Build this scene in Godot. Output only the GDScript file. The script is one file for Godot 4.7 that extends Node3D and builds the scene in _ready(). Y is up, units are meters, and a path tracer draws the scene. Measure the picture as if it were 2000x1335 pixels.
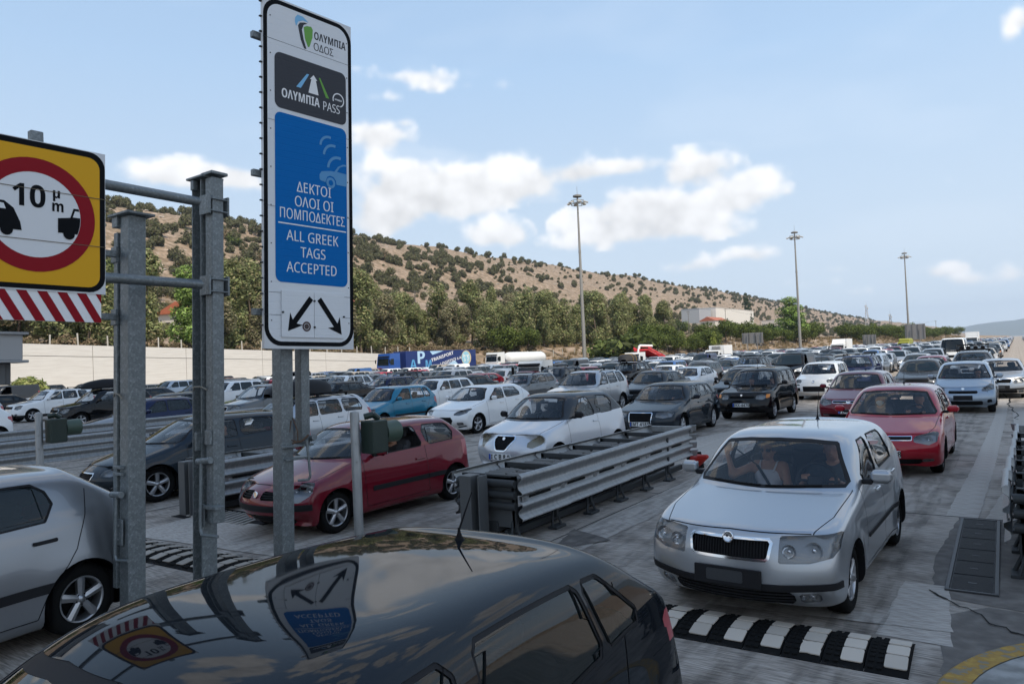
extends Node3D
# A traffic jam before a toll station. x = to the right across the lanes, -z = away along the lanes, y = up, metres.

var rng := RandomNumberGenerator.new()
var names := {}
var M := {}
const EYE := 2.3

func _ready() -> void:
	rng.seed = 7
	# ---- camera, sky, sun, exposure ----
	var cam := Camera3D.new()
	cam.name = "camera"
	add_child(cam)
	cam.position = Vector3(0, EYE, 0)
	cam.rotation_order = EULER_ORDER_YXZ
	cam.rotation = Vector3(deg_to_rad(1.26), deg_to_rad(35.11), deg_to_rad(-2.52))
	cam.fov = 50.98
	cam.near = 0.05
	cam.far = 20000.0
	cam.current = true
	var we := WorldEnvironment.new()
	we.name = "environment"
	var env := Environment.new()
	env.background_mode = Environment.BG_SKY
	env.tonemap_mode = Environment.TONE_MAPPER_LINEAR
	env.tonemap_exposure = 1.68
	env.sdfgi_enabled = true
	env.ssao_enabled = true
	env.ssil_enabled = true
	env.fog_enabled = true
	env.fog_density = 0.00010
	env.fog_light_color = Color(0.74, 0.82, 0.92)
	env.background_energy_multiplier = 1.0
	var sky := Sky.new()
	var pm := PanoramaSkyMaterial.new()
	pm.panorama = make_sky()
	sky.sky_material = pm
	env.sky = sky
	we.environment = env
	add_child(we)
	var sun := DirectionalLight3D.new()
	sun.name = "sun"
	sun.light_energy = 0.92
	sun.light_color = Color(1.0, 0.95, 0.87)
	sun.light_angular_distance = 0.53
	sun.shadow_enabled = true
	add_child(sun)
	sun.look_at_from_position(SUN * 100.0, Vector3.ZERO)
	make_materials()
	# ---- the place ----
	build_ground()
	build_wall()
	build_hillside()
	build_cloud()
	build_far_objects()
	# ---- the traffic ----
	build_cars()
	build_people()
	# ---- the toll island in front ----
	build_signs()
	build_barriers()
	build_road_details()

const SUN := Vector3(0.50, 0.84, 0.22)

# ================= helpers =================
class MB:
	var v := PackedVector3Array()
	var n := PackedVector3Array()
	var u := PackedVector2Array()
	var c := PackedColorArray()
	var col := Color.WHITE
	var usec := false
	var useuv := false
	func tri(a: Vector3, b: Vector3, d: Vector3, na: Vector3, nb: Vector3, nd: Vector3) -> void:
		if (b - a).cross(d - a).dot(na + nb + nd) > 0.0:
			v.append(a); v.append(d); v.append(b)
			n.append(na); n.append(nd); n.append(nb)
		else:
			v.append(a); v.append(b); v.append(d)
			n.append(na); n.append(nb); n.append(nd)
		if usec:
			c.append(col); c.append(col); c.append(col)
	func ftri(a: Vector3, b: Vector3, d: Vector3, out: Vector3) -> void:
		var nn := (b - a).cross(d - a)
		if nn.length_squared() < 1e-16:
			return
		nn = nn.normalized()
		if nn.dot(out) < 0.0:
			nn = -nn
		tri(a, b, d, nn, nn, nn)
	func quad(a: Vector3, b: Vector3, d: Vector3, e: Vector3, out: Vector3) -> void:
		ftri(a, b, d, out)
		ftri(a, d, e, out)
	func squad(a: Vector3, b: Vector3, d: Vector3, e: Vector3, na: Vector3, nb: Vector3, nd: Vector3, ne: Vector3) -> void:
		tri(a, b, d, na, nb, nd)
		tri(a, d, e, na, nd, ne)
	func add(o, xf := Transform3D()) -> void:
		var bn := xf.basis.inverse().transposed()
		var flip: bool = xf.basis.determinant() < 0.0
		for i in range(0, o.v.size(), 3):
			for k in 3:
				var q: int = i + ((3 - k) % 3 if flip else k)
				v.append(xf * o.v[q])
				n.append((bn * o.n[q]).normalized())
				if usec:
					c.append(o.c[q] if o.usec else col)
	func box(cn: Vector3, sz: Vector3, bs := Basis.IDENTITY, bev := 0.0) -> void:
		var h := sz * 0.5
		var b := minf(bev, minf(h.x, minf(h.y, h.z)) * 0.9)
		for ax in 3:
			var a1 := (ax + 1) % 3
			var a2 := (ax + 2) % 3
			for s in [-1.0, 1.0]:
				var nn := Vector3.ZERO
				nn[ax] = s
				var pts := []
				for q in [[-1, -1], [1, -1], [1, 1], [-1, 1]]:
					var p := Vector3.ZERO
					p[ax] = s * h[ax]
					p[a1] = q[0] * (h[a1] - b)
					p[a2] = q[1] * (h[a2] - b)
					pts.append(cn + bs * p)
				quad(pts[0], pts[1], pts[2], pts[3], bs * nn)
		if b <= 0.0:
			return
		for ax in 3:
			var a1 := (ax + 1) % 3
			var a2 := (ax + 2) % 3
			for s1 in [-1.0, 1.0]:
				for s2 in [-1.0, 1.0]:
					var n1 := Vector3.ZERO
					var n2 := Vector3.ZERO
					n1[a1] = s1
					n2[a2] = s2
					var p := []
					for e in [-1.0, 1.0]:
						var q1 := Vector3.ZERO
						q1[ax] = e * (h[ax] - b)
						q1[a1] = s1 * h[a1]
						q1[a2] = s2 * (h[a2] - b)
						var q2 := q1
						q2[a1] = s1 * (h[a1] - b)
						q2[a2] = s2 * h[a2]
						p.append(cn + bs * q1)
						p.append(cn + bs * q2)
					squad(p[0], p[1], p[3], p[2], bs * n1, bs * n2, bs * n2, bs * n1)
		for sx in [-1.0, 1.0]:
			for sy in [-1.0, 1.0]:
				for sz2 in [-1.0, 1.0]:
					var k := Vector3(sx, sy, sz2)
					var pp := []
					for ax in 3:
						var p := Vector3.ZERO
						for a in 3:
							p[a] = k[a] * (h[a] if a == ax else h[a] - b)
						pp.append(cn + bs * p)
					tri(pp[0], pp[1], pp[2], bs * Vector3(sx, 0, 0), bs * Vector3(0, sy, 0), bs * Vector3(0, 0, sz2))
	func tube(a: Vector3, b: Vector3, ra: float, rb: float, seg := 10, caps := true) -> void:
		var d := (b - a).normalized()
		var s := d.cross(Vector3.UP if absf(d.y) < 0.9 else Vector3.RIGHT).normalized()
		var t := d.cross(s)
		for i in seg:
			var a0 := TAU * i / seg
			var a1 := TAU * (i + 1) / seg
			var n0 := s * cos(a0) + t * sin(a0)
			var n1 := s * cos(a1) + t * sin(a1)
			squad(a + n0 * ra, a + n1 * ra, b + n1 * rb, b + n0 * rb, n0, n1, n1, n0)
			if caps:
				ftri(a, a + n0 * ra, a + n1 * ra, -d)
				ftri(b, b + n0 * rb, b + n1 * rb, d)
	func path(pts: Array, r: float, seg := 8) -> void:
		for i in pts.size() - 1:
			tube(pts[i], pts[i + 1], r, r, seg, true)
	# profile: Vector2(radius, height along y); turned round y, then put by xf
	func lathe(pr: Array, seg: int, xf := Transform3D(), sharp := 0.7) -> void:
		var ns := []
		for i in pr.size() - 1:
			var e: Vector2 = pr[i + 1] - pr[i]
			ns.append(Vector2(e.y, -e.x).normalized())
		for i in pr.size() - 1:
			var na: Vector2 = ns[i]
			var nb: Vector2 = ns[i]
			if i > 0 and ns[i - 1].dot(ns[i]) > sharp:
				na = (ns[i - 1] + ns[i]).normalized()
			if i < ns.size() - 1 and ns[i + 1].dot(ns[i]) > sharp:
				nb = (ns[i + 1] + ns[i]).normalized()
			for k in seg:
				var c0 := cos(TAU * k / seg)
				var s0 := sin(TAU * k / seg)
				var c1 := cos(TAU * (k + 1) / seg)
				var s1 := sin(TAU * (k + 1) / seg)
				var A: Vector2 = pr[i]
				var B: Vector2 = pr[i + 1]
				squad(xf * Vector3(A.x * c0, A.y, A.x * s0), xf * Vector3(A.x * c1, A.y, A.x * s1), xf * Vector3(B.x * c1, B.y, B.x * s1), xf * Vector3(B.x * c0, B.y, B.x * s0),
					xf.basis * Vector3(na.x * c0, na.y, na.x * s0), xf.basis * Vector3(na.x * c1, na.y, na.x * s1), xf.basis * Vector3(nb.x * c1, nb.y, nb.x * s1), xf.basis * Vector3(nb.x * c0, nb.y, nb.x * s0))
	# flat outline in the xy plane of xf, thickness along its z
	func plate(poly: PackedVector2Array, xf: Transform3D, z0: float, z1: float) -> void:
		var ix := Geometry2D.triangulate_polygon(poly)
		var out := xf.basis.z.normalized()
		for i in range(0, ix.size(), 3):
			var q := []
			for k in 3:
				q.append(poly[ix[i + k]])
			ftri(xf * Vector3(q[0].x, q[0].y, z1), xf * Vector3(q[1].x, q[1].y, z1), xf * Vector3(q[2].x, q[2].y, z1), out)
			if z1 != z0:
				ftri(xf * Vector3(q[0].x, q[0].y, z0), xf * Vector3(q[1].x, q[1].y, z0), xf * Vector3(q[2].x, q[2].y, z0), -out)
		if z1 == z0:
			return
		var cw := Geometry2D.is_polygon_clockwise(poly)
		for i in poly.size():
			var a := poly[i]
			var b := poly[(i + 1) % poly.size()]
			var e := b - a
			var o := xf.basis * Vector3(e.y, -e.x, 0) * (-1.0 if cw else 1.0)
			quad(xf * Vector3(a.x, a.y, z0), xf * Vector3(b.x, b.y, z0), xf * Vector3(b.x, b.y, z1), xf * Vector3(a.x, a.y, z1), o)
	# an open section (Vector2 list) swept along straight z from z0 to z1, two-sided thin sheet with thickness th
	func blob(cn: Vector3, r: Vector3, seg := 8, rings := 5, bs := Basis.IDENTITY) -> void:
		for j in rings:
			var p0 := PI * j / rings - PI / 2
			var p1 := PI * (j + 1) / rings - PI / 2
			for i in seg:
				var a0 := TAU * i / seg
				var a1 := TAU * (i + 1) / seg
				var q := [Vector3(cos(p0) * cos(a0), sin(p0), cos(p0) * sin(a0)), Vector3(cos(p0) * cos(a1), sin(p0), cos(p0) * sin(a1)), Vector3(cos(p1) * cos(a1), sin(p1), cos(p1) * sin(a1)), Vector3(cos(p1) * cos(a0), sin(p1), cos(p1) * sin(a0))]
				var P := []
				var N := []
				for k in 4:
					P.append(cn + bs * (q[k] * r))
					N.append((bs * (q[k] / r)).normalized())
				squad(P[0], P[1], P[2], P[3], N[0], N[1], N[2], N[3])
	func arrays() -> Array:
		var a := []
		a.resize(Mesh.ARRAY_MAX)
		a[Mesh.ARRAY_VERTEX] = v
		a[Mesh.ARRAY_NORMAL] = n
		if useuv:
			a[Mesh.ARRAY_TEX_UV] = u
		if usec:
			a[Mesh.ARRAY_COLOR] = c
		return a

func mesh_of(surfs: Array) -> ArrayMesh:   # [[MB, material], ...]
	var m := ArrayMesh.new()
	for s in surfs:
		if s[0].v.size() == 0:
			continue
		m.add_surface_from_arrays(Mesh.PRIMITIVE_TRIANGLES, s[0].arrays())
		m.surface_set_material(m.get_surface_count() - 1, s[1])
	return m

func numbered(called: String) -> String:
	var k: int = names.get(called, 0)
	names[called] = k + 1
	return called if k == 0 else "%s_%03d" % [called, k]

func put(called: String, m: Mesh, parent: Node = null) -> MeshInstance3D:
	var o := MeshInstance3D.new()
	o.mesh = m
	if parent == null:
		o.name = numbered(called)
		add_child(o, true)
	else:
		o.name = called
		parent.add_child(o, true)
	return o

func obj(called: String, mb: MB, mat: Material, parent: Node = null) -> MeshInstance3D:
	return put(called, mesh_of([[mb, mat]]), parent)

func tag(o: Node, label: String, category: String, group := "") -> Node:
	o.set_meta("label", label)
	o.set_meta("category", category)
	if group:
		o.set_meta("group", group)
	return o

func thing(called: String, label: String, category: String, at := Vector3.ZERO, turn := 0.0, group := "") -> Node3D:
	var o := Node3D.new()
	o.name = numbered(called)
	add_child(o)
	o.position = at
	o.rotation.y = turn
	tag(o, label, category, group)
	return o

func struct(called: String, mb: MB, mat: Material, parent: Node = null) -> MeshInstance3D:
	var o := obj(called, mb, mat, parent)
	if parent == null:
		o.set_meta("kind", "structure")
	return o

func dup(root: Node, at: Vector3, turn: float, label: String, group := "") -> Node:
	var r = root.duplicate()
	var base := String(root.name)
	if base.length() > 4 and base[-4] == "_":
		base = base.substr(0, base.length() - 4)
	r.name = numbered(base)
	add_child(r)
	r.position = at
	r.rotation.y = turn
	r.set_meta("label", label)
	if group:
		r.set_meta("group", group)
	return r

func xform(at: Vector3, z: Vector3, up := Vector3.UP) -> Transform3D:   # local z looks along z
	var zz := z.normalized()
	var xx := up.cross(zz).normalized()
	return Transform3D(Basis(xx, zz.cross(xx), zz), at)

func rrect(x0: float, y0: float, x1: float, y1: float, r: float, seg := 5) -> PackedVector2Array:
	var p := PackedVector2Array()
	for q in [[x1 - r, y1 - r, 0.0], [x0 + r, y1 - r, 90.0], [x0 + r, y0 + r, 180.0], [x1 - r, y0 + r, 270.0]]:
		for i in seg + 1:
			var a := deg_to_rad(q[2] + 90.0 * i / seg)
			p.append(Vector2(q[0] + cos(a) * r, q[1] + sin(a) * r))
	return p

func circle(c: Vector2, r: float, seg := 32, ry := -1.0) -> PackedVector2Array:
	var p := PackedVector2Array()
	for i in seg:
		p.append(c + Vector2(cos(TAU * i / seg) * r, sin(TAU * i / seg) * (r if ry < 0.0 else ry)))
	return p

func lin(r: float, g: float, b: float) -> Color:
	return Color(r, g, b).linear_to_srgb()

func mat(c: Color, rough := 0.6, metal := 0.0, spec := 0.5) -> StandardMaterial3D:
	var m := StandardMaterial3D.new()
	m.albedo_color = c.linear_to_srgb()
	m.roughness = rough
	m.metallic = metal
	m.metallic_specular = spec
	return m

func noise_tex(sd: int, freq: float, oct := 4, ramp = null, size := 512, norm := false, bump := 4.0, kind := FastNoiseLite.TYPE_SIMPLEX_SMOOTH) -> NoiseTexture2D:
	var t := NoiseTexture2D.new()
	t.width = size
	t.height = size
	t.seamless = true
	var n := FastNoiseLite.new()
	n.seed = sd
	n.frequency = freq
	n.noise_type = kind
	n.fractal_octaves = oct
	t.noise = n
	if norm:
		t.as_normal_map = true
		t.bump_strength = bump
	if ramp != null:
		var g := Gradient.new()
		var off := PackedFloat32Array()
		var cols := PackedColorArray()
		for r in ramp:
			off.append(r[0])
			cols.append(r[1].linear_to_srgb())
		g.offsets = off
		g.colors = cols
		t.color_ramp = g
	return t

func tri_mat(t: Texture2D, scale: float, rough := 0.9, world := true) -> StandardMaterial3D:
	var m := StandardMaterial3D.new()
	m.albedo_texture = t
	m.roughness = rough
	m.uv1_triplanar = true
	m.uv1_world_triplanar = world
	m.uv1_scale = Vector3.ONE * scale
	return m

# ================= sky =================
func make_sky() -> ImageTexture:
	var w := 2048
	var h := 1024
	# clouds: azimuth and elevation of their middle, half width and half height, degrees
	var L := [[-45.0,17.6,2.2,1.3],[-60.3,14.0,2.5,0.9],[-57.9,14.3,3.1,0.9],[-55.4,14.0,2.5,0.9],[-44.4,13.5,3.6,2.4],[-40.7,13.8,3.6,1.8],[-36.6,13.6,3.7,1.7],[-32.5,13.9,3.3,1.6],[-28.4,14.3,2.8,1.1],[-25.1,14.4,2.4,0.7],[-45.5,11.0,2.8,1.8],[-42.4,11.9,3.2,1.8],[-38.7,12.4,2.9,1.2],[-24.7,11.5,3.6,1.4],[-22.2,10.3,3.9,1.6],[-27.6,10.1,3.0,1.3],[-24.2,9.1,5.9,0.9],[-20.1,13.7,2.7,1.3],[-17.5,11.5,3.0,1.3],[-15.6,12.5,1.6,0.7],[-36.2,9.9,2.3,1.1],[-34.7,9.6,1.2,0.6],[-42.8,21.7,4.0,0.5],[-40.4,21.1,2.0,0.4],[-45.9,20.2,1.0,0.4],[-43.9,20.3,0.7,0.4],[-42.9,18.4,0.5,0.3],[-35.0,20.8,0.6,0.4],[-20.8,6.5,1.7,0.7],[-16.6,7.0,1.7,0.5],[-12.8,4.5,2.5,0.5],[-11.0,5.4,1.5,0.4],[-7.8,5.5,0.9,0.5],[-10.2,3.6,1.4,0.4],[-4.2,4.7,1.3,0.42],[-2.6,3.9,1.0,0.40],[-1.0,3.5,1.2,0.5],[0.2,4.1,0.9,0.55],[1.1,19.8,0.6,0.6],[0.7,19.0,0.35,0.5],[-13.5,11.3,0.3,0.3],[-3.2,10.7,0.6,0.3]]
	var r := RandomNumberGenerator.new()
	r.seed = 31
	for k in 95:   # the same kind of fair-weather cloud all round the rest of the sky
		var az := r.randf_range(12.0, 278.0)
		var el := 3.0 + 62.0 * pow(r.randf(), 1.6)
		var s := r.randf_range(0.6, 1.5)
		for j in r.randi_range(2, 6):
			L.append([az + r.randf_range(-5, 5) * s / cos(deg_to_rad(el)), el + r.randf_range(-1.2, 1.2) * s, r.randf_range(1.5, 4.0) * s / cos(deg_to_rad(el)), r.randf_range(0.8, 2.0) * s])
	for k in 26:   # and above the view
		var az := r.randf_range(-82.0, 12.0)
		var el := r.randf_range(31.0, 66.0)
		for j in 4:
			L.append([az + r.randf_range(-6, 6), el + r.randf_range(-1.6, 1.6), r.randf_range(2.0, 6.0), r.randf_range(0.8, 2.2)])
	for b in L:
		b[2] *= 1.2
		b[3] *= 1.25
	var f := PackedFloat32Array()
	f.resize(w * h)
	var g := PackedFloat32Array()
	g.resize(w * h)
	for b in L:
		var u0 := int((b[0] - b[2] * 1.25) / 360.0 * w)
		var u1 := int((b[0] + b[2] * 1.25) / 360.0 * w)
		var v0 := int((90.0 - b[1] - b[3] * 1.25) / 180.0 * h)
		var v1 := int((90.0 - b[1] + b[3] * 1.25) / 180.0 * h)
		for v in range(maxi(v0, 0), mini(v1, h - 1) + 1):
			var dy: float = (90.0 - (v + 0.5) * 180.0 / h - b[1]) / b[3]
			if dy < 0.0:
				dy *= 1.35
			for u in range(u0, u1 + 1):
				var dx: float = ((u + 0.5) * 360.0 / w - b[0]) / b[2]
				var q := 1.0 - (dx * dx + dy * dy) * 0.64
				if q > 0.0:
					var at := v * w + posmod(u, w)
					q = q * q * clampf(b[3] * 0.8, 0.42, 1.0)
					f[at] += q
					g[at] += q * dy
	var n1 := FastNoiseLite.new()
	n1.seed = 4
	n1.frequency = 7.0
	n1.fractal_octaves = 5
	n1.fractal_gain = 0.55
	var n3 := FastNoiseLite.new()
	n3.seed = 14
	n3.frequency = 24.0
	n3.fractal_octaves = 4
	var n2 := FastNoiseLite.new()
	n2.seed = 9
	n2.frequency = 2.2
	n2.fractal_octaves = 4
	var data := PackedFloat32Array()
	data.resize(w * h * 3)
	var top := Vector3(0.115, 0.205, 0.385)
	var mid := Vector3(0.295, 0.415, 0.575)
	var low := Vector3(0.51, 0.57, 0.615)
	var ground := Vector3(0.25, 0.225, 0.195)
	for v in h:
		var el := 90.0 - (v + 0.5) * 180.0 / h
		var ce := cos(deg_to_rad(el))
		var se := sin(deg_to_rad(el))
		var base: Vector3
		if el <= 0.0:
			base = ground
		elif el < 22.0:
			base = low.lerp(mid, pow(el / 22.0, 0.8))
		else:
			base = mid.lerp(top, pow((el - 22.0) / 68.0, 0.75))
		for u in w:
			var c := base
			if el > 0.0:
				var az := deg_to_rad((u + 0.5) * 360.0 / w)
				var d := Vector3(sin(az) * ce, se, -cos(az) * ce)
				# deeper blue towards the left, away from the sun's side
				var side := clampf(0.5 - d.x * 0.45, 0.0, 1.0)
				c = c * (1.04 - 0.10 * side)
				var at := v * w + u
				var fo := f[at]
				var thin := clampf(n2.get_noise_3d(d.x * 1.0, d.y * 3.2, d.z) * 0.9 - 0.10, 0.0, 0.35) * smoothstep(1.0, 9.0, el)
				if fo > 0.0:
					var nz := n1.get_noise_3d(d.x, d.y * 1.3, d.z)
					var nf := n3.get_noise_3d(d.x, d.y * 1.2, d.z)
					var q := fo * 0.95 + nz * 1.15 + nf * 0.42 - 0.02
					var den := smoothstep(0.16, 0.74, q)
					var tilt := clampf(g[at] / maxf(fo, 0.01), -1.2, 1.0)
					var br := clampf(0.94 + tilt * 0.13 + nz * 0.20 + nf * 0.20 - maxf(q - 1.0, 0.0) * 0.03, 0.74, 1.08)
					var cc := Vector3(0.625, 0.63, 0.64) * br
					thin = maxf(thin, smoothstep(0.02, 0.35, q) * 0.22)
					c = c.lerp(Vector3(0.66, 0.69, 0.72), thin * 0.6)
					c = c.lerp(cc, den)
				else:
					c = c.lerp(Vector3(0.62, 0.66, 0.71), thin * 0.25)
			var o := (v * w + u) * 3
			data[o] = c.x
			data[o + 1] = c.y
			data[o + 2] = c.z
	var im := Image.create_from_data(w, h, false, Image.FORMAT_RGBF, data.to_byte_array())
	return ImageTexture.create_from_image(im)

# ================= materials =================
func make_materials() -> void:
	M.black = mat(Color(0.010, 0.010, 0.011), 0.6, 0.0, 0.2)
	M.plastic = mat(Color(0.018, 0.018, 0.020), 0.55, 0.0, 0.25)
	M.rubber = mat(Color(0.012, 0.012, 0.012), 0.85, 0.0, 0.15)
	M.chrome = mat(Color(0.75, 0.76, 0.78), 0.12, 1.0)
	M.alloy = mat(Color(0.42, 0.43, 0.45), 0.32, 0.85)
	M.darkalloy = mat(Color(0.10, 0.10, 0.11), 0.35, 0.7)
	M.white = mat(Color(0.78, 0.78, 0.76), 0.5)
	M.interior = mat(Color(0.03, 0.031, 0.034), 0.85)
	M.seat = mat(Color(0.045, 0.047, 0.052), 0.95)
	M.seatgrey = mat(Color(0.16, 0.16, 0.165), 0.95)
	var g := mat(Color(0.004, 0.012, 0.013), 0.02)
	g.transparency = BaseMaterial3D.TRANSPARENCY_ALPHA
	g.albedo_color.a = 0.14
	M.glass = g
	var gd := mat(Color(0.004, 0.009, 0.010), 0.02)
	gd.transparency = BaseMaterial3D.TRANSPARENCY_ALPHA
	gd.albedo_color.a = 0.72
	M.tint = gd
	M.farglass = mat(Color(0.010, 0.016, 0.019), 0.06)
	var ln := mat(Color(0.1, 0.11, 0.12), 0.03)
	ln.transparency = BaseMaterial3D.TRANSPARENCY_ALPHA
	ln.albedo_color.a = 0.04
	M.lens = ln
	var lf := mat(Color(0.42, 0.38, 0.27), 0.2)
	lf.transparency = BaseMaterial3D.TRANSPARENCY_ALPHA
	lf.albedo_color.a = 0.45
	M.lensold = lf
	M.housing = mat(Color(0.20, 0.205, 0.21), 0.35, 0.6)
	M.lampfar = mat(Color(0.55, 0.56, 0.56), 0.15, 0.3)
	M.amber = mat(Color(0.75, 0.25, 0.04), 0.2)
	M.red = mat(Color(0.35, 0.012, 0.02), 0.12)
	var rl := mat(Color(0.34, 0.035, 0.05), 0.08)
	rl.clearcoat_enabled = true
	rl.clearcoat = 1.0
	M.tail = rl
	M.plateW = mat(Color(0.7, 0.71, 0.7), 0.4)
	M.plateB = mat(Color(0.02, 0.08, 0.40), 0.4)
	M.ink = mat(Color(0.010, 0.010, 0.010), 0.6, 0.0, 0.15)
	M.print_white = mat(Color(0.78, 0.78, 0.78), 0.5)
	# zinc with spangles
	var zt := noise_tex(11, 0.045, 3, [[0.0, Color(0.13, 0.15, 0.155)], [0.5, Color(0.17, 0.19, 0.197)], [0.72, Color(0.20, 0.222, 0.23)], [0.86, Color(0.25, 0.275, 0.28)], [1.0, Color(0.33, 0.355, 0.36)]], 512, false, 4.0, FastNoiseLite.TYPE_CELLULAR)
	(zt.noise as FastNoiseLite).cellular_return_type = FastNoiseLite.RETURN_CELL_VALUE
	(zt.noise as FastNoiseLite).domain_warp_enabled = true
	(zt.noise as FastNoiseLite).domain_warp_amplitude = 14.0
	(zt.noise as FastNoiseLite).domain_warp_frequency = 0.06
	M.zinc = tri_mat(zt, 2.3, 0.48, false)
	M.zinc.metallic = 0.35
	var zs := noise_tex(12, 0.02, 5, [[0.0, Color(0.22, 0.226, 0.228)], [0.45, Color(0.275, 0.282, 0.285)], [0.65, Color(0.30, 0.307, 0.31)], [1.0, Color(0.35, 0.355, 0.355)]])
	M.rail = tri_mat(zs, 0.9, 0.42, true)
	M.rail.uv1_scale = Vector3(0.8, 0.35, 1.6)
	M.rail.metallic = 0.55
	M.raildark = mat(Color(0.05, 0.053, 0.055), 0.6, 0.2, 0.3)
	# concrete pavement, brushed across the lanes
	var ct := noise_tex(21, 0.012, 6, [[0.0, Color(0.125, 0.108, 0.092)], [0.36, Color(0.275, 0.242, 0.208)], [0.5, Color(0.33, 0.291, 0.252)], [0.64, Color(0.38, 0.337, 0.294)], [1.0, Color(0.47, 0.42, 0.37)]], 1024)
	M.concrete = tri_mat(ct, 1.0, 0.85)
	M.concrete.uv1_scale = Vector3(0.28, 0.5, 3.2)
	var cdet := noise_tex(22, 0.02, 5, [[0.0, Color(0.42, 0.40, 0.385)], [0.36, Color(0.78, 0.77, 0.76)], [0.55, Color(1, 1, 1)], [1.0, Color(1.0, 1.0, 1.0)]], 1024)
	M.concrete.detail_enabled = true
	M.concrete.detail_albedo = cdet
	M.concrete.detail_blend_mode = BaseMaterial3D.BLEND_MODE_MUL
	M.concrete.detail_uv_layer = BaseMaterial3D.DETAIL_UV_2
	M.concrete.uv2_triplanar = true
	M.concrete.uv2_world_triplanar = true
	M.concrete.uv2_scale = Vector3(0.09, 0.3, 0.06)
	M.concrete.heightmap_enabled = true
	M.concrete.heightmap_texture = noise_tex(23, 0.05, 4, null, 512)
	M.concrete.heightmap_scale = 0.3
	# worn pale road paint
	var pt := noise_tex(24, 0.018, 6, [[0.0, Color(0.22, 0.195, 0.17)], [0.38, Color(0.31, 0.277, 0.245)], [0.56, Color(0.40, 0.365, 0.325)], [1.0, Color(0.50, 0.465, 0.42)]], 1024)
	M.paint = tri_mat(pt, 1.0, 0.8)
	M.paint.uv1_scale = Vector3(0.28, 0.5, 3.0)
	var pd := noise_tex(25, 0.02, 5, [[0.0, Color(0.085, 0.075, 0.068)], [0.5, Color(0.125, 0.112, 0.10)], [1.0, Color(0.19, 0.172, 0.155)]], 512)
	M.patch = tri_mat(pd, 0.4, 0.9)
	var wt := noise_tex(26, 0.012, 5, [[0.0, Color(0.555, 0.53, 0.495)], [0.5, Color(0.605, 0.585, 0.55)], [1.0, Color(0.65, 0.63, 0.595)]], 512)
	M.wall = tri_mat(wt, 0.25, 0.9)
	M.wall.uv1_scale = Vector3(0.05, 0.55, 0.05)
	# dry hill: tan grass, pinkish soil, pale limestone
	var ht := noise_tex(31, 0.022, 7, [[0.0, Color(0.121, 0.103, 0.071)], [0.34, Color(0.204, 0.157, 0.108)], [0.46, Color(0.274, 0.202, 0.141)], [0.58, Color(0.307, 0.224, 0.165)], [0.68, Color(0.343, 0.264, 0.207)], [0.8, Color(0.428, 0.367, 0.320)], [1.0, Color(0.483, 0.430, 0.395)]], 1024)
	M.hill = tri_mat(ht, 0.016, 0.95)
	var hd := noise_tex(32, 0.03, 6, [[0.0, Color(0.42, 0.40, 0.33)], [0.40, Color(0.72, 0.70, 0.62)], [0.56, Color(1, 0.98, 0.95)], [1.0, Color(1, 1, 1)]], 1024)
	M.hill.detail_enabled = true
	M.hill.detail_albedo = hd
	M.hill.detail_blend_mode = BaseMaterial3D.BLEND_MODE_MUL
	M.hill.detail_uv_layer = BaseMaterial3D.DETAIL_UV_2
	M.hill.uv2_triplanar = true
	M.hill.uv2_world_triplanar = true
	M.hill.uv2_scale = Vector3.ONE * 0.0047
	M.leaf_bush = leafmat(0.8)
	M.bark = mat(Color(0.16, 0.12, 0.09), 0.9)

func leafmat(back: float) -> StandardMaterial3D:
	var m := StandardMaterial3D.new()
	m.vertex_color_use_as_albedo = true
	m.roughness = 0.7
	m.metallic_specular = 0.3
	m.backlight_enabled = true
	m.backlight = Color(back, back, back)
	return m

# ================= ground =================
const EDGE := [[-200.0, -88.0], [92.0, -88.0], [128.0, -73.0], [206.0, -50.0], [293.0, -33.0], [500.0, -20.0], [1500.0, -16.0], [4000.0, -16.0]]

func edge_at(s: float) -> float:
	for i in EDGE.size() - 1:
		if s <= EDGE[i + 1][0]:
			return lerpf(EDGE[i][1], EDGE[i + 1][1], clampf((s - EDGE[i][0]) / (EDGE[i + 1][0] - EDGE[i][0]), 0.0, 1.0))
	return -16.0

const PROF := [[-16.0, 3.0], [-60.0, 4.0], [-90.0, 4.6], [-120.0, 8.0], [-170.0, 18.5], [-210.0, 27.0], [-240.0, 38.0], [-300.0, 64.0], [-350.0, 84.0], [-385.0, 93.5], [-430.0, 95.0], [-600.0, 80.0], [-1200.0, 40.0]]
var hn := FastNoiseLite.new()

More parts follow.
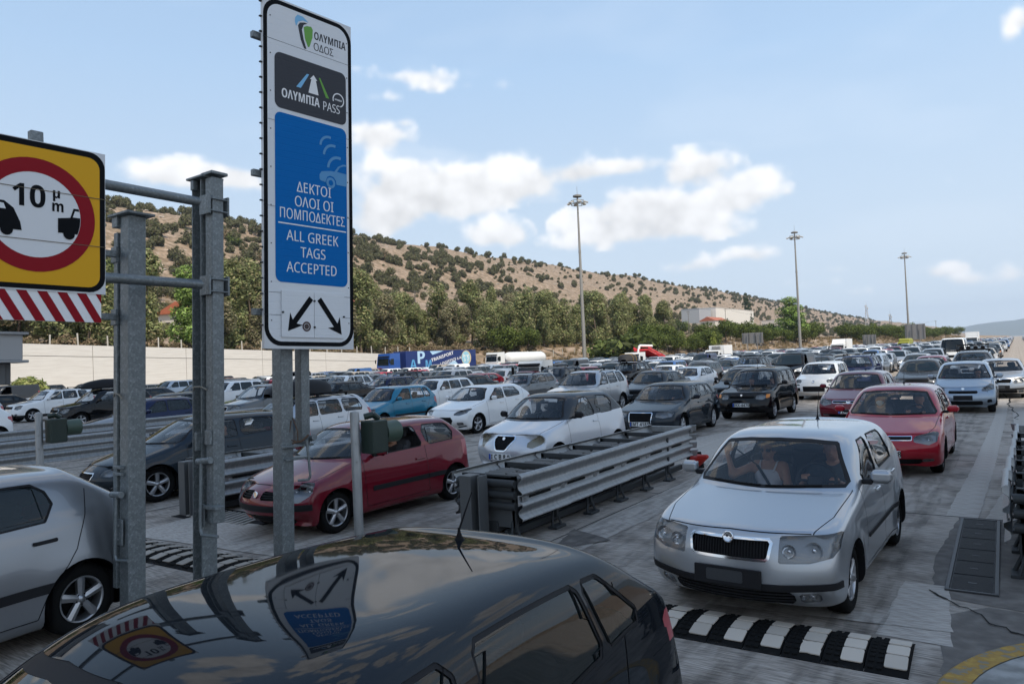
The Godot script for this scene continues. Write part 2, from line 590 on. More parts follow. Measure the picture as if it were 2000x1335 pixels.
func height_at(x: float, s: float) -> float:
	var e := edge_at(s)
	if x >= e:
		if x > 62.0:
			return minf((x - 62.0) * 0.03, 6.0) - 0.06
		return -0.06
	var y := 3.0
	for i in PROF.size() - 1:
		if x >= PROF[i + 1][0]:
			y = lerpf(PROF[i][1], PROF[i + 1][1], smoothstep(0.0, 1.0, clampf((x - PROF[i][0]) / (PROF[i + 1][0] - PROF[i][0]), 0.0, 1.0)) * 0.4 + 0.6 * clampf((x - PROF[i][0]) / (PROF[i + 1][0] - PROF[i][0]), 0.0, 1.0))
			break
		y = PROF[i + 1][1]
	if s > 1000.0:
		y = lerpf(y, minf(y, 55.0), smoothstep(1000.0, 2600.0, s))
	y += hn.get_noise_2d(x * 1.0, s) * clampf((-x - 110.0) * 0.022, 0.0, 6.0)
	if s < 95.0:
		# the ground behind the retaining wall
		var top := wall_top(s) - 0.35
		if x > -86.4:
			return -0.06
		return maxf(lerpf(top, y, clampf((-86.4 - x) / 24.0, 0.0, 1.0)), top)
	var u := e - x
	var w0 := clampf((s - 95.0) / 6.0, 0.0, 1.0)
	var bank := lerpf(wall_top(95.0) - 0.35, minf(u * 0.33, 4.2) + hn.get_noise_2d(x * 5.0, s * 5.0) * 0.5 * clampf(u * 0.2, 0.0, 1.0), w0)
	return lerpf(bank, y, smoothstep(8.0, 40.0, u)) - 0.02

func wall_top(s: float) -> float:
	return clampf(7.4 - s * 0.041, 3.75, 7.0) + 0.0 * s

func build_ground() -> void:
	hn.seed = 5
	hn.frequency = 0.008
	hn.fractal_octaves = 4
	var xs := [4000.0, 1200.0, 400.0, 160.0, 90.0, 62.0, 40.0, 20.0, 10.0, 0.0, -10.0, -14.0, -18.0, -22.0, -26.0, -30.0, -34.0, -38.0, -42.0, -46.0, -50.0, -54.0, -58.0, -62.0, -66.0, -70.0, -74.0, -78.0, -82.0, -86.0, -86.8, -88.0, -90.0, -93.0]
	var x := -97.0
	while x > -1300.0:
		xs.append(x)
		x -= 4.0 + maxf(0.0, -x - 100.0) * 0.022
	var ss := [-120.0]
	var s := -90.0
	while s < 4000.0:
		ss.append(s)
		s += 4.0 if s < 180.0 else 4.0 + (s - 180.0) * 0.022
		if absf(s - 94.0) < 2.1:
			s = 94.0
	var P := []
	for si in ss:
		var row := PackedVector3Array()
		for xi in xs:
			row.append(Vector3(xi, height_at(xi, si), -si))
		P.append(row)
	var nm := func(i: int, j: int) -> Vector3:
		var a: Vector3 = P[mini(i + 1, ss.size() - 1)][j] - P[maxi(i - 1, 0)][j]
		var b: Vector3 = P[i][mini(j + 1, xs.size() - 1)] - P[i][maxi(j - 1, 0)]
		var q := a.cross(b).normalized()
		return q if q.y > 0.0 else -q
	var N := []
	for i in ss.size():
		var row := PackedVector3Array()
		for j in xs.size():
			row.append(nm.call(i, j))
		N.append(row)
	var mb := MB.new()
	for i in ss.size() - 1:
		for j in xs.size() - 1:
			mb.squad(P[i][j], P[i + 1][j], P[i + 1][j + 1], P[i][j + 1], N[i][j], N[i + 1][j], N[i + 1][j + 1], N[i][j + 1])
	struct("hillside_terrain", mb, M.hill)
	# the paved plaza
	var rd := MB.new()
	var last := 0.0
	for k in range(-12, 140):
		var s0 := k * 10.0 if k < 60 else 600.0 + (k - 60) * 40.0
		var s1 := s0 + (10.0 if k < 60 else 40.0)
		rd.quad(Vector3(edge_at(s0) + (1.5 if s0 < 95.0 else 0.0), 0, -s0), Vector3(60.0, 0, -s0), Vector3(60.0, 0, -s1), Vector3(edge_at(s1) + (1.5 if s1 < 95.0 else 0.0), 0, -s1), Vector3.UP)
	struct("road", rd, M.concrete)

func build_wall() -> void:
	var t := thing("retaining_wall", "long pale concrete retaining wall with panel joints at the left edge of the plaza", "wall")
	# cast panels with open joints; a thin upper course and a tall lower one
	var s := -28.0
	var k := 0
	while s < 94.0:
		var s1 := minf(s + 11.2, 94.0)
		for lo in 2:
			var mb := MB.new()
			var pts := []
			for e in [[s + 0.03, 0], [s1 - 0.03, 1]]:
				var top := wall_top(e[0])
				var y0 := -0.3 if lo == 0 else top - 1.25
				var y1 := top - 1.31 if lo == 0 else top
				pts.append([y0, y1, e[0]])
			var A := Vector3(-85.9, pts[0][0], -pts[0][2])
			var B := Vector3(-85.9, pts[0][1], -pts[0][2])
			var C := Vector3(-85.9, pts[1][1], -pts[1][2])
			var D := Vector3(-85.9, pts[1][0], -pts[1][2])
			var bk := Vector3(-0.5, 0, 0)
			mb.quad(A, B, C, D, Vector3.RIGHT)
			mb.quad(B, B + bk, C + bk, C, Vector3.UP)
			mb.quad(A, B, B + bk, A + bk, Vector3(0, 0, 1))
			mb.quad(D, C, C + bk, D + bk, Vector3(0, 0, -1))
			mb.quad(A, D, D + bk, A + bk, Vector3.DOWN)
			obj("panel", mb, M.wall, t)
		s = s1
		k += 1
	var back := MB.new()
	for q in range(-28, 94, 2):
		back.quad(Vector3(-86.0, -0.3, -q), Vector3(-86.0, wall_top(q) - 0.03, -q), Vector3(-86.0, wall_top(q + 2) - 0.03, -q - 2), Vector3(-86.0, -0.3, -q - 2), Vector3.RIGHT)
	obj("backing", back, mat(Color(0.16, 0.145, 0.13), 0.95), t)
	# concrete post fence along the top of the wall and on over the bank
	var f := thing("concrete_post_fence", "wire fence on pale concrete posts along the wall top and bank", "fence")
	var pm := mat(Color(0.50, 0.47, 0.42), 0.9)
	var post := MB.new()
	post.box(Vector3(0, 0.75, 0), Vector3(0.13, 1.5, 0.13), Basis.IDENTITY, 0.015)
	var pmesh := mesh_of([[post, pm]])
	var wires := MB.new()
	var prev := Vector3.INF
	var q := -10.0
	while q < 205.0:
		var e := edge_at(q)
		var px := -86.9 if q < 94.0 else e - 7.0 + sin(q * 0.7) * 0.25
		var py := wall_top(q) - 0.25 if q < 94.0 else height_at(px, q) - 0.1
		var p := Vector3(px, py, -q)
		var o := put("post", pmesh, f)
		o.position = p
		o.rotation = Vector3(rng.randf_range(-0.03, 0.03), rng.randf() * 0.3, rng.randf_range(-0.04, 0.04))
		o.scale.y = rng.randf_range(0.9, 1.12)
		if prev != Vector3.INF:
			for wy in [0.35, 0.8, 1.25]:
				wires.tube(prev + Vector3(0, wy, 0), p + Vector3(0, wy, 0), 0.008, 0.008, 3, false)
		prev = p
		q += rng.randf_range(2.7, 3.3)
	obj("wires", wires, M.raildark, f)

# ================= vegetation =================
func crown(lobes: Array, count: int, leaf: float, cols: Array, r: RandomNumberGenerator, droop := 0.0) -> MB:
	# lobes: [centre, radii]; leaf-sized faces through the outer volume of each lobe
	var mb := MB.new()
	mb.usec = true
	var tot := 0.0
	for l in lobes:
		tot += l[1].x * l[1].y + l[1].z * l[1].y
	for l in lobes:
		var n := int(count * (l[1].x * l[1].y + l[1].z * l[1].y) / tot)
		var tone := r.randf_range(0.75, 1.25)
		for i in n:
			var d := Vector3(r.randfn(), r.randfn(), r.randfn()).normalized()
			var rad := 1.0 - 0.42 * pow(r.randf(), 1.8) + r.randfn() * 0.05
			var p: Vector3 = l[0] + d * l[1] * rad
			var nn := (d + Vector3(r.randfn(), r.randfn() + 0.5, r.randfn()) * 0.55).normalized()
			var a := nn.cross(Vector3(r.randfn(), r.randfn() - droop * 3.0, r.randfn())).normalized()
			var b := nn.cross(a)
			if droop > 0.0:
				b = (b + Vector3.DOWN * droop).normalized()
			var sz := leaf * r.randf_range(0.55, 1.35)
			var c: Color = cols[r.randi() % cols.size()]
			var kk := tone * r.randf_range(0.75, 1.25)
			mb.col = Color(c.r * kk, c.g * kk, c.b * kk)
			mb.ftri(p - a * sz * 0.55, p + a * sz * 0.55, p + b * sz * 1.25, nn)
			if r.randf() < 0.5:
				mb.ftri(p - a * sz * 0.5 + b * sz * 0.1, p + a * sz * 0.5, p - b * sz * 0.9 + nn * sz * 0.2, nn)
	return mb

func trunk_of(h: float, r0: float, r: RandomNumberGenerator, limbs: int, spread: float) -> MB:
	var mb := MB.new()
	var p := Vector3.ZERO
	var seg := 6
	var pts := [p]
	for i in seg:
		p += Vector3(r.randfn() * h * 0.018, h / seg, r.randfn() * h * 0.018)
		pts.append(p)
	for i in seg:
		mb.tube(pts[i], pts[i + 1], r0 * (1.0 - 0.75 * i / seg), r0 * (1.0 - 0.75 * (i + 1) / seg), 7, false)
	for k in limbs:
		var i := r.randi_range(1, seg - 1)
		var a := r.randf() * TAU
		var e: Vector3 = pts[i] + Vector3(cos(a) * spread, h * r.randf_range(0.12, 0.28), sin(a) * spread) * r.randf_range(0.5, 1.0)
		mb.tube(pts[i], e, r0 * 0.4, r0 * 0.12, 5, false)
	return mb

func plant(called: String, parts: Array, at: Vector3, turn: float, sc: Vector3, label: String, cat: String, group: String) -> Node3D:
	var o := thing(called, label, cat, at, turn, group)
	for p in parts:
		var m := put(p[0], p[1], o)
		m.scale = sc
	return o

func build_hillside() -> void:
	var r := RandomNumberGenerator.new()
	r.seed = 77
	# --- eucalyptus behind the wall ---
	var euc := []
	for v in 6:
		var lobes := []
		var hh := 12.0
		for k in 19:
			var y := r.randf_range(0.10, 1.0)
			var sp := 2.6 * sin(clampf((1.08 - y) * 1.6, 0.15, 1.57))
			lobes.append([Vector3(r.randf_range(-1, 1) * sp, y * hh, r.randf_range(-1, 1) * sp), Vector3(r.randf_range(0.9, 1.9), r.randf_range(1.0, 2.1), r.randf_range(0.9, 1.9))])
		var cols := [Color(0.251, 0.283, 0.120), Color(0.196, 0.231, 0.098), Color(0.330, 0.352, 0.168), Color(0.158, 0.178, 0.083), Color(0.343, 0.303, 0.168)]
		if v == 4:
			cols = [Color(0.278, 0.390, 0.105), Color(0.225, 0.332, 0.091), Color(0.187, 0.246, 0.091)]
		if v == 5:
			cols = [Color(0.343, 0.288, 0.198), Color(0.263, 0.246, 0.151), Color(0.225, 0.216, 0.120), Color(0.187, 0.195, 0.103)]
		var cr := crown(lobes, 7600, 0.26, cols, r, 0.5)
		euc.append([["trunk", mesh_of([[trunk_of(hh * 0.95, 0.22, r, 7, 2.2), M.bark]])], ["crown", mesh_of([[cr, M.leaf_bush]])]])
	var what := ["olive-green eucalyptus with an open ragged crown", "tall grey-green eucalyptus with drooping leaf clumps", "dense brownish-green eucalyptus", "slender eucalyptus with a pale trunk", "bright green broad tree", "half-dry brownish tree"]
	var where := ["behind the retaining wall", "behind the post fence", "on the bank above the tank truck", "beside the red-roofed houses", "between the utility poles"]
	var s := 8.0
	var k := 0
	while s < 205.0:
		for row in 3:
			var e := edge_at(s)
			var x := (-93.0 if s < 95.0 else minf(e - 17.0, -88.0)) - row * 6.0 + r.randf_range(-2.5, 2.5)
			var zz := s + r.randf_range(-2.0, 2.0)
			if row > 0 and r.randf() < (0.2 if row == 1 else 0.5):
				continue
			var v := r.randi() % 5 if r.randf() < 0.85 else 5
			if v == 4 and r.randf() < 0.75:
				v = 1
			var sc := r.randf_range(0.62, 1.15)
			plant("eucalyptus_tree", euc[v], Vector3(x, height_at(x, zz) - 0.2, -zz), r.randf() * TAU, Vector3(sc * 1.05, sc, sc * 1.05),
				"%s, %s %s" % [what[v], ["front row", "second row", "back row"][row], where[(0 if s < 60 else 1 if s < 90 else 2 if s < 130 else 3 if s < 170 else 4)]], "tree", "trees along the foot of the hill")
			k += 1
		s += r.randf_range(4.0, 5.6)
	# --- scrub under the trees ---
	var shr := []
	for v in 5:
		var lobes := []
		for q in 6:
			lobes.append([Vector3(r.randf_range(-0.7, 0.7), r.randf_range(0.5, 1.1), r.randf_range(-0.7, 0.7)), Vector3(r.randf_range(0.5, 0.9), r.randf_range(0.45, 0.7), r.randf_range(0.5, 0.9))])
		var cols := [Color(0.118, 0.126, 0.057), Color(0.088, 0.096, 0.050), Color(0.167, 0.161, 0.081), Color(0.138, 0.122, 0.077)]
		if v == 3:
			cols = [Color(0.099, 0.131, 0.039), Color(0.147, 0.184, 0.054), Color(0.078, 0.096, 0.035)]
		if v == 4:
			cols = [Color(0.274, 0.201, 0.136), Color(0.196, 0.158, 0.098), Color(0.157, 0.140, 0.077)]
		shr.append(mesh_of([[crown(lobes, 700, 0.20, cols, r), M.leaf_bush]]))
	var under := MultiMesh.new()
	under.transform_format = MultiMesh.TRANSFORM_3D
	under.mesh = shr[4]
	var ul := []
	s = 6.0
	while s < 128.0:
		for q in 3:
			var e := edge_at(s)
			var x := (-88.5 if s < 95.0 else e - 8.5) - r.randf_range(0.0, 9.0)
			var sc := r.randf_range(0.5, 1.15)
			ul.append(Transform3D(Basis(Vector3.UP, r.randf() * TAU).scaled(Vector3(sc, sc * r.randf_range(0.7, 1.2), sc)), Vector3(x, height_at(x, s) - 0.1, -s + r.randf())))
		s += 1.1
	under.instance_count = ul.size()
	for i in ul.size():
		under.set_instance_transform(i, ul[i])
	var um := MultiMeshInstance3D.new()
	um.multimesh = under
	um.name = numbered("undergrowth")
	um.set_meta("kind", "stuff")
	add_child(um)
	tag(um, "tangled dry undergrowth along the fence under the trees", "undergrowth")
	# --- bushes on the hill: the largest ones singly ---
	var spots := []
	var tries := 0
	while spots.size() < 5200 and tries < 60000:
		tries += 1
		var x := -r.randf_range(118.0, 470.0)
		var ss := r.randf_range(-40.0, 400.0) if r.randf() < 0.55 else r.randf_range(100.0, 1900.0)
		if hn.get_noise_2d(x * 2.5 + 300.0, ss * 2.5) < r.randf_range(-0.50, 0.16) - (0.22 if ss > 420.0 else 0.0):
			continue
		if x > -215.0 and x < -160.0 and ss > 180.0 and r.randf() < 0.8:
			continue
		var d := Vector2(x, ss).length()
		var ang := rad_to_deg(atan2(x, ss))
		if ang < -74.0 or ang > 4.0:
			continue
		spots.append([0.36 + 1.2 * pow(r.randf(), 1.5) + (0.35 if r.randf() < 0.08 else 0.0), x, ss, d])
	spots.sort_custom(func(a, b): return a[0] / a[3] > b[0] / b[3])
	var rest := []
	var looks := ["round grey-green bush", "low dark olive bush", "wind-shaped grey-green shrub", "bright green shrub", "dry brownish shrub"]
	for i in spots.size():
		var sp = spots[i]
		var sc: float = sp[0] * 2.0
		var v: int = r.randi() % 3 if r.randf() < 0.8 else 3 + r.randi() % 2
		var at := Vector3(sp[1], height_at(sp[1], sp[2]) - 0.35, -sp[2])
		if i < 290:
			var o := MultiMeshInstance3D.new() if false else MeshInstance3D.new()
			o.mesh = shr[v]
			o.name = numbered("hill_bush")
			add_child(o)
			o.position = at
			o.rotation.y = r.randf() * TAU
			o.scale = Vector3(sc * 0.86, sc * r.randf_range(0.9, 1.25), sc * 0.86)
			var part := "on the bare slope" if at.y < 30.0 else "halfway up the rocky hill" if at.y < 68.0 else "on the crest of the hill"
			tag(o, "%s %s %s, %s" % ["small" if sc < 1.7 else "middling" if sc < 2.3 else "large", looks[v], part, "left of the tall sign" if sp[2] < 95.0 - sp[1] * -0.35 * 0.0 and sp[2] < -sp[1] * 0.62 else "right of the tall sign"], "bush", "bushes scattered over the dry hill")
		else:
			rest.append(Transform3D(Basis(Vector3.UP, r.randf() * TAU).scaled(Vector3(sc * 0.85, sc * r.randf_range(0.85, 1.15), sc * 0.85)), at))
	var mm := MultiMesh.new()
	mm.transform_format = MultiMesh.TRANSFORM_3D
	mm.mesh = shr[1]
	mm.instance_count = rest.size()
	for i in rest.size():
		mm.set_instance_transform(i, rest[i])
	var mi := MultiMeshInstance3D.new()
	mi.multimesh = mm
	mi.name = numbered("far_scrub")
	mi.set_meta("kind", "stuff")
	add_child(mi)
	tag(mi, "small far scrub dotted over the upper hill", "scrub")
	var rk := MB.new()
	for q in 5:
		rk.blob(Vector3(r.randf_range(-0.6, 0.6), 0.1, r.randf_range(-0.6, 0.6)), Vector3(r.randf_range(0.3, 0.7), r.randf_range(0.2, 0.45), r.randf_range(0.3, 0.6)), 6, 4, Basis(Vector3.UP, r.randf() * 3.0))
	var rm := MultiMesh.new()
	rm.transform_format = MultiMesh.TRANSFORM_3D
	rm.mesh = mesh_of([[rk, mat(Color(0.42, 0.38, 0.33), 0.95)]])
	var rl := []
	for q in 5200:
		var x := -r.randf_range(112.0, 440.0)
		var ss := r.randf_range(-40.0, 560.0)
		if hn.get_noise_2d(x * 4.0 - 700.0, ss * 4.0) < r.randf_range(-0.1, 0.35):
			continue
		var sc := 0.35 + 1.3 * pow(r.randf(), 3.0)
		rl.append(Transform3D(Basis(Vector3.UP, r.randf() * TAU).scaled(Vector3.ONE * sc), Vector3(x, height_at(x, ss), -ss)))
	rm.instance_count = rl.size()
	for i in rl.size():
		rm.set_instance_transform(i, rl[i])
	var ri := MultiMeshInstance3D.new()
	ri.multimesh = rm
	ri.name = numbered("rubble")
	ri.set_meta("kind", "stuff")
	add_child(ri)
	tag(ri, "pale limestone rubble strewn over the hill", "rocks")
	# --- dry grass tufts and stones of the bank and slopes ---
	var tuft := MB.new()
	tuft.usec = true
	for q in 26:
		var a := r.randf() * TAU
		var b := Vector3(cos(a), 0, sin(a)) * r.randf_range(0.0, 0.3)
		var t := b + Vector3(cos(a) * 0.2, r.randf_range(0.25, 0.6), sin(a) * 0.2)
		var sd := Vector3(-sin(a), 0, cos(a)) * 0.05
		var kk := r.randf_range(0.7, 1.2)
		tuft.col = Color(0.34 * kk, 0.26 * kk, 0.15 * kk)
		tuft.ftri(b - sd, b + sd, t, Vector3(cos(a), 0.3, sin(a)))
	var gm := MultiMesh.new()
	gm.transform_format = MultiMesh.TRANSFORM_3D
	gm.mesh = mesh_of([[tuft, M.leaf_bush]])
	var gl := []
	for q in 9000:
		var ss := r.randf_range(60.0, 520.0)
		var e := edge_at(ss)
		var x := e - 2.0 - pow(r.randf(), 1.5) * 120.0
		if ss < 95.0:
			continue
		var sc := r.randf_range(0.6, 1.8)
		gl.append(Transform3D(Basis(Vector3.UP, r.randf() * TAU).scaled(Vector3.ONE * sc), Vector3(x, height_at(x, ss) - 0.03, -ss)))
	gm.instance_count = gl.size()
	for i in gl.size():
		gm.set_instance_transform(i, gl[i])
	var gi := MultiMeshInstance3D.new()
	gi.multimesh = gm
	gi.name = numbered("dry_grass")
	gi.set_meta("kind", "stuff")
	add_child(gi)
	tag(gi, "dry yellow grass tufts over the bank beside the road", "grass")
	# --- rounded pines along the road ---
	var pin := []
	for v in 4:
		var lobes := []
		for q in 9:
			var a := r.randf() * TAU
			lobes.append([Vector3(cos(a) * 1.1, r.randf_range(1.5, 3.3), sin(a) * 1.1) , Vector3(r.randf_range(0.8, 1.2), r.randf_range(0.7, 1.0), r.randf_range(0.8, 1.2))])
		lobes.append([Vector3(0, 3.5, 0), Vector3(1.0, 0.8, 1.0)])
		var cols := [Color(0.092, 0.124, 0.031), Color(0.069, 0.094, 0.026), Color(0.142, 0.176, 0.044), Color(0.111, 0.140, 0.036)]
		pin.append([["trunk", mesh_of([[trunk_of(2.6, 0.13, r, 4, 0.9), M.bark]])], ["crown", mesh_of([[crown(lobes, 1900, 0.17, cols, r), M.leaf_bush]])]])
	var zone := [[118.0, 126.0, 9.0, 12.0, 5, "by the first mast"], [150.0, 176.0, 3.0, 9.0, 16, "left of the fridge truck"], [186.0, 262.0, 4.0, 22.0, 26, "behind the second mast"], [262.0, 330.0, 5.0, 24.0, 22, "around the third mast"], [340.0, 560.0, 6.0, 26.0, 40, "far along the bank"]]
	for zo in zone:
		for q in zo[4]:
			var ss := r.randf_range(zo[0], zo[1])
			var x := edge_at(ss) - r.randf_range(zo[2], zo[3])
			var sc := r.randf_range(0.85, 1.6)
			plant("round_pine", pin[r.randi() % 4], Vector3(x, height_at(x, ss) - 0.1, -ss), r.randf() * TAU, Vector3(sc * 1.1, sc, sc * 1.1), "%s round dark green pine %s, %s" % ["small" if sc < 1.1 else "middling" if sc < 1.35 else "large", "by the roadside" if edge_at(ss) - x < (zo[2] + zo[3]) * 0.5 else "higher on the bank", zo[5]], "pine tree", "round pines along the bank")
	# single plants the picture shows
	plant("willow_like_tree", euc[4], Vector3(-57.0, height_at(-57.0, 232.0), -232.0), 0.4, Vector3(1.5, 1.05, 1.5), "tall pale green weeping tree among the dark pines", "tree", "")
	plant("cypress_tree", [["trunk", pin[0][0][1]], ["crown", mesh_of([[crown([[Vector3(0, 5, 0), Vector3(2.2, 4, 2.2)], [Vector3(0.5, 9, 0), Vector3(1.8, 3.5, 1.8)], [Vector3(-0.3, 13, 0), Vector3(1.2, 3.0, 1.2)], [Vector3(0.2, 3, 0.5), Vector3(2.8, 2.0, 2.6)]], 2600, 0.4, [Color(0.044, 0.065, 0.023), Color(0.061, 0.081, 0.031)], r), M.leaf_bush]])]], Vector3(-166.0, height_at(-166.0, 520.0), -548.0), 0.0, Vector3(1.5, 1.6, 1.5), "dark tall conifer right of the white warehouse", "tree", "")
	plant("oleander_bush", [["foliage", shr[3]]], Vector3(-66.5, 0.6, -133.0), 0.3, Vector3(5.0, 3.6, 5.0), "big glossy green bush above the small fridge truck", "bush", "")
	plant("young_tree", [["trunk", pin[1][0][1]], ["crown", mesh_of([[crown([[Vector3(0, 3, 0), Vector3(0.8, 1.5, 0.8)], [Vector3(0.2, 4.6, 0), Vector3(0.5, 1.0, 0.5)]], 500, 0.2, [Color(0.245, 0.275, 0.062), Color(0.175, 0.211, 0.046)], r), M.leaf_bush]])]], Vector3(-60.0, 0.9, -170.0), 0.0, Vector3(1, 1, 1), "thin yellow-green young tree on the bank", "tree", "")
	plant("reed_bush", [["foliage", mesh_of([[crown([[Vector3(-0.6, 0.8, 0), Vector3(1.0, 0.8, 0.9)], [Vector3(0.7, 0.9, 0), Vector3(1.0, 0.9, 0.9)], [Vector3(0, 1.2, 0), Vector3(0.9, 0.7, 0.8)]], 2200, 0.16, [Color(0.228, 0.259, 0.085), Color(0.300, 0.300, 0.124), Color(0.158, 0.194, 0.062)], r), M.leaf_bush]])]], Vector3(-71.5, 0.0, -27.0), 0.0, Vector3(1.45, 1.3, 1.4), "feathery green bush against the foot of the pale wall", "bush", "")

func build_cloud() -> void:
	# the small fair-weather cloud that keeps the front of the queue in shade
	var mb := MB.new()
	var r := RandomNumberGenerator.new()
	r.seed = 3
	var c := Vector3(-24.0, 0.0, -4.0) + SUN * (420.0 / SUN.y)
	for k in 46:
		var a := r.randf() * TAU
		var q := sqrt(r.randf())
		var p := c + Vector3(cos(a) * 50.0 * q, 0, sin(a) * 33.0 * q)
		var s := r.randf_range(7.0, 13.0) * (1.15 - 0.5 * q)
		mb.blob(p + Vector3(0, s * 0.35, 0), Vector3(s * 1.25, s * 0.8, s * 1.15), 14, 8)
	var o := struct("cloud", mb, mat(Color(0.9, 0.9, 0.91), 1.0, 0.0, 0.1))
	o.set_meta("label", "small white fair-weather cloud drifting above the toll plaza")

# ================= car bodies =================
# a closed cage of quads is smoothed (Catmull-Clark), then windows, lamps, grilles, arches and door gaps are cut out of the skin along outlines
func smooth_cage(V: PackedVector3Array, Q: PackedInt32Array, sharp: Dictionary) -> Array:
	var nv := V.size()
	var nf := Q.size() / 4
	var FP := PackedVector3Array()
	FP.resize(nf)
	var ed := {}
	var e0 := PackedInt32Array()
	var e1 := PackedInt32Array()
	var ef := []
	var fsum := PackedVector3Array()
	fsum.resize(nv)
	var fcnt := PackedInt32Array()
	fcnt.resize(nv)
	var qe := PackedInt32Array()
	qe.resize(Q.size())
	for i in nf:
		var p := Vector3.ZERO
		for k in 4:
			p += V[Q[i * 4 + k]]
		p *= 0.25
		FP[i] = p
		for k in 4:
			var a := Q[i * 4 + k]
			var b := Q[i * 4 + (k + 1) % 4]
			fsum[a] += p
			fcnt[a] += 1
			var key := mini(a, b) * 1000000 + maxi(a, b)
			var e: int
			if ed.has(key):
				e = ed[key]
				ef[e].append(i)
			else:
				e = e0.size()
				ed[key] = e
				e0.append(a)
				e1.append(b)
				ef.append([i])
			qe[i * 4 + k] = e
	var ne := e0.size()
	var EP := PackedVector3Array()
	EP.resize(ne)
	var rsum := PackedVector3Array()
	rsum.resize(nv)
	var rcnt := PackedInt32Array()
	rcnt.resize(nv)
	var ssum := PackedVector3Array()
	ssum.resize(nv)
	var scnt := PackedInt32Array()
	scnt.resize(nv)
	var nsharp := {}
	for e in ne:
		var a := e0[e]
		var b := e1[e]
		var m := (V[a] + V[b]) * 0.5
		var sh: int = sharp.get(mini(a, b) * 1000000 + maxi(a, b), 0)
		if ef[e].size() < 2:
			sh = 9
		if sh > 0:
			EP[e] = m
			ssum[a] += V[b]
			ssum[b] += V[a]
			scnt[a] += 1
			scnt[b] += 1
			var mid := nv + nf + e
			if sh > 1:
				nsharp[mini(a, mid) * 1000000 + maxi(a, mid)] = sh - 1
				nsharp[mini(b, mid) * 1000000 + maxi(b, mid)] = sh - 1
		else:
			EP[e] = (V[a] + V[b] + FP[ef[e][0]] + FP[ef[e][1]]) * 0.25
		rsum[a] += m
		rsum[b] += m
		rcnt[a] += 1
		rcnt[b] += 1
	var O := PackedVector3Array()
	O.resize(nv)
	for i in nv:
		if fcnt[i] == 0:
			O[i] = V[i]
		elif scnt[i] > 2:
			O[i] = V[i]
		elif scnt[i] == 2:
			O[i] = (V[i] * 6.0 + ssum[i]) / 8.0
		else:
			var n := float(rcnt[i])
			O[i] = (fsum[i] / fcnt[i] + rsum[i] / n * 2.0 + V[i] * (n - 3.0)) / n
	O.append_array(FP)
	O.append_array(EP)
	var NQ := PackedInt32Array()
	for i in nf:
		for k in 4:
			NQ.append(Q[i * 4 + k])
			NQ.append(nv + nf + qe[i * 4 + k])
			NQ.append(nv + i)
			NQ.append(nv + nf + qe[i * 4 + (k + 3) % 4])
	return [O, NQ, nsharp]

class Soup:
	var p := PackedVector3Array()
	var n := PackedVector3Array()
	func shifted(d: float) -> Soup:
		var s := Soup.new()
		s.n = n
		s.p.resize(p.size())
		for i in p.size():
			s.p[i] = p[i] + n[i] * d
		return s
	func moved(v: Vector3) -> Soup:
		var s := Soup.new()
		s.n = n
		s.p.resize(p.size())
		for i in p.size():
			s.p[i] = p[i] + v
		return s
	func to(mb) -> void:
		for i in range(0, p.size(), 3):
			mb.tri(p[i], p[i + 1], p[i + 2], n[i], n[i + 1], n[i + 2])
	func join(o: Soup) -> void:
		p.append_array(o.p)
		n.append_array(o.n)

const AX := {"x": [2, 1], "z": [0, 1], "y": [0, 2], "s": [2, 1]}

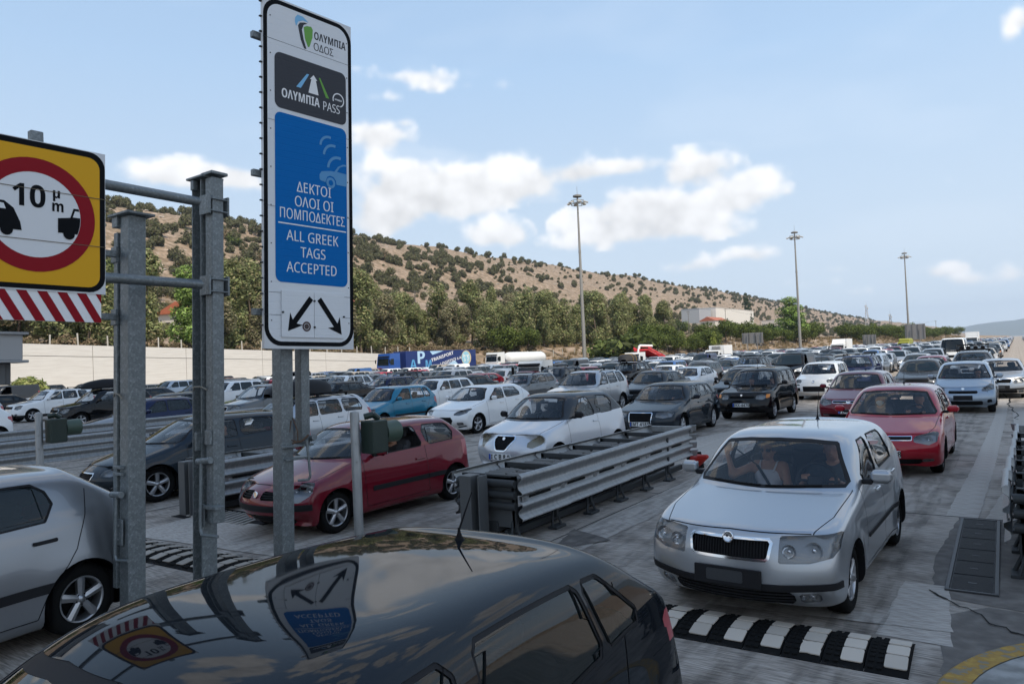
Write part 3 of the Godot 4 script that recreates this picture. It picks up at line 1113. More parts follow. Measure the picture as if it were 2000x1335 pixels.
# cut: which = "x" (side outline z,y), "z" (front outline x,y), "y" (plan outline x,z); keep says where it applies
func cut(s: Soup, poly: PackedVector2Array, which: String, side: float, lo := -INF, hi := INF, nmin := 0.05) -> Array:
	var inn := Soup.new()
	var out := Soup.new()
	var a0: int = AX[which][0]
	var a1: int = AX[which][1]
	var ax := 3 - a0 - a1
	var r := Rect2(poly[0], Vector2.ZERO)
	for q in poly:
		r = r.expand(q)
	var x0 := r.position.x
	var x1 := r.end.x
	var y0 := r.position.y
	var y1 := r.end.y
	var P := s.p
	var N := s.n
	for i in range(0, P.size(), 3):
		var A := P[i]
		var B := P[i + 1]
		var C := P[i + 2]
		var ok := true
		if maxf(A[a0], maxf(B[a0], C[a0])) <= x0 or minf(A[a0], minf(B[a0], C[a0])) >= x1 or maxf(A[a1], maxf(B[a1], C[a1])) <= y0 or minf(A[a1], minf(B[a1], C[a1])) >= y1:
			ok = false
		elif (N[i][ax] + N[i + 1][ax] + N[i + 2][ax]) * side < nmin * 3.0:
			ok = false
		else:
			var c := (A[ax] + B[ax] + C[ax]) / 3.0
			if c < lo or c > hi:
				ok = false
		if ok:
			var ta := Vector2(A[a0], A[a1])
			var tb := Vector2(B[a0], B[a1])
			var tc := Vector2(C[a0], C[a1])
			var den := (tb - ta).cross(tc - ta)
			if absf(den) < 1e-7:
				ok = false
			else:
				var t := PackedVector2Array([ta, tb, tc])
				var ins := Geometry2D.intersect_polygons(t, poly)
				if ins.is_empty():
					ok = false
				else:
					var outs := Geometry2D.clip_polygons(t, poly)
					for which2 in 2:
						var list: Array = ins if which2 == 0 else outs
						var dst := inn if which2 == 0 else out
						if which2 == 0 and outs.is_empty():
							dst.p.append(A); dst.p.append(B); dst.p.append(C)
							dst.n.append(N[i]); dst.n.append(N[i + 1]); dst.n.append(N[i + 2])
							continue
						for pg in list:
							var ix := Geometry2D.triangulate_polygon(pg)
							for k in ix:
								var q: Vector2 = pg[k]
								var wb := (q - ta).cross(tc - ta) / den
								var wc := (tb - ta).cross(q - ta) / den
								dst.p.append(A + (B - A) * wb + (C - A) * wc)
								dst.n.append((N[i] * (1.0 - wb - wc) + N[i + 1] * wb + N[i + 2] * wc).normalized())
		if not ok:
			out.p.append(A); out.p.append(B); out.p.append(C)
			out.n.append(N[i]); out.n.append(N[i + 1]); out.n.append(N[i + 2])
	return [inn, out]

# side walls from the border of a cut piece, d along the inward normal or along a fixed vector
func skirt(s: Soup, mb: MB, d: float, fixed := Vector3.ZERO) -> void:
	var cnt := {}
	var P := s.p
	var key := func(v: Vector3) -> Vector3i: return Vector3i((v * 2000.0).round())
	for i in range(0, P.size(), 3):
		for k in 3:
			var a: Vector3i = key.call(P[i + k])
			var b: Vector3i = key.call(P[i + (k + 1) % 3])
			if a == b:
				continue
			if cnt.has([b, a]):
				cnt.erase([b, a])
			else:
				cnt[[a, b]] = [i + k, i + (k + 1) % 3, i]
	for q in cnt.values():
		var A := P[q[0]]
		var B := P[q[1]]
		var dA := fixed if fixed != Vector3.ZERO else s.n[q[0]] * -d
		var dB := fixed if fixed != Vector3.ZERO else s.n[q[1]] * -d
		var cc := (P[q[2]] + P[q[2] + 1] + P[q[2] + 2]) / 3.0
		mb.quad(A, B, B + dB, A + dA, cc - (A + B) * 0.5)

func rounded(p: PackedVector2Array, r: float) -> PackedVector2Array:
	var a := Geometry2D.offset_polygon(p, -r, Geometry2D.JOIN_MITER)
	if a.is_empty():
		return p
	var b := Geometry2D.offset_polygon(a[0], r, Geometry2D.JOIN_ROUND)
	return b[0] if b.size() else p

func grown(p: PackedVector2Array, r: float) -> PackedVector2Array:
	var b := Geometry2D.offset_polygon(p, r, Geometry2D.JOIN_ROUND)
	return b[0] if b.size() else p

func strip(pts: Array, w: float) -> PackedVector2Array:
	var b := Geometry2D.offset_polyline(PackedVector2Array(pts), w, Geometry2D.JOIN_ROUND, Geometry2D.END_BUTT)
	return b[0] if b.size() else PackedVector2Array()

func pick(tab: Array, d: float) -> float:   # [[d, value], ...]
	if d <= tab[0][0]:
		return tab[0][1]
	for i in tab.size() - 1:
		if d <= tab[i + 1][0]:
			return lerpf(tab[i][1], tab[i + 1][1], (d - tab[i][0]) / maxf(tab[i + 1][0] - tab[i][0], 1e-5))
	return tab[tab.size() - 1][1]

const BASE := {"L": 3.96, "W": 1.65, "H": 1.45, "wb": 2.46, "fo": 0.8, "tr": 0.295, "rr": 0.19, "hood0": 0.76, "hood1": 0.93, "belt0": 0.93, "belt1": 0.99, "cowl": 1.02, "cowls": 1.28, "head": 1.92, "rhead": 3.45, "rbase": 3.92, "rby": 0.98, "roofw": 0.54, "shw": 0.0, "deck": 0.0, "bump": 0.10, "edrop": 0.05, "hoodw": 0.62, "roofdrop": 0.05,
	"flat": 0.0, "gc": 0.17, "bow": 0.22, "rbow": 0.16, "tumble": 0.0, "bonnet_ridge": 0.0, "style": "hatch"}

func spec(over: Dictionary) -> Dictionary:
	var c := BASE.duplicate()
	c.merge(over, true)
	return c

# returns {"body": Soup, ...} of the smoothed skin in car space (front = +z, left = +x)
func car_skin(c: Dictionary, level: int) -> Dictionary:
	var L: float = c.L
	var hw: float = c.W * 0.5
	var sh: float = c.shw if c.shw > 0.0 else hw - 0.055
	var sedan: bool = c.deck > 0.0
	var ra: float = c.fo + c.wb
	var D := [0.0, 0.30, c.fo + 0.02, c.cowls, lerpf(c.cowls, ra, 0.38), lerpf(c.cowls, ra, 0.72), ra, L - 0.30, L]
	var cI := 3
	var rI := 8
	if sedan:
		D = [0.0, 0.30, c.fo + 0.02, c.cowls, lerpf(c.cowls, c.rbase, 0.36), lerpf(c.cowls, c.rbase, 0.70), c.rbase, lerpf(c.rbase, L, 0.55), L]
		rI = 6
	var N := 8
	var belt := [[0.0, c.hood0 - c.edrop], [0.30, c.hood0 - c.edrop * 0.35], [c.cowls, c.belt0], [lerpf(c.cowls, ra, 0.5), lerpf(c.belt0, c.belt1, 0.4)], [ra, c.belt1], [L - 0.3, lerpf(c.belt1, c.rby, 0.7)], [L, c.rby]]
	if sedan:
		belt = [[0.0, c.hood0 - c.edrop], [0.30, c.hood0 - c.edrop * 0.35], [c.cowls, c.belt0], [c.rbase, c.belt1], [L - 0.25, c.deck - 0.02], [L, c.deck - 0.06]]
	var cent := [[0.0, c.hood0], [0.30, c.hood0 + 0.055], [c.cowl, c.hood1], [L, c.rby]]
	var roof := [c.head, lerpf(c.head, c.rhead, 0.30), lerpf(c.head, c.rhead, 0.62), lerpf(c.head, c.rhead, 0.84), lerpf(c.head, c.rhead, 0.95), c.rhead]
	if sedan:
		roof = [c.head, lerpf(c.head, c.rhead, 0.36), lerpf(c.head, c.rhead, 0.75), c.rhead]
	var V := PackedVector3Array()
	var idx := {}
	var colf := [0.0, 0.56, 1.0]
	var P := func(i: int, j: int, k: int) -> Vector3:
		var s := 1.0 if k >= 0 else -1.0
		var f: float = colf[absi(k)]
		var d: float = D[i]
		if j <= 3:
			var wf := 1.0
			if i == 0:
				wf = [0.80, 0.88, 0.87, 0.80][j]
			elif i == 1:
				wf = [0.95, 0.985, 0.975, 0.955][j]
			elif i == N:
				wf = [0.86, 0.92, 0.90, 0.90][j] if not sedan else [0.84, 0.90, 0.90, 0.86][j]
			elif i == N - 1:
				wf = 0.98
			var wide: float = [hw * 0.93, hw * 0.985, hw, sh][j]
			if j == 3 and i <= 1:
				wide = lerpf(sh, hw * 0.97, 0.3)
			var y: float
			if j == 3:
				var ye := pick(belt, d)
				var yc := ye
				if i <= cI:
					yc = pick(cent, minf(d, c.cowl)) if i < cI else c.hood1
				elif sedan and i > rI:
					yc = c.deck
				elif i >= rI:
					yc = ye + (0.0 if not sedan else 0.01)
				y = lerpf(yc, ye, f * f)
			else:
				y = [c.gc + (0.03 if i == 0 else 0.0), 0.36, 0.60, 0.0][j]
				if j == 2:
					y = lerpf(0.56, pick(belt, d), 0.22)
				if j == 0 and (i == 0 or i == N):
					y += 0.03
			var dd := d
			if i == 0:
				dd += [c.get("tuck", 0.14), 0.0, 0.025, c.bump + 0.03][j] + c.bow * f * f * (1.0 if absi(k) == 2 else 0.75)
			elif i == 1:
				dd += 0.06 * f * f
			elif i == N:
				dd -= [0.12, 0.0, 0.015, (0.04 if not sedan else 0.08)][j] + c.rbow * f * f * (1.0 if absi(k) == 2 else 0.75)
				if j == 3 and not sedan:
					dd = c.rbase - c.rbow * f * f * 0.8
			elif i == cI and j == 3:
				dd = lerpf(c.cowl, c.cowls, f * f)
			elif sedan and i == rI and j == 3:
				dd = lerpf(c.rbase + 0.10, c.rbase - 0.05, f * f)
			return Vector3(s * f * wide * wf, y, L * 0.5 - dd)
		# greenhouse
		var rz: float = roof[i - cI]
		var wr: float = c.roofw
		if i == cI:
			wr *= 0.95
		if i == rI:
			wr *= (0.93 if not sedan else 0.95)
		var yr: float = c.H
		var q: float = (rz - c.head) / maxf(c.rhead - c.head, 0.1)
		yr -= c.roofdrop * (q * q) * (1.0 if not sedan else 1.0)
		yr -= 0.035 * (1.0 - q) * (1.0 - q)
		var top := Vector3(s * f * wr, yr - c.get("crown", 0.055) * pow(f, 3.2), L * 0.5 - rz - (-0.10 * (1.0 - f * f) if i == cI else (0.05 * (1.0 - f * f) if i == rI else 0.0)))
		if j == 5:
			return top
		return top
	var get_i := func(i: int, j: int, k: int) -> int:
		var key := (i * 10 + j) * 10 + k + 2
		if not idx.has(key):
			var p: Vector3 = P.call(i, j, k)
			if j == 4:
				var b: Vector3 = P.call(i, 3, k)
				var t: Vector3 = P.call(i, 5, k)
				p = b.lerp(t, 0.52)
				var bulge := 0.022
				if absi(k) == 2:
					p.x += signf(k) * bulge
				if i == cI:
					p.z += 0.018
					p.y += 0.012
				if i == rI:
					p.z -= 0.03
			idx[key] = V.size()
			V.append(p)
		return idx[key]
	var Q := PackedInt32Array()
	var quad := func(a, b, d, e):
		Q.append(a); Q.append(b); Q.append(d); Q.append(e)
	for j in 3:
		for k in range(-2, 2):
			quad.call(get_i.call(0, j, k), get_i.call(0, j, k + 1), get_i.call(0, j + 1, k + 1), get_i.call(0, j + 1, k))
			quad.call(get_i.call(N, j, k), get_i.call(N, j + 1, k), get_i.call(N, j + 1, k + 1), get_i.call(N, j, k + 1))
		for i in N:
			quad.call(get_i.call(i, j, 2), get_i.call(i + 1, j, 2), get_i.call(i + 1, j + 1, 2), get_i.call(i, j + 1, 2))
			quad.call(get_i.call(i, j, -2), get_i.call(i, j + 1, -2), get_i.call(i + 1, j + 1, -2), get_i.call(i + 1, j, -2))
	for i in N:
		for k in range(-2, 2):
			quad.call(get_i.call(i, 0, k), get_i.call(i + 1, 0, k), get_i.call(i + 1, 0, k + 1), get_i.call(i, 0, k + 1))
			if i < cI or i >= rI:
				quad.call(get_i.call(i, 3, k), get_i.call(i, 3, k + 1), get_i.call(i + 1, 3, k + 1), get_i.call(i + 1, 3, k))
	for j in [3, 4]:
		for k in range(-2, 2):
			quad.call(get_i.call(cI, j, k), get_i.call(cI, j, k + 1), get_i.call(cI, j + 1, k + 1), get_i.call(cI, j + 1, k))
			quad.call(get_i.call(rI, j, k), get_i.call(rI, j + 1, k), get_i.call(rI, j + 1, k + 1), get_i.call(rI, j, k + 1))
		for i in range(cI, rI):
			quad.call(get_i.call(i, j, 2), get_i.call(i + 1, j, 2), get_i.call(i + 1, j + 1, 2), get_i.call(i, j + 1, 2))
			quad.call(get_i.call(i, j, -2), get_i.call(i, j + 1, -2), get_i.call(i + 1, j + 1, -2), get_i.call(i + 1, j, -2))
	for i in range(cI, rI):
		for k in range(-2, 2):
			quad.call(get_i.call(i, 5, k), get_i.call(i, 5, k + 1), get_i.call(i + 1, 5, k + 1), get_i.call(i + 1, 5, k))
	# creases: where the windscreen meets the bonnet, along the waist under the side glass, along the bonnet edge
	var sharp := {}
	var crease := func(a: int, b: int, lv: int): sharp[mini(a, b) * 1000000 + maxi(a, b)] = lv
	for k in range(-2, 2):
		crease.call(get_i.call(cI, 3, k), get_i.call(cI, 3, k + 1), 3)
		if sedan:
			crease.call(get_i.call(rI, 3, k), get_i.call(rI, 3, k + 1), 2)
	for sgn in [-2, 2]:
		for i in range(cI, rI):
			crease.call(get_i.call(i, 3, sgn), get_i.call(i + 1, 3, sgn), 1)
		for i in range(1, cI):
			crease.call(get_i.call(i, 3, sgn), get_i.call(i + 1, 3, sgn), 1)
	# let the smoothed skin pass near the given points
	var T := V.duplicate()
	for it in 3:
		var w := V
		var qq := Q
		var sp := sharp
		for lv in 2:
			var o := smooth_cage(w, qq, sp)
			w = o[0]
			qq = o[1]
			sp = o[2]
		for i in T.size():
			V[i] += (T[i] - w[i]) * 0.8
	var W := V
	for lv in level:
		var o := smooth_cage(W, Q, sharp)
		W = o[0]
		Q = o[1]
		sharp = o[2]
	if c.has("shape"):
		for i in W.size():
			W[i] = c.shape.call(W[i], c)
	# swell round the wheels
	var fz: float = L * 0.5 - c.fo
	var rz2: float = fz - c.wb
	for i in W.size():
		var p := W[i]
		if p.y < 0.95:
			for wz in [fz, rz2]:
				var d := Vector2(p.z - wz, p.y - c.tr).length()
				var rr: float = c.tr + 0.055
				if d < rr + 0.16 and absf(p.x) > hw * 0.7:
					W[i].x += signf(p.x) * 0.022 * (1.0 - smoothstep(rr * 0.9, rr + 0.16, d))
	# normals, split at hard edges
	var nf := Q.size() / 4
	var FN := PackedVector3Array()
	FN.resize(nf)
	var adj := []
	adj.resize(W.size())
	for i in W.size():
		adj[i] = PackedInt32Array()
	var mid := Vector3.ZERO
	for i in nf:
		var n := (W[Q[i * 4 + 2]] - W[Q[i * 4]]).cross(W[Q[i * 4 + 3]] - W[Q[i * 4 + 1]]).normalized()
		FN[i] = n
		for k in 4:
			adj[Q[i * 4 + k]].append(i)
	# outward: the roof's highest face must look up
	var hi := 0
	for i in nf:
		if W[Q[i * 4]].y > W[Q[hi * 4]].y:
			hi = i
	var flip := -1.0 if FN[hi].y < 0.0 else 1.0
	var s := Soup.new()
	for i in nf:
		var ns := []
		for k in 4:
			var n := Vector3.ZERO
			for f in adj[Q[i * 4 + k]]:
				if FN[f].dot(FN[i]) > 0.72:
					n += FN[f]
			ns.append(n.normalized() * flip)
		for t in [[0, 1, 2], [0, 2, 3]]:
			for k in t:
				s.p.append(W[Q[i * 4 + k]])
				s.n.append(ns[k])
	return {"body": s, "belt": belt, "roof": roof}

func front_z(s: Soup, x: float, y: float, back := false) -> Array:   # where a line along z meets the skin: [z, normal]
	var best := [(-1e9 if not back else 1e9), Vector3(0, 0, 1)]
	var q := Vector2(x, y)
	for i in range(0, s.p.size(), 3):
		var A := s.p[i]
		var B := s.p[i + 1]
		var C := s.p[i + 2]
		if minf(A.y, minf(B.y, C.y)) > y or maxf(A.y, maxf(B.y, C.y)) < y or minf(A.x, minf(B.x, C.x)) > x or maxf(A.x, maxf(B.x, C.x)) < x:
			continue
		var a := Vector2(A.x, A.y)
		var b := Vector2(B.x, B.y)
		var d := Vector2(C.x, C.y)
		var den := (b - a).cross(d - a)
		if absf(den) < 1e-9:
			continue
		var wb := (q - a).cross(d - a) / den
		var wc := (b - a).cross(q - a) / den
		if wb < -0.001 or wc < -0.001 or wb + wc > 1.001:
			continue
		var z := A.z + (B.z - A.z) * wb + (C.z - A.z) * wc
		if (z > best[0]) != back:
			best = [z, s.n[i] * (1.0 - wb - wc) + s.n[i + 1] * wb + s.n[i + 2] * wc]
	return best

func side_x(s: Soup, z: float, y: float) -> Array:   # the skin's half width at a height: [x, normal]
	var best := [0.0, Vector3(1, 0, 0)]
	var q := Vector2(z, y)
	for i in range(0, s.p.size(), 3):
		var A := s.p[i]
		var B := s.p[i + 1]
		var C := s.p[i + 2]
		if A.x < 0.2 or minf(A.y, minf(B.y, C.y)) > y or maxf(A.y, maxf(B.y, C.y)) < y or minf(A.z, minf(B.z, C.z)) > z or maxf(A.z, maxf(B.z, C.z)) < z:
			continue
		var a := Vector2(A.z, A.y)
		var b := Vector2(B.z, B.y)
		var d := Vector2(C.z, C.y)
		var den := (b - a).cross(d - a)
		if absf(den) < 1e-9:
			continue
		var wb := (q - a).cross(d - a) / den
		var wc := (b - a).cross(q - a) / den
		if wb < -0.001 or wc < -0.001 or wb + wc > 1.001:
			continue
		var x := A.x + (B.x - A.x) * wb + (C.x - A.x) * wc
		if x > best[0]:
			best = [x, s.n[i] * (1.0 - wb - wc) + s.n[i + 1] * wb + s.n[i + 2] * wc]
	return best

func roof_y(s: Soup, x: float, z: float) -> float:
	var best := 0.0
	var q := Vector2(x, z)
	for i in range(0, s.p.size(), 3):
		var A := s.p[i]
		var B := s.p[i + 1]
		var C := s.p[i + 2]
		if minf(A.x, minf(B.x, C.x)) > x or maxf(A.x, maxf(B.x, C.x)) < x or minf(A.z, minf(B.z, C.z)) > z or maxf(A.z, maxf(B.z, C.z)) < z:
			continue
		var a := Vector2(A.x, A.z)
		var b := Vector2(B.x, B.z)
		var d := Vector2(C.x, C.z)
		var den := (b - a).cross(d - a)
		if absf(den) < 1e-9:
			continue
		var wb := (q - a).cross(d - a) / den
		var wc := (b - a).cross(q - a) / den
		if wb < -0.001 or wc < -0.001 or wb + wc > 1.001:
			continue
		best = maxf(best, A.y + (B.y - A.y) * wb + (C.y - A.y) * wc)
	return best

func mirror2(p: PackedVector2Array) -> PackedVector2Array:
	var o := PackedVector2Array()
	for i in range(p.size() - 1, -1, -1):
		o.append(Vector2(-p[i].x, p[i].y))
	return o

# one side window from its corners (distance from the nose at the waist and at the roof)
func side_window(c: Dictionary, k: Dictionary, w: Array) -> PackedVector2Array:
	var L: float = c.L * 0.5
	var p := PackedVector2Array()
	var by := func(d: float) -> float: return pick(k.belt, d) + c.get("winlo", 0.035)
	var ry := func(d: float) -> float:
		var q: float = (d - c.head) / maxf(c.rhead - c.head, 0.1)
		var y: float = c.H - c.roofdrop * clampf(q, 0.0, 1.1) * clampf(q, 0.0, 1.1) - 0.035 * pow(1.0 - clampf(q, 0.0, 1.0), 2.0) - 0.055 - c.get("winhi", 0.055)
		return y
	var n := 5
	for i in n + 1:
		var d := lerpf(w[0], w[1], float(i) / n)
		p.append(Vector2(L - d, by.call(d)))
	for i in n + 1:
		var d := lerpf(w[3], w[2], float(i) / n)
		p.append(Vector2(L - d, minf(ry.call(d), 9.0)))
	return rounded(p, w[4] if w.size() > 4 else 0.035)

func screen_outline(c: Dictionary, rear: bool) -> PackedVector2Array:
	var hw: float = c.W * 0.5
	var sh: float = c.shw if c.shw > 0.0 else hw - 0.055
	var p := PackedVector2Array()
	if not rear:
		var b: float = sh - 0.045
		var t: float = c.roofw * 0.95 - 0.03
		var y0: float = c.belt0 + 0.035
		var yt: float = c.H - 0.035 - 0.055 - 0.022
		p = PackedVector2Array([Vector2(-b, y0), Vector2(-b * 0.55, lerpf(c.hood1, y0, 0.32) + 0.02), Vector2(0, c.hood1 + 0.018), Vector2(b * 0.55, lerpf(c.hood1, y0, 0.32) + 0.02), Vector2(b, y0), Vector2(t, yt), Vector2(t * 0.55, yt + 0.026), Vector2(0, yt + 0.034), Vector2(-t * 0.55, yt + 0.026), Vector2(-t, yt)])
		return rounded(p, 0.03)
	var sedan: bool = c.deck > 0.0
	var rb: float = c.get("rgw", (sh * 0.80 if not sedan else sh - 0.12))
	var rt: float = c.get("rgt", c.roofw * 0.86 - 0.03)
	var rb0: float = c.get("rgy", c.rby + 0.03 if not sedan else c.belt1 + 0.03)
	var ry: float = c.H - c.roofdrop - 0.055 - 0.04
	p = PackedVector2Array([Vector2(-rb, rb0 + 0.02), Vector2(0, rb0), Vector2(rb, rb0 + 0.02), Vector2(rt, ry), Vector2(0, ry + 0.03), Vector2(-rt, ry)])
	return rounded(p, 0.05)

var wheel_cache := {}
func wheel_parts(r: float, rim: float, w: float, style: String) -> Array:   # [tyre mesh, rim mesh], axis along +x (outside)
	var key := "%s %.3f %.3f" % [style, r, rim]
	if wheel_cache.has(key):
		return wheel_cache[key]
	var ax := Transform3D(Basis(Vector3(0, 1, 0), Vector3(1, 0, 0), Vector3(0, 0, -1)), Vector3.ZERO)   # lathe y -> x
	var ty := MB.new()
	var sh := r * 0.035
	ty.lathe([Vector2(rim - 0.012, -w * 0.42), Vector2(rim + 0.005, -w * 0.5), Vector2(r - 0.03, -w * 0.5), Vector2(r - 0.006, -w * 0.40), Vector2(r, -w * 0.2), Vector2(r, w * 0.2), Vector2(r - 0.006, w * 0.40), Vector2(r - 0.03, w * 0.5), Vector2(lerpf(rim, r, 0.45), w * 0.53), Vector2(rim + 0.008, w * 0.5), Vector2(rim - 0.004, w * 0.44), Vector2(rim - 0.02, w * 0.40)], 36, ax, 0.3)
	for g in [-0.22, 0.0, 0.22]:
		ty.lathe([Vector2(r + 0.0008, w * (g - 0.02)), Vector2(r + 0.0008, w * (g + 0.02))], 36, ax)
	var ri := MB.new()
	ri.lathe([Vector2(rim - 0.004, w * 0.44), Vector2(rim - 0.004, w * 0.47), Vector2(rim - 0.016, w * 0.47), Vector2(rim - 0.022, w * 0.40), Vector2(rim - 0.03, w * 0.1), Vector2(rim - 0.035, -w * 0.3)], 36, ax, 0.3)
	var dk := MB.new()
	dk.lathe([Vector2(rim - 0.035, -w * 0.05), Vector2(0.0, -w * 0.05)], 24, ax)
	dk.lathe([Vector2(rim * 0.62, w * 0.02), Vector2(rim * 0.62, 0.0), Vector2(0.0, w * 0.02)], 24, ax)
	var n := 5
	var wid := 0.34
	match style:
		"steel":
			ri.lathe([Vector2(rim - 0.02, w * 0.42), Vector2(rim * 0.82, w * 0.47), Vector2(rim * 0.55, w * 0.43), Vector2(rim * 0.3, w * 0.49), Vector2(0.0, w * 0.5)], 36, ax, 0.3)
			for k in 12:
				var a := TAU * k / 12
				dk.box(Vector3(w * 0.462, sin(a) * rim * 0.68, cos(a) * rim * 0.68), Vector3(0.012, rim * 0.10, rim * 0.16), Basis(Vector3.RIGHT, -a), 0.004)
		_:
			if style == "five":
				n = 5
				wid = 0.36
			elif style == "six":
				n = 6
				wid = 0.27
			elif style == "multi":
				n = 10
				wid = 0.15
			elif style == "star":
				n = 7
				wid = 0.2
			for k in n:
				var a := TAU * k / n + 0.3
				var d := Vector3(0, sin(a), cos(a))
				var t := Vector3(0, cos(a), -sin(a))
				var i0 := rim * 0.16
				var o0 := rim - 0.012
				var wi := rim * wid * 0.75
				var wo := rim * wid
				var xi := w * 0.40
				var xo := w * 0.45
				var X := Vector3.RIGHT
				var q := [d * i0 - t * wi * 0.5 + X * xi, d * i0 + t * wi * 0.5 + X * xi, d * o0 + t * wo * 0.5 + X * xo, d * o0 - t * wo * 0.5 + X * xo]
				var m0: Vector3 = (q[0] + q[1]) * 0.5 + X * 0.012
				var m1: Vector3 = (q[2] + q[3]) * 0.5 + X * 0.010
				ri.quad(q[0], m0, m1, q[3], X)
				ri.quad(m0, q[1], q[2], m1, X)
				var dn := -X * 0.035
				ri.quad(q[0], q[3], q[3] + dn, q[0] + dn, -t)
				ri.quad(q[1], q[2], q[2] + dn, q[1] + dn, t)
			ri.lathe([Vector2(rim * 0.30, w * 0.30), Vector2(rim * 0.28, w * 0.41), Vector2(rim * 0.13, w * 0.44), Vector2(rim * 0.12, w * 0.47), Vector2(0, w * 0.48)], 20, ax, 0.3)
			for k in n if n < 7 else 5:
				var a := TAU * (k + 0.5) / (n if n < 7 else 5) + 0.3
				dk.tube(Vector3(w * 0.36, sin(a) * rim * 0.22, cos(a) * rim * 0.22), Vector3(w * 0.425, sin(a) * rim * 0.22, cos(a) * rim * 0.22), 0.011, 0.011, 8)
	var m: Material = M.alloy if style != "multi" else M.darkalloy
	var out := [mesh_of([[ty, M.rubber]]), mesh_of([[ri, m], [dk, M.black]])]
	wheel_cache[key] = out
	return out

func paint(c: Color, metal := 0.0, rough := 0.28) -> StandardMaterial3D:
	var m := mat(c, rough, metal)
	m.metallic_specular = 0.12
	m.clearcoat_enabled = true
	m.clearcoat = 1.0
	m.clearcoat_roughness = 0.03
	return m

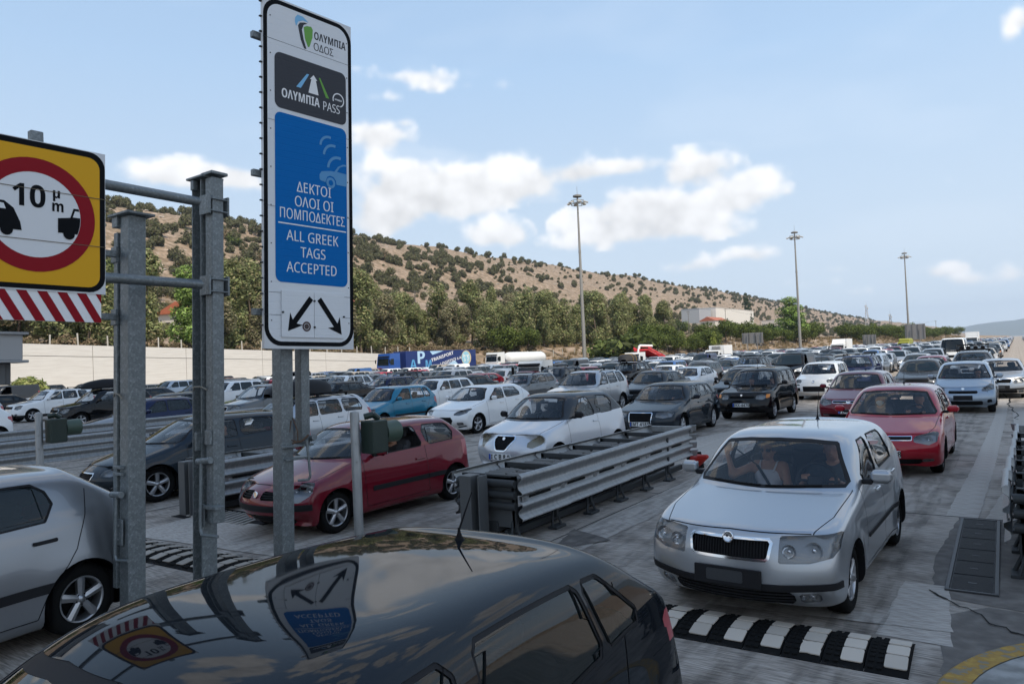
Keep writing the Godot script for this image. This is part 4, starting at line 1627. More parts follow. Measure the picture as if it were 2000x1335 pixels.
# a whole car. near: separate parts; far: one mesh whose first surface is the paint
func make_car(c: Dictionary, pm: Material, called: String, label: String, near: bool, level := 2) -> Node3D:
	var k := car_skin(c, level)
	var s: Soup = k.body
	var L: float = c.L * 0.5
	var hw: float = c.W * 0.5
	var fz: float = L - c.fo
	var rz: float = fz - c.wb
	var pieces := {}   # name -> [[MB, material], ...]
	var glass_m: Material = c.get("glass", M.glass) if near else M.farglass
	var extra := MB.new()      # black plastic and gaps
	var well := MB.new()
	# wheel arches
	for wz in [fz, rz]:
		var ar: float = c.tr + c.get("arch", 0.045)
		var p := PackedVector2Array()
		var yc: float = c.tr + 0.0
		for i in 19:
			var a := PI * i / 18.0
			p.append(Vector2(wz + cos(a) * ar, yc + sin(a) * ar))
		p.append(Vector2(wz - ar * 0.99, 0.0))
		p.append(Vector2(wz + ar * 0.99, 0.0))
		for sd in [1.0, -1.0]:
			var r := cut(s, p, "x", sd, (hw * 0.55 if sd > 0 else -INF), (INF if sd > 0 else -hw * 0.55), -0.6)
			skirt(r[0], well, 0.0, Vector3(-sd * 0.24, 0, 0))
			if near and c.has("cladding"):
				pass
			s = r[1]
			# liner
			for i in 18:
				var a0 := PI * i / 18.0
				var a1 := PI * (i + 1) / 18.0
				var q := [Vector3(0, yc + sin(a0) * (ar + 0.004), wz + cos(a0) * (ar + 0.004)), Vector3(0, yc + sin(a1) * (ar + 0.004), wz + cos(a1) * (ar + 0.004))]
				var xi: float = sd * hw * 0.45
				var xo: float = sd * (hw - 0.05)
				well.quad(Vector3(xi, q[0].y, q[0].z), Vector3(xi, q[1].y, q[1].z), Vector3(xo, q[1].y, q[1].z), Vector3(xo, q[0].y, q[0].z), Vector3(0, yc, wz) - Vector3(0, q[0].y, q[0].z))
				well.ftri(Vector3(xi, yc, wz), Vector3(xi, q[0].y, q[0].z), Vector3(xi, q[1].y, q[1].z), Vector3(sd, 0, 0))
	# screens
	var root := thing(called, label, c.get("cat", "car"))
	var G := {}
	for rear in [false, true]:
		if rear and c.get("norear", false):
			continue
		var p := screen_outline(c, rear)
		var sd := -1.0 if rear else 1.0
		var lo := -INF if rear else -0.2
		var hi := 0.2 if rear else INF
		var r := cut(s, p, "z", sd, lo, hi, 0.08)
		s = r[1]
		var inner := grown(p, -0.028)
		var r2 := cut(r[0], inner, "z", sd, lo, hi, 0.0)
		(r2[1] as Soup).shifted(-0.002).to(extra)
		var g := MB.new()
		(r2[0] as Soup).shifted(-0.003).to(g)
		skirt(r[0], extra, 0.02)
		G["rear_window" if rear else "windscreen"] = [g]
	var wins: Array = c.get("wins", [])
	for w in wins:
		var p := side_window(c, k, w)
		for sd in [1.0, -1.0]:
			var lo := 0.1 if sd > 0 else -INF
			var hi := INF if sd > 0 else -0.1
			var op := grown(p, 0.016)
			var r := cut(s, op, "x", sd, lo, hi, 0.1)
			s = r[1]
			var r2 := cut(r[0], p, "x", sd, lo, hi, 0.0)
			(r2[1] as Soup).shifted(-0.003).to(extra)
			skirt(r[0], extra, 0.02)
			var g := MB.new()
			(r2[0] as Soup).shifted(-0.008).to(g)
			if w.size() > 5 and w[5] == "open" and sd > 0:
				continue
			if not G.has("side_window"):
				G["side_window"] = []
			G["side_window"].append(g)
	# outlines on the front, rear and sides: [name, plane, outline, kind, depth]
	for f in c.get("feat", []):
		if not near and f.size() > 5 and f[5] == "near":
			continue
		var both: bool = f[1] == "x" or (f.size() > 6 and f[6] == "both")
		var list := [[f[2], 1.0]]
		if f[1] == "x":
			list = [[f[2], 1.0], [f[2], -1.0]]
		elif both:
			list = [[f[2], 1.0], [mirror2(f[2]), 1.0]]
		for q in list:
			var pl: String = "z" if f[1] == "r" else f[1]
			var sd: float = q[1] * (-1.0 if f[1] == "r" else 1.0)
			var nmin := 0.02
			if f[1] == "y":
				nmin = 0.2
			if f[1] == "s":
				nmin = -9.0
			var lo := -INF
			var hi := INF
			if f[1] == "z":
				lo = L - 0.62
			elif f[1] == "r":
				hi = -L + 0.34
			elif f[1] == "x":
				lo = 0.2 if sd > 0 else -INF
				hi = INF if sd > 0 else -0.2
			elif f[1] == "y":
				lo = 0.6
			var r := cut(s, q[0], pl, sd, lo, hi, nmin)
			if (r[0] as Soup).p.is_empty():
				continue
			s = r[1]
			var part: String = f[0] + ("|%d" % list.find(q) if list.size() > 1 else "")
			match f[3]:
				"gap":
					(r[0] as Soup).shifted(-0.006).to(extra)
				"trim":
					var mb := MB.new()
					(r[0] as Soup).shifted(f[4]).to(mb)
					skirt((r[0] as Soup).shifted(f[4]), mb, f[4] + 0.01)
					_add_piece(pieces, part, mb, M.plastic)
				"paint2":
					var mb := MB.new()
					(r[0] as Soup).to(mb)
					_add_piece(pieces, part, mb, c.get("paint2", M.plastic))
				"grille":
					var inner_s: Soup = r[0]
					if f[7] > 0.0:
						var r3 := cut(r[0], grown(q[0], -f[7]), pl, sd, lo, hi, -1.0)
						var fr: Soup = (r3[1] as Soup).shifted(0.010)
						var fm := MB.new()
						fr.to(fm)
						skirt(fr, fm, 0.03)
						_add_piece(pieces, part, fm, M.chrome)
						inner_s = r3[0]
					var mb := MB.new()
					inner_s.shifted(-f[4]).to(mb)
					skirt(inner_s, mb, f[4])
					_add_piece(pieces, part, mb, M.black)
					if near and f[8] > 0:
						var sl := MB.new()
						var bx := Rect2(q[0][0], Vector2.ZERO)
						for pp in q[0]:
							bx = bx.expand(pp)
						for e in f[8]:
							var t: float = (e + 0.5) / f[8]
							var line: PackedVector2Array
							var m2: float = f[7] + 0.012
							if f[9] == "v":
								var xx := lerpf(bx.position.x + m2, bx.end.x - m2, t)
								line = PackedVector2Array([Vector2(xx, bx.position.y - 0.01), Vector2(xx, bx.end.y + 0.01)])
							else:
								var yy := lerpf(bx.position.y + m2, bx.end.y - m2, t)
								line = PackedVector2Array([Vector2(bx.position.x - 0.01, yy), Vector2(bx.end.x + 0.01, yy)])
							for seg in Geometry2D.intersect_polyline_with_polygon(line, grown(q[0], -f[7] - 0.004)):
								var pts := []
								var nn := 2 if f[9] == "v" else 8
								for u in nn + 1:
									var v2: Vector2 = seg[0].lerp(seg[seg.size() - 1], float(u) / nn)
									var zz := front_z(inner_s, v2.x, v2.y)
									if zz[0] > -5.0:
										pts.append(Vector3(v2.x, v2.y, zz[0] - 0.014))
								if pts.size() > 1:
									sl.path(pts, 0.0045 if f[9] == "v" else 0.008, 5)
						_add_piece(pieces, part, sl, M.plastic)
				"mesh":
					var mb := MB.new()
					(r[0] as Soup).shifted(-f[4]).to(mb)
					skirt(r[0], mb, f[4])
					_add_piece(pieces, part, mb, M.black)
				"lamp":
					if not near:
						var mb0 := MB.new()
						(r[0] as Soup).to(mb0)
						_add_piece(pieces, part, mb0, M.lampfar)
					else:
						var hb := MB.new()
						var bk: Soup = (r[0] as Soup).shifted(-f[4])
						bk.to(hb)
						skirt(r[0], hb, f[4])
						var ls := MB.new()
						(r[0] as Soup).shifted(-0.001).to(ls)
						# reflector bowls and bulbs, set where the housing lies
						var bb := AABB(bk.p[0], Vector3.ZERO)
						for pp in bk.p:
							bb = bb.expand(pp)
						var cen := bb.get_center()
						var rad := minf(bb.size.y * 0.36, 0.075)
						var bl := MB.new()
						for off in ([-0.27, 0.17] if bb.size.x > bb.size.y * 1.4 else [0.0]):
							var rr := rad * (1.0 if off * signf(cen.x) >= 0.0 else 0.8)
							var cc: Vector3 = cen + Vector3(off * bb.size.x, 0, 0)
							var near_d := 1e9
							for pp in bk.p:
								var d2 := Vector2(pp.x - cc.x, pp.y - cc.y).length()
								if d2 < near_d:
									near_d = d2
									cc.z = pp.z
							cc.z += 0.012
							bl.lathe([Vector2(rr, 0.022), Vector2(rr * 0.9, 0.004), Vector2(rr * 0.6, -0.018), Vector2(0.012, -0.03)], 18, Transform3D(Basis(Vector3.RIGHT, PI / 2), cc), 0.2)
							bl.blob(cc + Vector3(0, 0, 0.01), Vector3.ONE * rr * 0.26, 8, 6)
						_add_piece(pieces, part, hb, M.housing)
						_add_piece(pieces, part, bl, M.chrome)
						_add_piece(pieces, part, ls, c.get("lens", M.lens))
				"tail":
					var mb := MB.new()
					(r[0] as Soup).to(mb)
					_add_piece(pieces, part, mb, M.tail)
				"amber":
					var mb := MB.new()
					(r[0] as Soup).to(mb)
					_add_piece(pieces, part, mb, M.amber)
				"chrome":
					var mb := MB.new()
					(r[0] as Soup).shifted(f[4]).to(mb)
					skirt((r[0] as Soup).shifted(f[4]), mb, f[4] + 0.01)
					_add_piece(pieces, part, mb, M.chrome)
	# skin and its inside
	var bm := MB.new()
	s.to(bm)
	var inside := MB.new()
	if near:
		for i in range(0, s.p.size(), 3):
			var cy := (s.p[i].y + s.p[i + 1].y + s.p[i + 2].y) / 3.0
			var cz := (s.p[i].z + s.p[i + 1].z + s.p[i + 2].z) / 3.0
			if cy > 0.45 and cz < L - c.cowl - 0.06 and cz > -L + 0.12:
				for t in 3:
					pass
				var a := s.p[i] - s.n[i] * 0.022
				var b := s.p[i + 1] - s.n[i + 1] * 0.022
				var d := s.p[i + 2] - s.n[i + 2] * 0.022
				inside.tri(a, b, d, -s.n[i], -s.n[i + 1], -s.n[i + 2])
	# wheels
	var wp := wheel_parts(c.tr, c.rr, c.get("tw", 0.19), c.get("rim", "five"))
	var track: float = hw - 0.035 - c.get("tw", 0.19) * 0.5
	k["skin"] = s
	c["_skin"] = s
	if not near:
		var all := [[bm, pm]]
		var gl := MB.new()
		for g in G:
			for m in G[g]:
				gl.add(m)
		all.append([gl, glass_m])
		extra.add(well)
		for sx in [1.0, -1.0]:
			for z in [fz, rz]:
				var xf := Transform3D(Basis(Vector3.UP, 0.0 if sx > 0 else PI), Vector3(sx * track, c.tr, z))
				var w := Transform3D(xf.basis * Basis(Vector3(0, 1, 0), Vector3(1, 0, 0), Vector3(0, 0, -1)), xf.origin)
				extra.lathe([Vector2(c.rr, -0.09), Vector2(c.tr, -0.09), Vector2(c.tr, 0.09), Vector2(c.rr, 0.095)], 14, w)
				var rm := MB.new()
				rm.lathe([Vector2(c.rr, 0.095), Vector2(c.rr * 0.8, 0.07), Vector2(0.0, 0.075)], 14, w)
				if not pieces.has("rim"):
					pieces["rim"] = []
				_add_piece(pieces, "rim", rm, M.alloy)
		far_mirrors(c, k, bm)
		all.append([extra, M.black])
		var bym := {}
		for q in pieces:
			for pr in pieces[q]:
				if bym.has(pr[1]):
					bym[pr[1]].add(pr[0])
				else:
					bym[pr[1]] = pr[0]
		for m in bym:
			all.append([bym[m], m])
		var mi := put("body", mesh_of(all), root)
		return root
	put("body", mesh_of([[bm, pm], [extra, M.plastic], [well, M.black], [inside, M.interior]]), root)
	for g in G:
		for m in G[g]:
			obj(g, m, glass_m, root)
	for q in pieces:
		put(String(q).get_slice("|", 0), mesh_of(pieces[q]), root)
	for sx in [1.0, -1.0]:
		for z in [fz, rz]:
			var wn := Node3D.new()
			wn.name = "wheel"
			root.add_child(wn, true)
			wn.position = Vector3(sx * track, c.tr, z)
			wn.rotation = Vector3(0, 0.0 if sx > 0 else PI, 0)
			if z == fz:
				wn.rotation.y += c.get("steer", 0.0)
			put("tyre", wp[0], wn)
			put("rim", wp[1], wn)
	fit_out(c, k, root, pm, s, k.body)
	return root

func _add_piece(d: Dictionary, n: String, mb: MB, m: Material) -> void:
	if not d.has(n):
		d[n] = []
	d[n].append([mb, m])

func mirror_at(c: Dictionary, k: Dictionary) -> Vector3:
	var d: float = c.cowls + c.get("mirz", 0.26)
	var y: float = pick(k.belt, d) + c.get("miry", 0.045)
	return Vector3(c.W * 0.5 - 0.02, y, c.L * 0.5 - d)

func far_mirrors(c: Dictionary, k: Dictionary, bm: MB) -> void:
	var m := mirror_at(c, k)
	for sx in [1.0, -1.0]:
		bm.box(Vector3(sx * (m.x + 0.12), m.y + 0.04, m.z), Vector3(0.18, 0.12, 0.10), Basis.IDENTITY, 0.03)

func fit_out(c: Dictionary, k: Dictionary, root: Node3D, pm: Material, s: Soup, whole: Soup) -> void:
	var L: float = c.L * 0.5
	var hw: float = c.W * 0.5
	# door mirrors
	var m := mirror_at(c, k)
	for sx in [1.0, -1.0]:
		var mb := MB.new()
		var mc := Vector3(sx * (m.x + 0.125), m.y + 0.055, m.z + 0.01)
		mb.box(mc, Vector3(0.19, 0.125, 0.10), Basis(Vector3.UP, sx * 0.12), 0.042)
		var base := MB.new()
		base.box(Vector3(sx * (m.x + 0.01), m.y + 0.005, m.z + 0.01), Vector3(0.10, 0.05, 0.08), Basis.IDENTITY, 0.015)
		var gl := MB.new()
		gl.box(mc + Vector3(0, 0, -0.047), Vector3(0.155, 0.095, 0.01), Basis(Vector3.UP, sx * 0.12), 0.003)
		put("door_mirror", mesh_of([[mb, M.plastic if c.get("blackmirror", false) else pm], [base, M.plastic], [gl, M.chrome]]), root)
	# door handles
	for d in c.get("handles", []):
		for sx in [1.0, -1.0]:
			var q := side_x(s, L - d[0], d[1])
			var n: Vector3 = q[1].normalized()
			var hb := MB.new()
			var bs := Basis(Vector3.UP, 0.0)
			bs = xform(Vector3.ZERO, Vector3(n.x * sx, n.y, n.z)).basis
			hb.box(Vector3(sx * (q[0] + 0.016), d[1], L - d[0]), Vector3(0.20, 0.032, 0.022), bs, 0.009)
			for e in [-0.085, 0.085]:
				hb.box(Vector3(sx * (q[0] + 0.004), d[1], L - d[0] + e), Vector3(0.03, 0.03, 0.02), bs, 0.004)
			obj("door_handle", hb, M.plastic if c.get("blackhandle", false) else pm, root)
	# number plate
	if c.get("plate", "") != "none":
		var py: float = c.get("platey", 0.42)
		var q := front_z(whole, 0.0, py)
		var pw: float = c.get("platew", 0.52)
		var ph: float = c.get("plateh", 0.115)
		var pb := MB.new()
		var at := Vector3(0, py, q[0] + 0.02)
		var bs := Basis(Vector3.RIGHT, deg_to_rad(-3.0))
		pb.box(at, Vector3(pw, ph, 0.02), bs, 0.004)
		var kind: String = c.get("plate", "black")
		var pt := obj("number_plate", pb, M.plastic if kind == "black" else M.plateW, root)
		if kind == "black":
			if c.get("platein", false):
				var ib := MB.new()
				ib.plate(rrect(-0.175, -0.042, 0.13, 0.052, 0.015), Transform3D(bs, at), 0.010, 0.0135)
				obj("blank_panel", ib, mat(Color(0.035, 0.038, 0.042), 0.5), pt)
		else:
			var eb := MB.new()
			eb.box(at + bs * Vector3(-pw * 0.5 + 0.025, 0, 0.0105), Vector3(0.045, ph * 0.95, 0.002), bs, 0.0)
			obj("band", eb, M.plateB, pt)
			text("letters", kind, ph * 0.78, Transform3D(bs, at + bs * Vector3(0.02, 0, 0.0115)), M.ink, pt, true, 0.95)
	# wipers
	var wb := MB.new()
	var sc := Vector3(0, c.hood1 + 0.02, L - c.cowl - 0.02)
	for e in [[-0.52, -0.02], [0.02, 0.50]]:
		var pts := []
		for t in 6:
			var x := lerpf(e[0], e[1], t / 5.0)
			var yy: float = lerpf(c.hood1 + 0.03, c.belt0 + 0.05, pow(absf(x) / (hw * 0.8), 2.0)) + 0.012
			var q := front_z(whole, x, yy)
			var zz: float = q[0] + 0.015
			if q[0] < -5.0:
				zz = L - lerpf(c.cowl, c.cowls, pow(absf(x) / hw, 2.0)) - 0.06
			pts.append(Vector3(x, yy, zz))
		wb.path(pts, 0.007, 5)
	obj("wiper", wb, M.black, root)
	# cabin: floor, dash, seats, wheel
	var fl := MB.new()
	fl.box(Vector3(0, 0.34, (L - c.cowl + -L + 0.35) * 0.5), Vector3(hw * 1.75, 0.05, c.L - c.cowl - 0.35))
	fl.box(Vector3(0, c.belt0 - 0.16, L - c.cowls + 0.02), Vector3(hw * 1.72, 0.26, 0.50), Basis.IDENTITY, 0.08)
	obj("dashboard", fl, M.interior, root)
	var wz: float = L - c.cowls - 0.36
	var st := MB.new()
	var tc := Vector3(hw * 0.40, c.belt0 + 0.01, wz)
	var tb := Basis(Vector3.RIGHT, deg_to_rad(-28.0))
	var prev := Vector3.ZERO
	for i in 25:
		var a := TAU * i / 24
		var q := tc + tb * Vector3(cos(a) * 0.185, sin(a) * 0.185, 0)
		if i:
			st.tube(prev, q, 0.016, 0.016, 7, false)
		prev = q
	st.box(tc + tb * Vector3(0, -0.01, 0.02), Vector3(0.16, 0.11, 0.05), tb, 0.02)
	for a in [0.0, PI, -PI / 2]:
		st.tube(tc, tc + tb * Vector3(cos(a) * 0.18, sin(a) * 0.18, 0), 0.014, 0.014, 6, false)
	obj("steering_wheel", st, M.plastic, root)
	var sz: float = L - c.cowls - 1.02
	for sx in [1.0, -1.0]:
		seat(root, Vector3(sx * hw * 0.41, 0.36, sz), 0.50)
	var rs := MB.new()
	var rz: float = L - c.fo - c.wb + 0.42
	rs.box(Vector3(0, 0.52, rz + 0.30), Vector3(hw * 1.5, 0.20, 0.50), Basis.IDENTITY, 0.06)
	rs.box(Vector3(0, 0.80, rz - 0.02), Vector3(hw * 1.5, 0.58, 0.16), Basis(Vector3.RIGHT, deg_to_rad(-14)), 0.06)
	for x in [-0.36, 0.36]:
		rs.box(Vector3(x, 1.13, rz - 0.10), Vector3(0.24, 0.15, 0.09), Basis(Vector3.RIGHT, deg_to_rad(-12)), 0.035)
	obj("rear_seat", rs, M.seat, root)
	# inside mirror
	var im := MB.new()
	im.box(Vector3(0, c.H - 0.20, L - lerpf(c.cowl, c.head, 0.80) - 0.03), Vector3(0.21, 0.06, 0.02), Basis(Vector3.UP, 0.15), 0.01)
	im.tube(Vector3(0, c.H - 0.18, L - lerpf(c.cowl, c.head, 0.80) - 0.03), Vector3(0, c.H - 0.13, L - lerpf(c.cowl, c.head, 0.80) - 0.02), 0.012, 0.012, 5)
	obj("inside_mirror", im, M.plastic, root)
	if c.has("aerial"):
		var a = c.aerial
		var y := roof_y(s, a[0], L - a[1])
		var ab := MB.new()
		var b0 := Vector3(a[0], y - 0.004, L - a[1])
		ab.lathe([Vector2(0.030, 0.0), Vector2(0.018, 0.014), Vector2(0.009, 0.035), Vector2(0.005, 0.06)], 10, Transform3D(Basis.IDENTITY, b0))
		ab.tube(b0 + Vector3(0, 0.05, 0), b0 + Vector3(0, 0.05, 0) + (a[3] if a.size() > 3 else Vector3(0, 0.9, -0.42)).normalized() * a[2], 0.006, 0.003, 6)
		obj("aerial", ab, M.black, root)
	if c.has("badge"):
		var q := front_z(whole, 0.0, c.badge[0])
		if q[0] < -5.0:
			q = [L - 0.05, Vector3(0, 0, 1)]
		var bb := MB.new()
		var bx := Transform3D(Basis(Vector3.RIGHT, PI / 2 - 0.2), Vector3(0, c.badge[0], q[0] + 0.002 + (c.badge[2] if c.badge.size() > 2 else 0.0)))
		bb.lathe([Vector2(c.badge[1], 0.0), Vector2(c.badge[1], 0.010), Vector2(c.badge[1] * 0.84, 0.012), Vector2(c.badge[1] * 0.80, 0.006), Vector2(0, 0.006)], 24, bx, 0.3)
		obj("badge", bb, M.chrome, root)

func seat(root: Node3D, at: Vector3, w: float) -> void:
	var mb := MB.new()
	mb.box(at + Vector3(0, 0.10, 0.18), Vector3(w, 0.16, 0.50), Basis(Vector3.RIGHT, deg_to_rad(-6)), 0.06)
	mb.box(at + Vector3(0, 0.43, -0.12), Vector3(w, 0.60, 0.14), Basis(Vector3.RIGHT, deg_to_rad(-16)), 0.055)
	for e in [-1, 1]:
		mb.box(at + Vector3(e * w * 0.43, 0.40, -0.07), Vector3(0.10, 0.50, 0.16), Basis(Vector3.RIGHT, deg_to_rad(-16)), 0.045)
	mb.box(at + Vector3(0, 0.83, -0.235), Vector3(0.26, 0.17, 0.10), Basis(Vector3.RIGHT, deg_to_rad(-12)), 0.04)
	for e in [-0.06, 0.06]:
		mb.tube(at + Vector3(e, 0.66, -0.20), at + Vector3(e, 0.80, -0.235), 0.008, 0.008, 5)
	obj("seat", mb, M.seat, root)

func text(called: String, what: String, size: float, xf: Transform3D, m: Material, parent: Node, bold := false, stretch := 1.0, center := true) -> MeshInstance3D:
	# size = height of a capital letter
	var t := TextMesh.new()
	var f := SystemFont.new()
	f.font_names = PackedStringArray(["Droid Sans"])
	f.font_weight = 700 if bold else 400
	t.font = f
	t.text = what
	t.font_size = 64
	t.pixel_size = size / (64.0 * 0.714)
	t.depth = 0.002
	t.curve_step = 1.0
	t.horizontal_alignment = HORIZONTAL_ALIGNMENT_CENTER if center else HORIZONTAL_ALIGNMENT_LEFT
	t.vertical_alignment = VERTICAL_ALIGNMENT_CENTER
	t.material = m
	var o := MeshInstance3D.new()
	o.mesh = t
	o.name = called
	parent.add_child(o, true)
	o.transform = xf * Transform3D(Basis.from_scale(Vector3(stretch, 1, 1)), Vector3.ZERO)
	return o

# ================= the cars =================
func PV(a: Array) -> PackedVector2Array:
	var p := PackedVector2Array()
	for i in range(0, a.size(), 2):
		p.append(Vector2(a[i], a[i + 1]))
	return p

# lamps, grilles, lines and bumpers, from a few measures in metres
func trims(c: Dictionary, o: Dictionary) -> Array:
	var L: float = c.L * 0.5
	var hw: float = c.W * 0.5
	var F := []
	if o.has("paint2"):
		# a roof of another colour: everything above the waist line
		var p := PackedVector2Array()
		for d in [c.cowl - 0.12, c.cowls, c.cowls + 0.9, c.cowls + 1.7, c.L - 0.35, c.L + 0.1]:
			p.append(Vector2(L - d, pick([[0, c.belt0], [c.cowls, c.belt0 + 0.01], [c.L - 0.4, c.belt1 + 0.02], [c.L, c.rby + 0.05]], d) + 0.01))
		p.append(Vector2(-L - 0.1, c.H + 0.2))
		p.append(Vector2(L - c.cowl + 0.12, c.H + 0.2))
		F.append(["upper_body", "s", p, "paint2", 0.0])
	if o.has("lamp"):
		var a: Array = o.lamp   # x inner, x outer, inner low, inner high, outer low, outer high
		F.append(["headlight", "z", rounded(PV([a[0], a[2], a[1], a[4], a[1], a[5], a[0], a[3]]), o.get("lampr", 0.02)), "lamp", 0.05, "", "both"])
	if o.has("lampp"):
		F.append(["headlight", "z", rounded(PV(o.lampp), o.get("lampr", 0.025)), "lamp", 0.05, "", "both"])
	if o.has("amber"):
		F.append(["indicator", "z", rounded(PV(o.amber), 0.015), "amber", 0.0, "", "both"])
	if o.has("grille"):
		var a: Array = o.grille   # half width top, half width bottom, y0, y1, frame, bars, direction
		var p := rounded(PV([-a[1], a[2], a[1], a[2], a[0], a[3], -a[0], a[3]]), o.get("griller", 0.03))
		F.append(["grille", "z", p, "grille", 0.035, "", "", a[4], a[5], a[6]])
	if o.has("grillep"):
		F.append(["grille", "z", rounded(PV(o.grillep), 0.02), "grille", 0.035, "", "both" if o.get("grille_both", false) else "", o.get("gframe", 0.0), o.get("gbars", 3), o.get("gdir", "h")])
	if o.has("lower"):
		var a: Array = o.lower
		F.append(["lower_grille", "z", rounded(PV([-a[0], a[1], a[0], a[1], a[3] if a.size() > 3 else a[0], a[2], -(a[3] if a.size() > 3 else a[0]), a[2]]), 0.03), "grille", 0.04, "", "", 0.0, 3, "h"])
	if o.has("fog"):
		var a: Array = o.fog
		F.append(["fog_lamp", "z", rounded(PV([a[0], a[2], a[1], a[2] + 0.02, a[1], a[3], a[0], a[3]]), 0.02), "lamp", 0.03, "near", "both"])
	if o.has("fogpit"):
		F.append(["bumper_vent", "z", rounded(PV(o.fogpit), 0.02), "mesh", 0.03, "near", "both"])
	if o.has("bstrip"):
		var a: Array = o.bstrip
		F.append(["bumper_strip", "z", PV([-a[2], a[0] + 0.015, -a[2] * 0.5, a[0], a[2] * 0.5, a[0], a[2], a[0] + 0.015, a[2], a[1] + 0.015, a[2] * 0.5, a[1], -a[2] * 0.5, a[1], -a[2], a[1] + 0.015]), "trim", 0.010])
	if o.has("skirt"):
		F.append(["sill_cladding", "s", PV([-L - 0.1, 0.0, L + 0.1, 0.0, L + 0.1, o.skirt, -L - 0.1, o.skirt]), "trim", 0.004])
	if o.has("tail"):
		F.append(["tail_light", "r", rounded(PV(o.tail), 0.025), "tail", 0.0, "", "both"])
	if o.has("tailside"):
		F.append(["tail_light", "x", rounded(PV(o.tailside), 0.02), "tail", 0.0])
	if o.has("doors"):
		var a: Array = o.doors   # d front, [d b-pillar], d rear
		var y0 := 0.27
		var bl := func(d: float) -> float: return pick([[0, c.belt0], [c.cowls, c.belt0], [c.L - 0.5, c.belt1]], d) + 0.02
		for i in a.size():
			var d: float = a[i]
			var lean := 0.02 if i < a.size() - 1 else 0.0
			var pts := [Vector2(L - d + 0.02, bl.call(d)), Vector2(L - d, 0.60), Vector2(L - d - 0.03, y0)]
			if i == a.size() - 1 and a.size() > 2:
				pts = [Vector2(L - d - 0.16, bl.call(d) + 0.22), Vector2(L - d - 0.10, bl.call(d)), Vector2(L - d + 0.02, 0.78), Vector2(L - d + 0.30, 0.45), Vector2(L - d + 0.38, y0)]
			F.append(["door_gap", "x", strip(pts, 0.0045), "gap", 0.0, "near"])
		F.append(["door_gap", "x", strip([Vector2(L - a[0] - 0.02, y0), Vector2(L - a[a.size() - 1] + (0.38 if a.size() > 2 else -0.02), y0)], 0.0045), "gap", 0.0, "near"])
	if o.has("strip"):
		var a: Array = o.strip
		F.append(["side_strip", "x", rounded(PV([L - a[3], a[0], L - a[2], a[0], L - a[2], a[1], L - a[3], a[1]]), 0.012), "trim", 0.010, "near"])
	# bonnet edge
	if o.get("bonnet", true):
		var x0: float = o.get("bx", hw * 0.74)
		F.append(["bonnet_gap", "y", strip([Vector2(x0, L - 0.22), Vector2(hw * 0.86, L - 0.62), Vector2(hw * 0.89, L - c.cowls + 0.02)], 0.004), "gap", 0.0, "near", "both"])
		F.append(["bonnet_gap", "z", strip([Vector2(-x0, c.hood0 - 0.012), Vector2(0, c.hood0 + 0.008), Vector2(x0, c.hood0 - 0.012)], 0.004), "gap", 0.0, "near"])
	if o.get("fuel", true):
		pass
	return F

func recolor(root: Node, old: Material, new: Material) -> void:
	for ch in root.get_children():
		if ch is MeshInstance3D and ch.mesh:
			for i in ch.mesh.get_surface_count():
				if ch.mesh.surface_get_material(i) == old:
					ch.set_surface_override_material(i, new)
		recolor(ch, old, new)

var specs := {}
var paints := {}

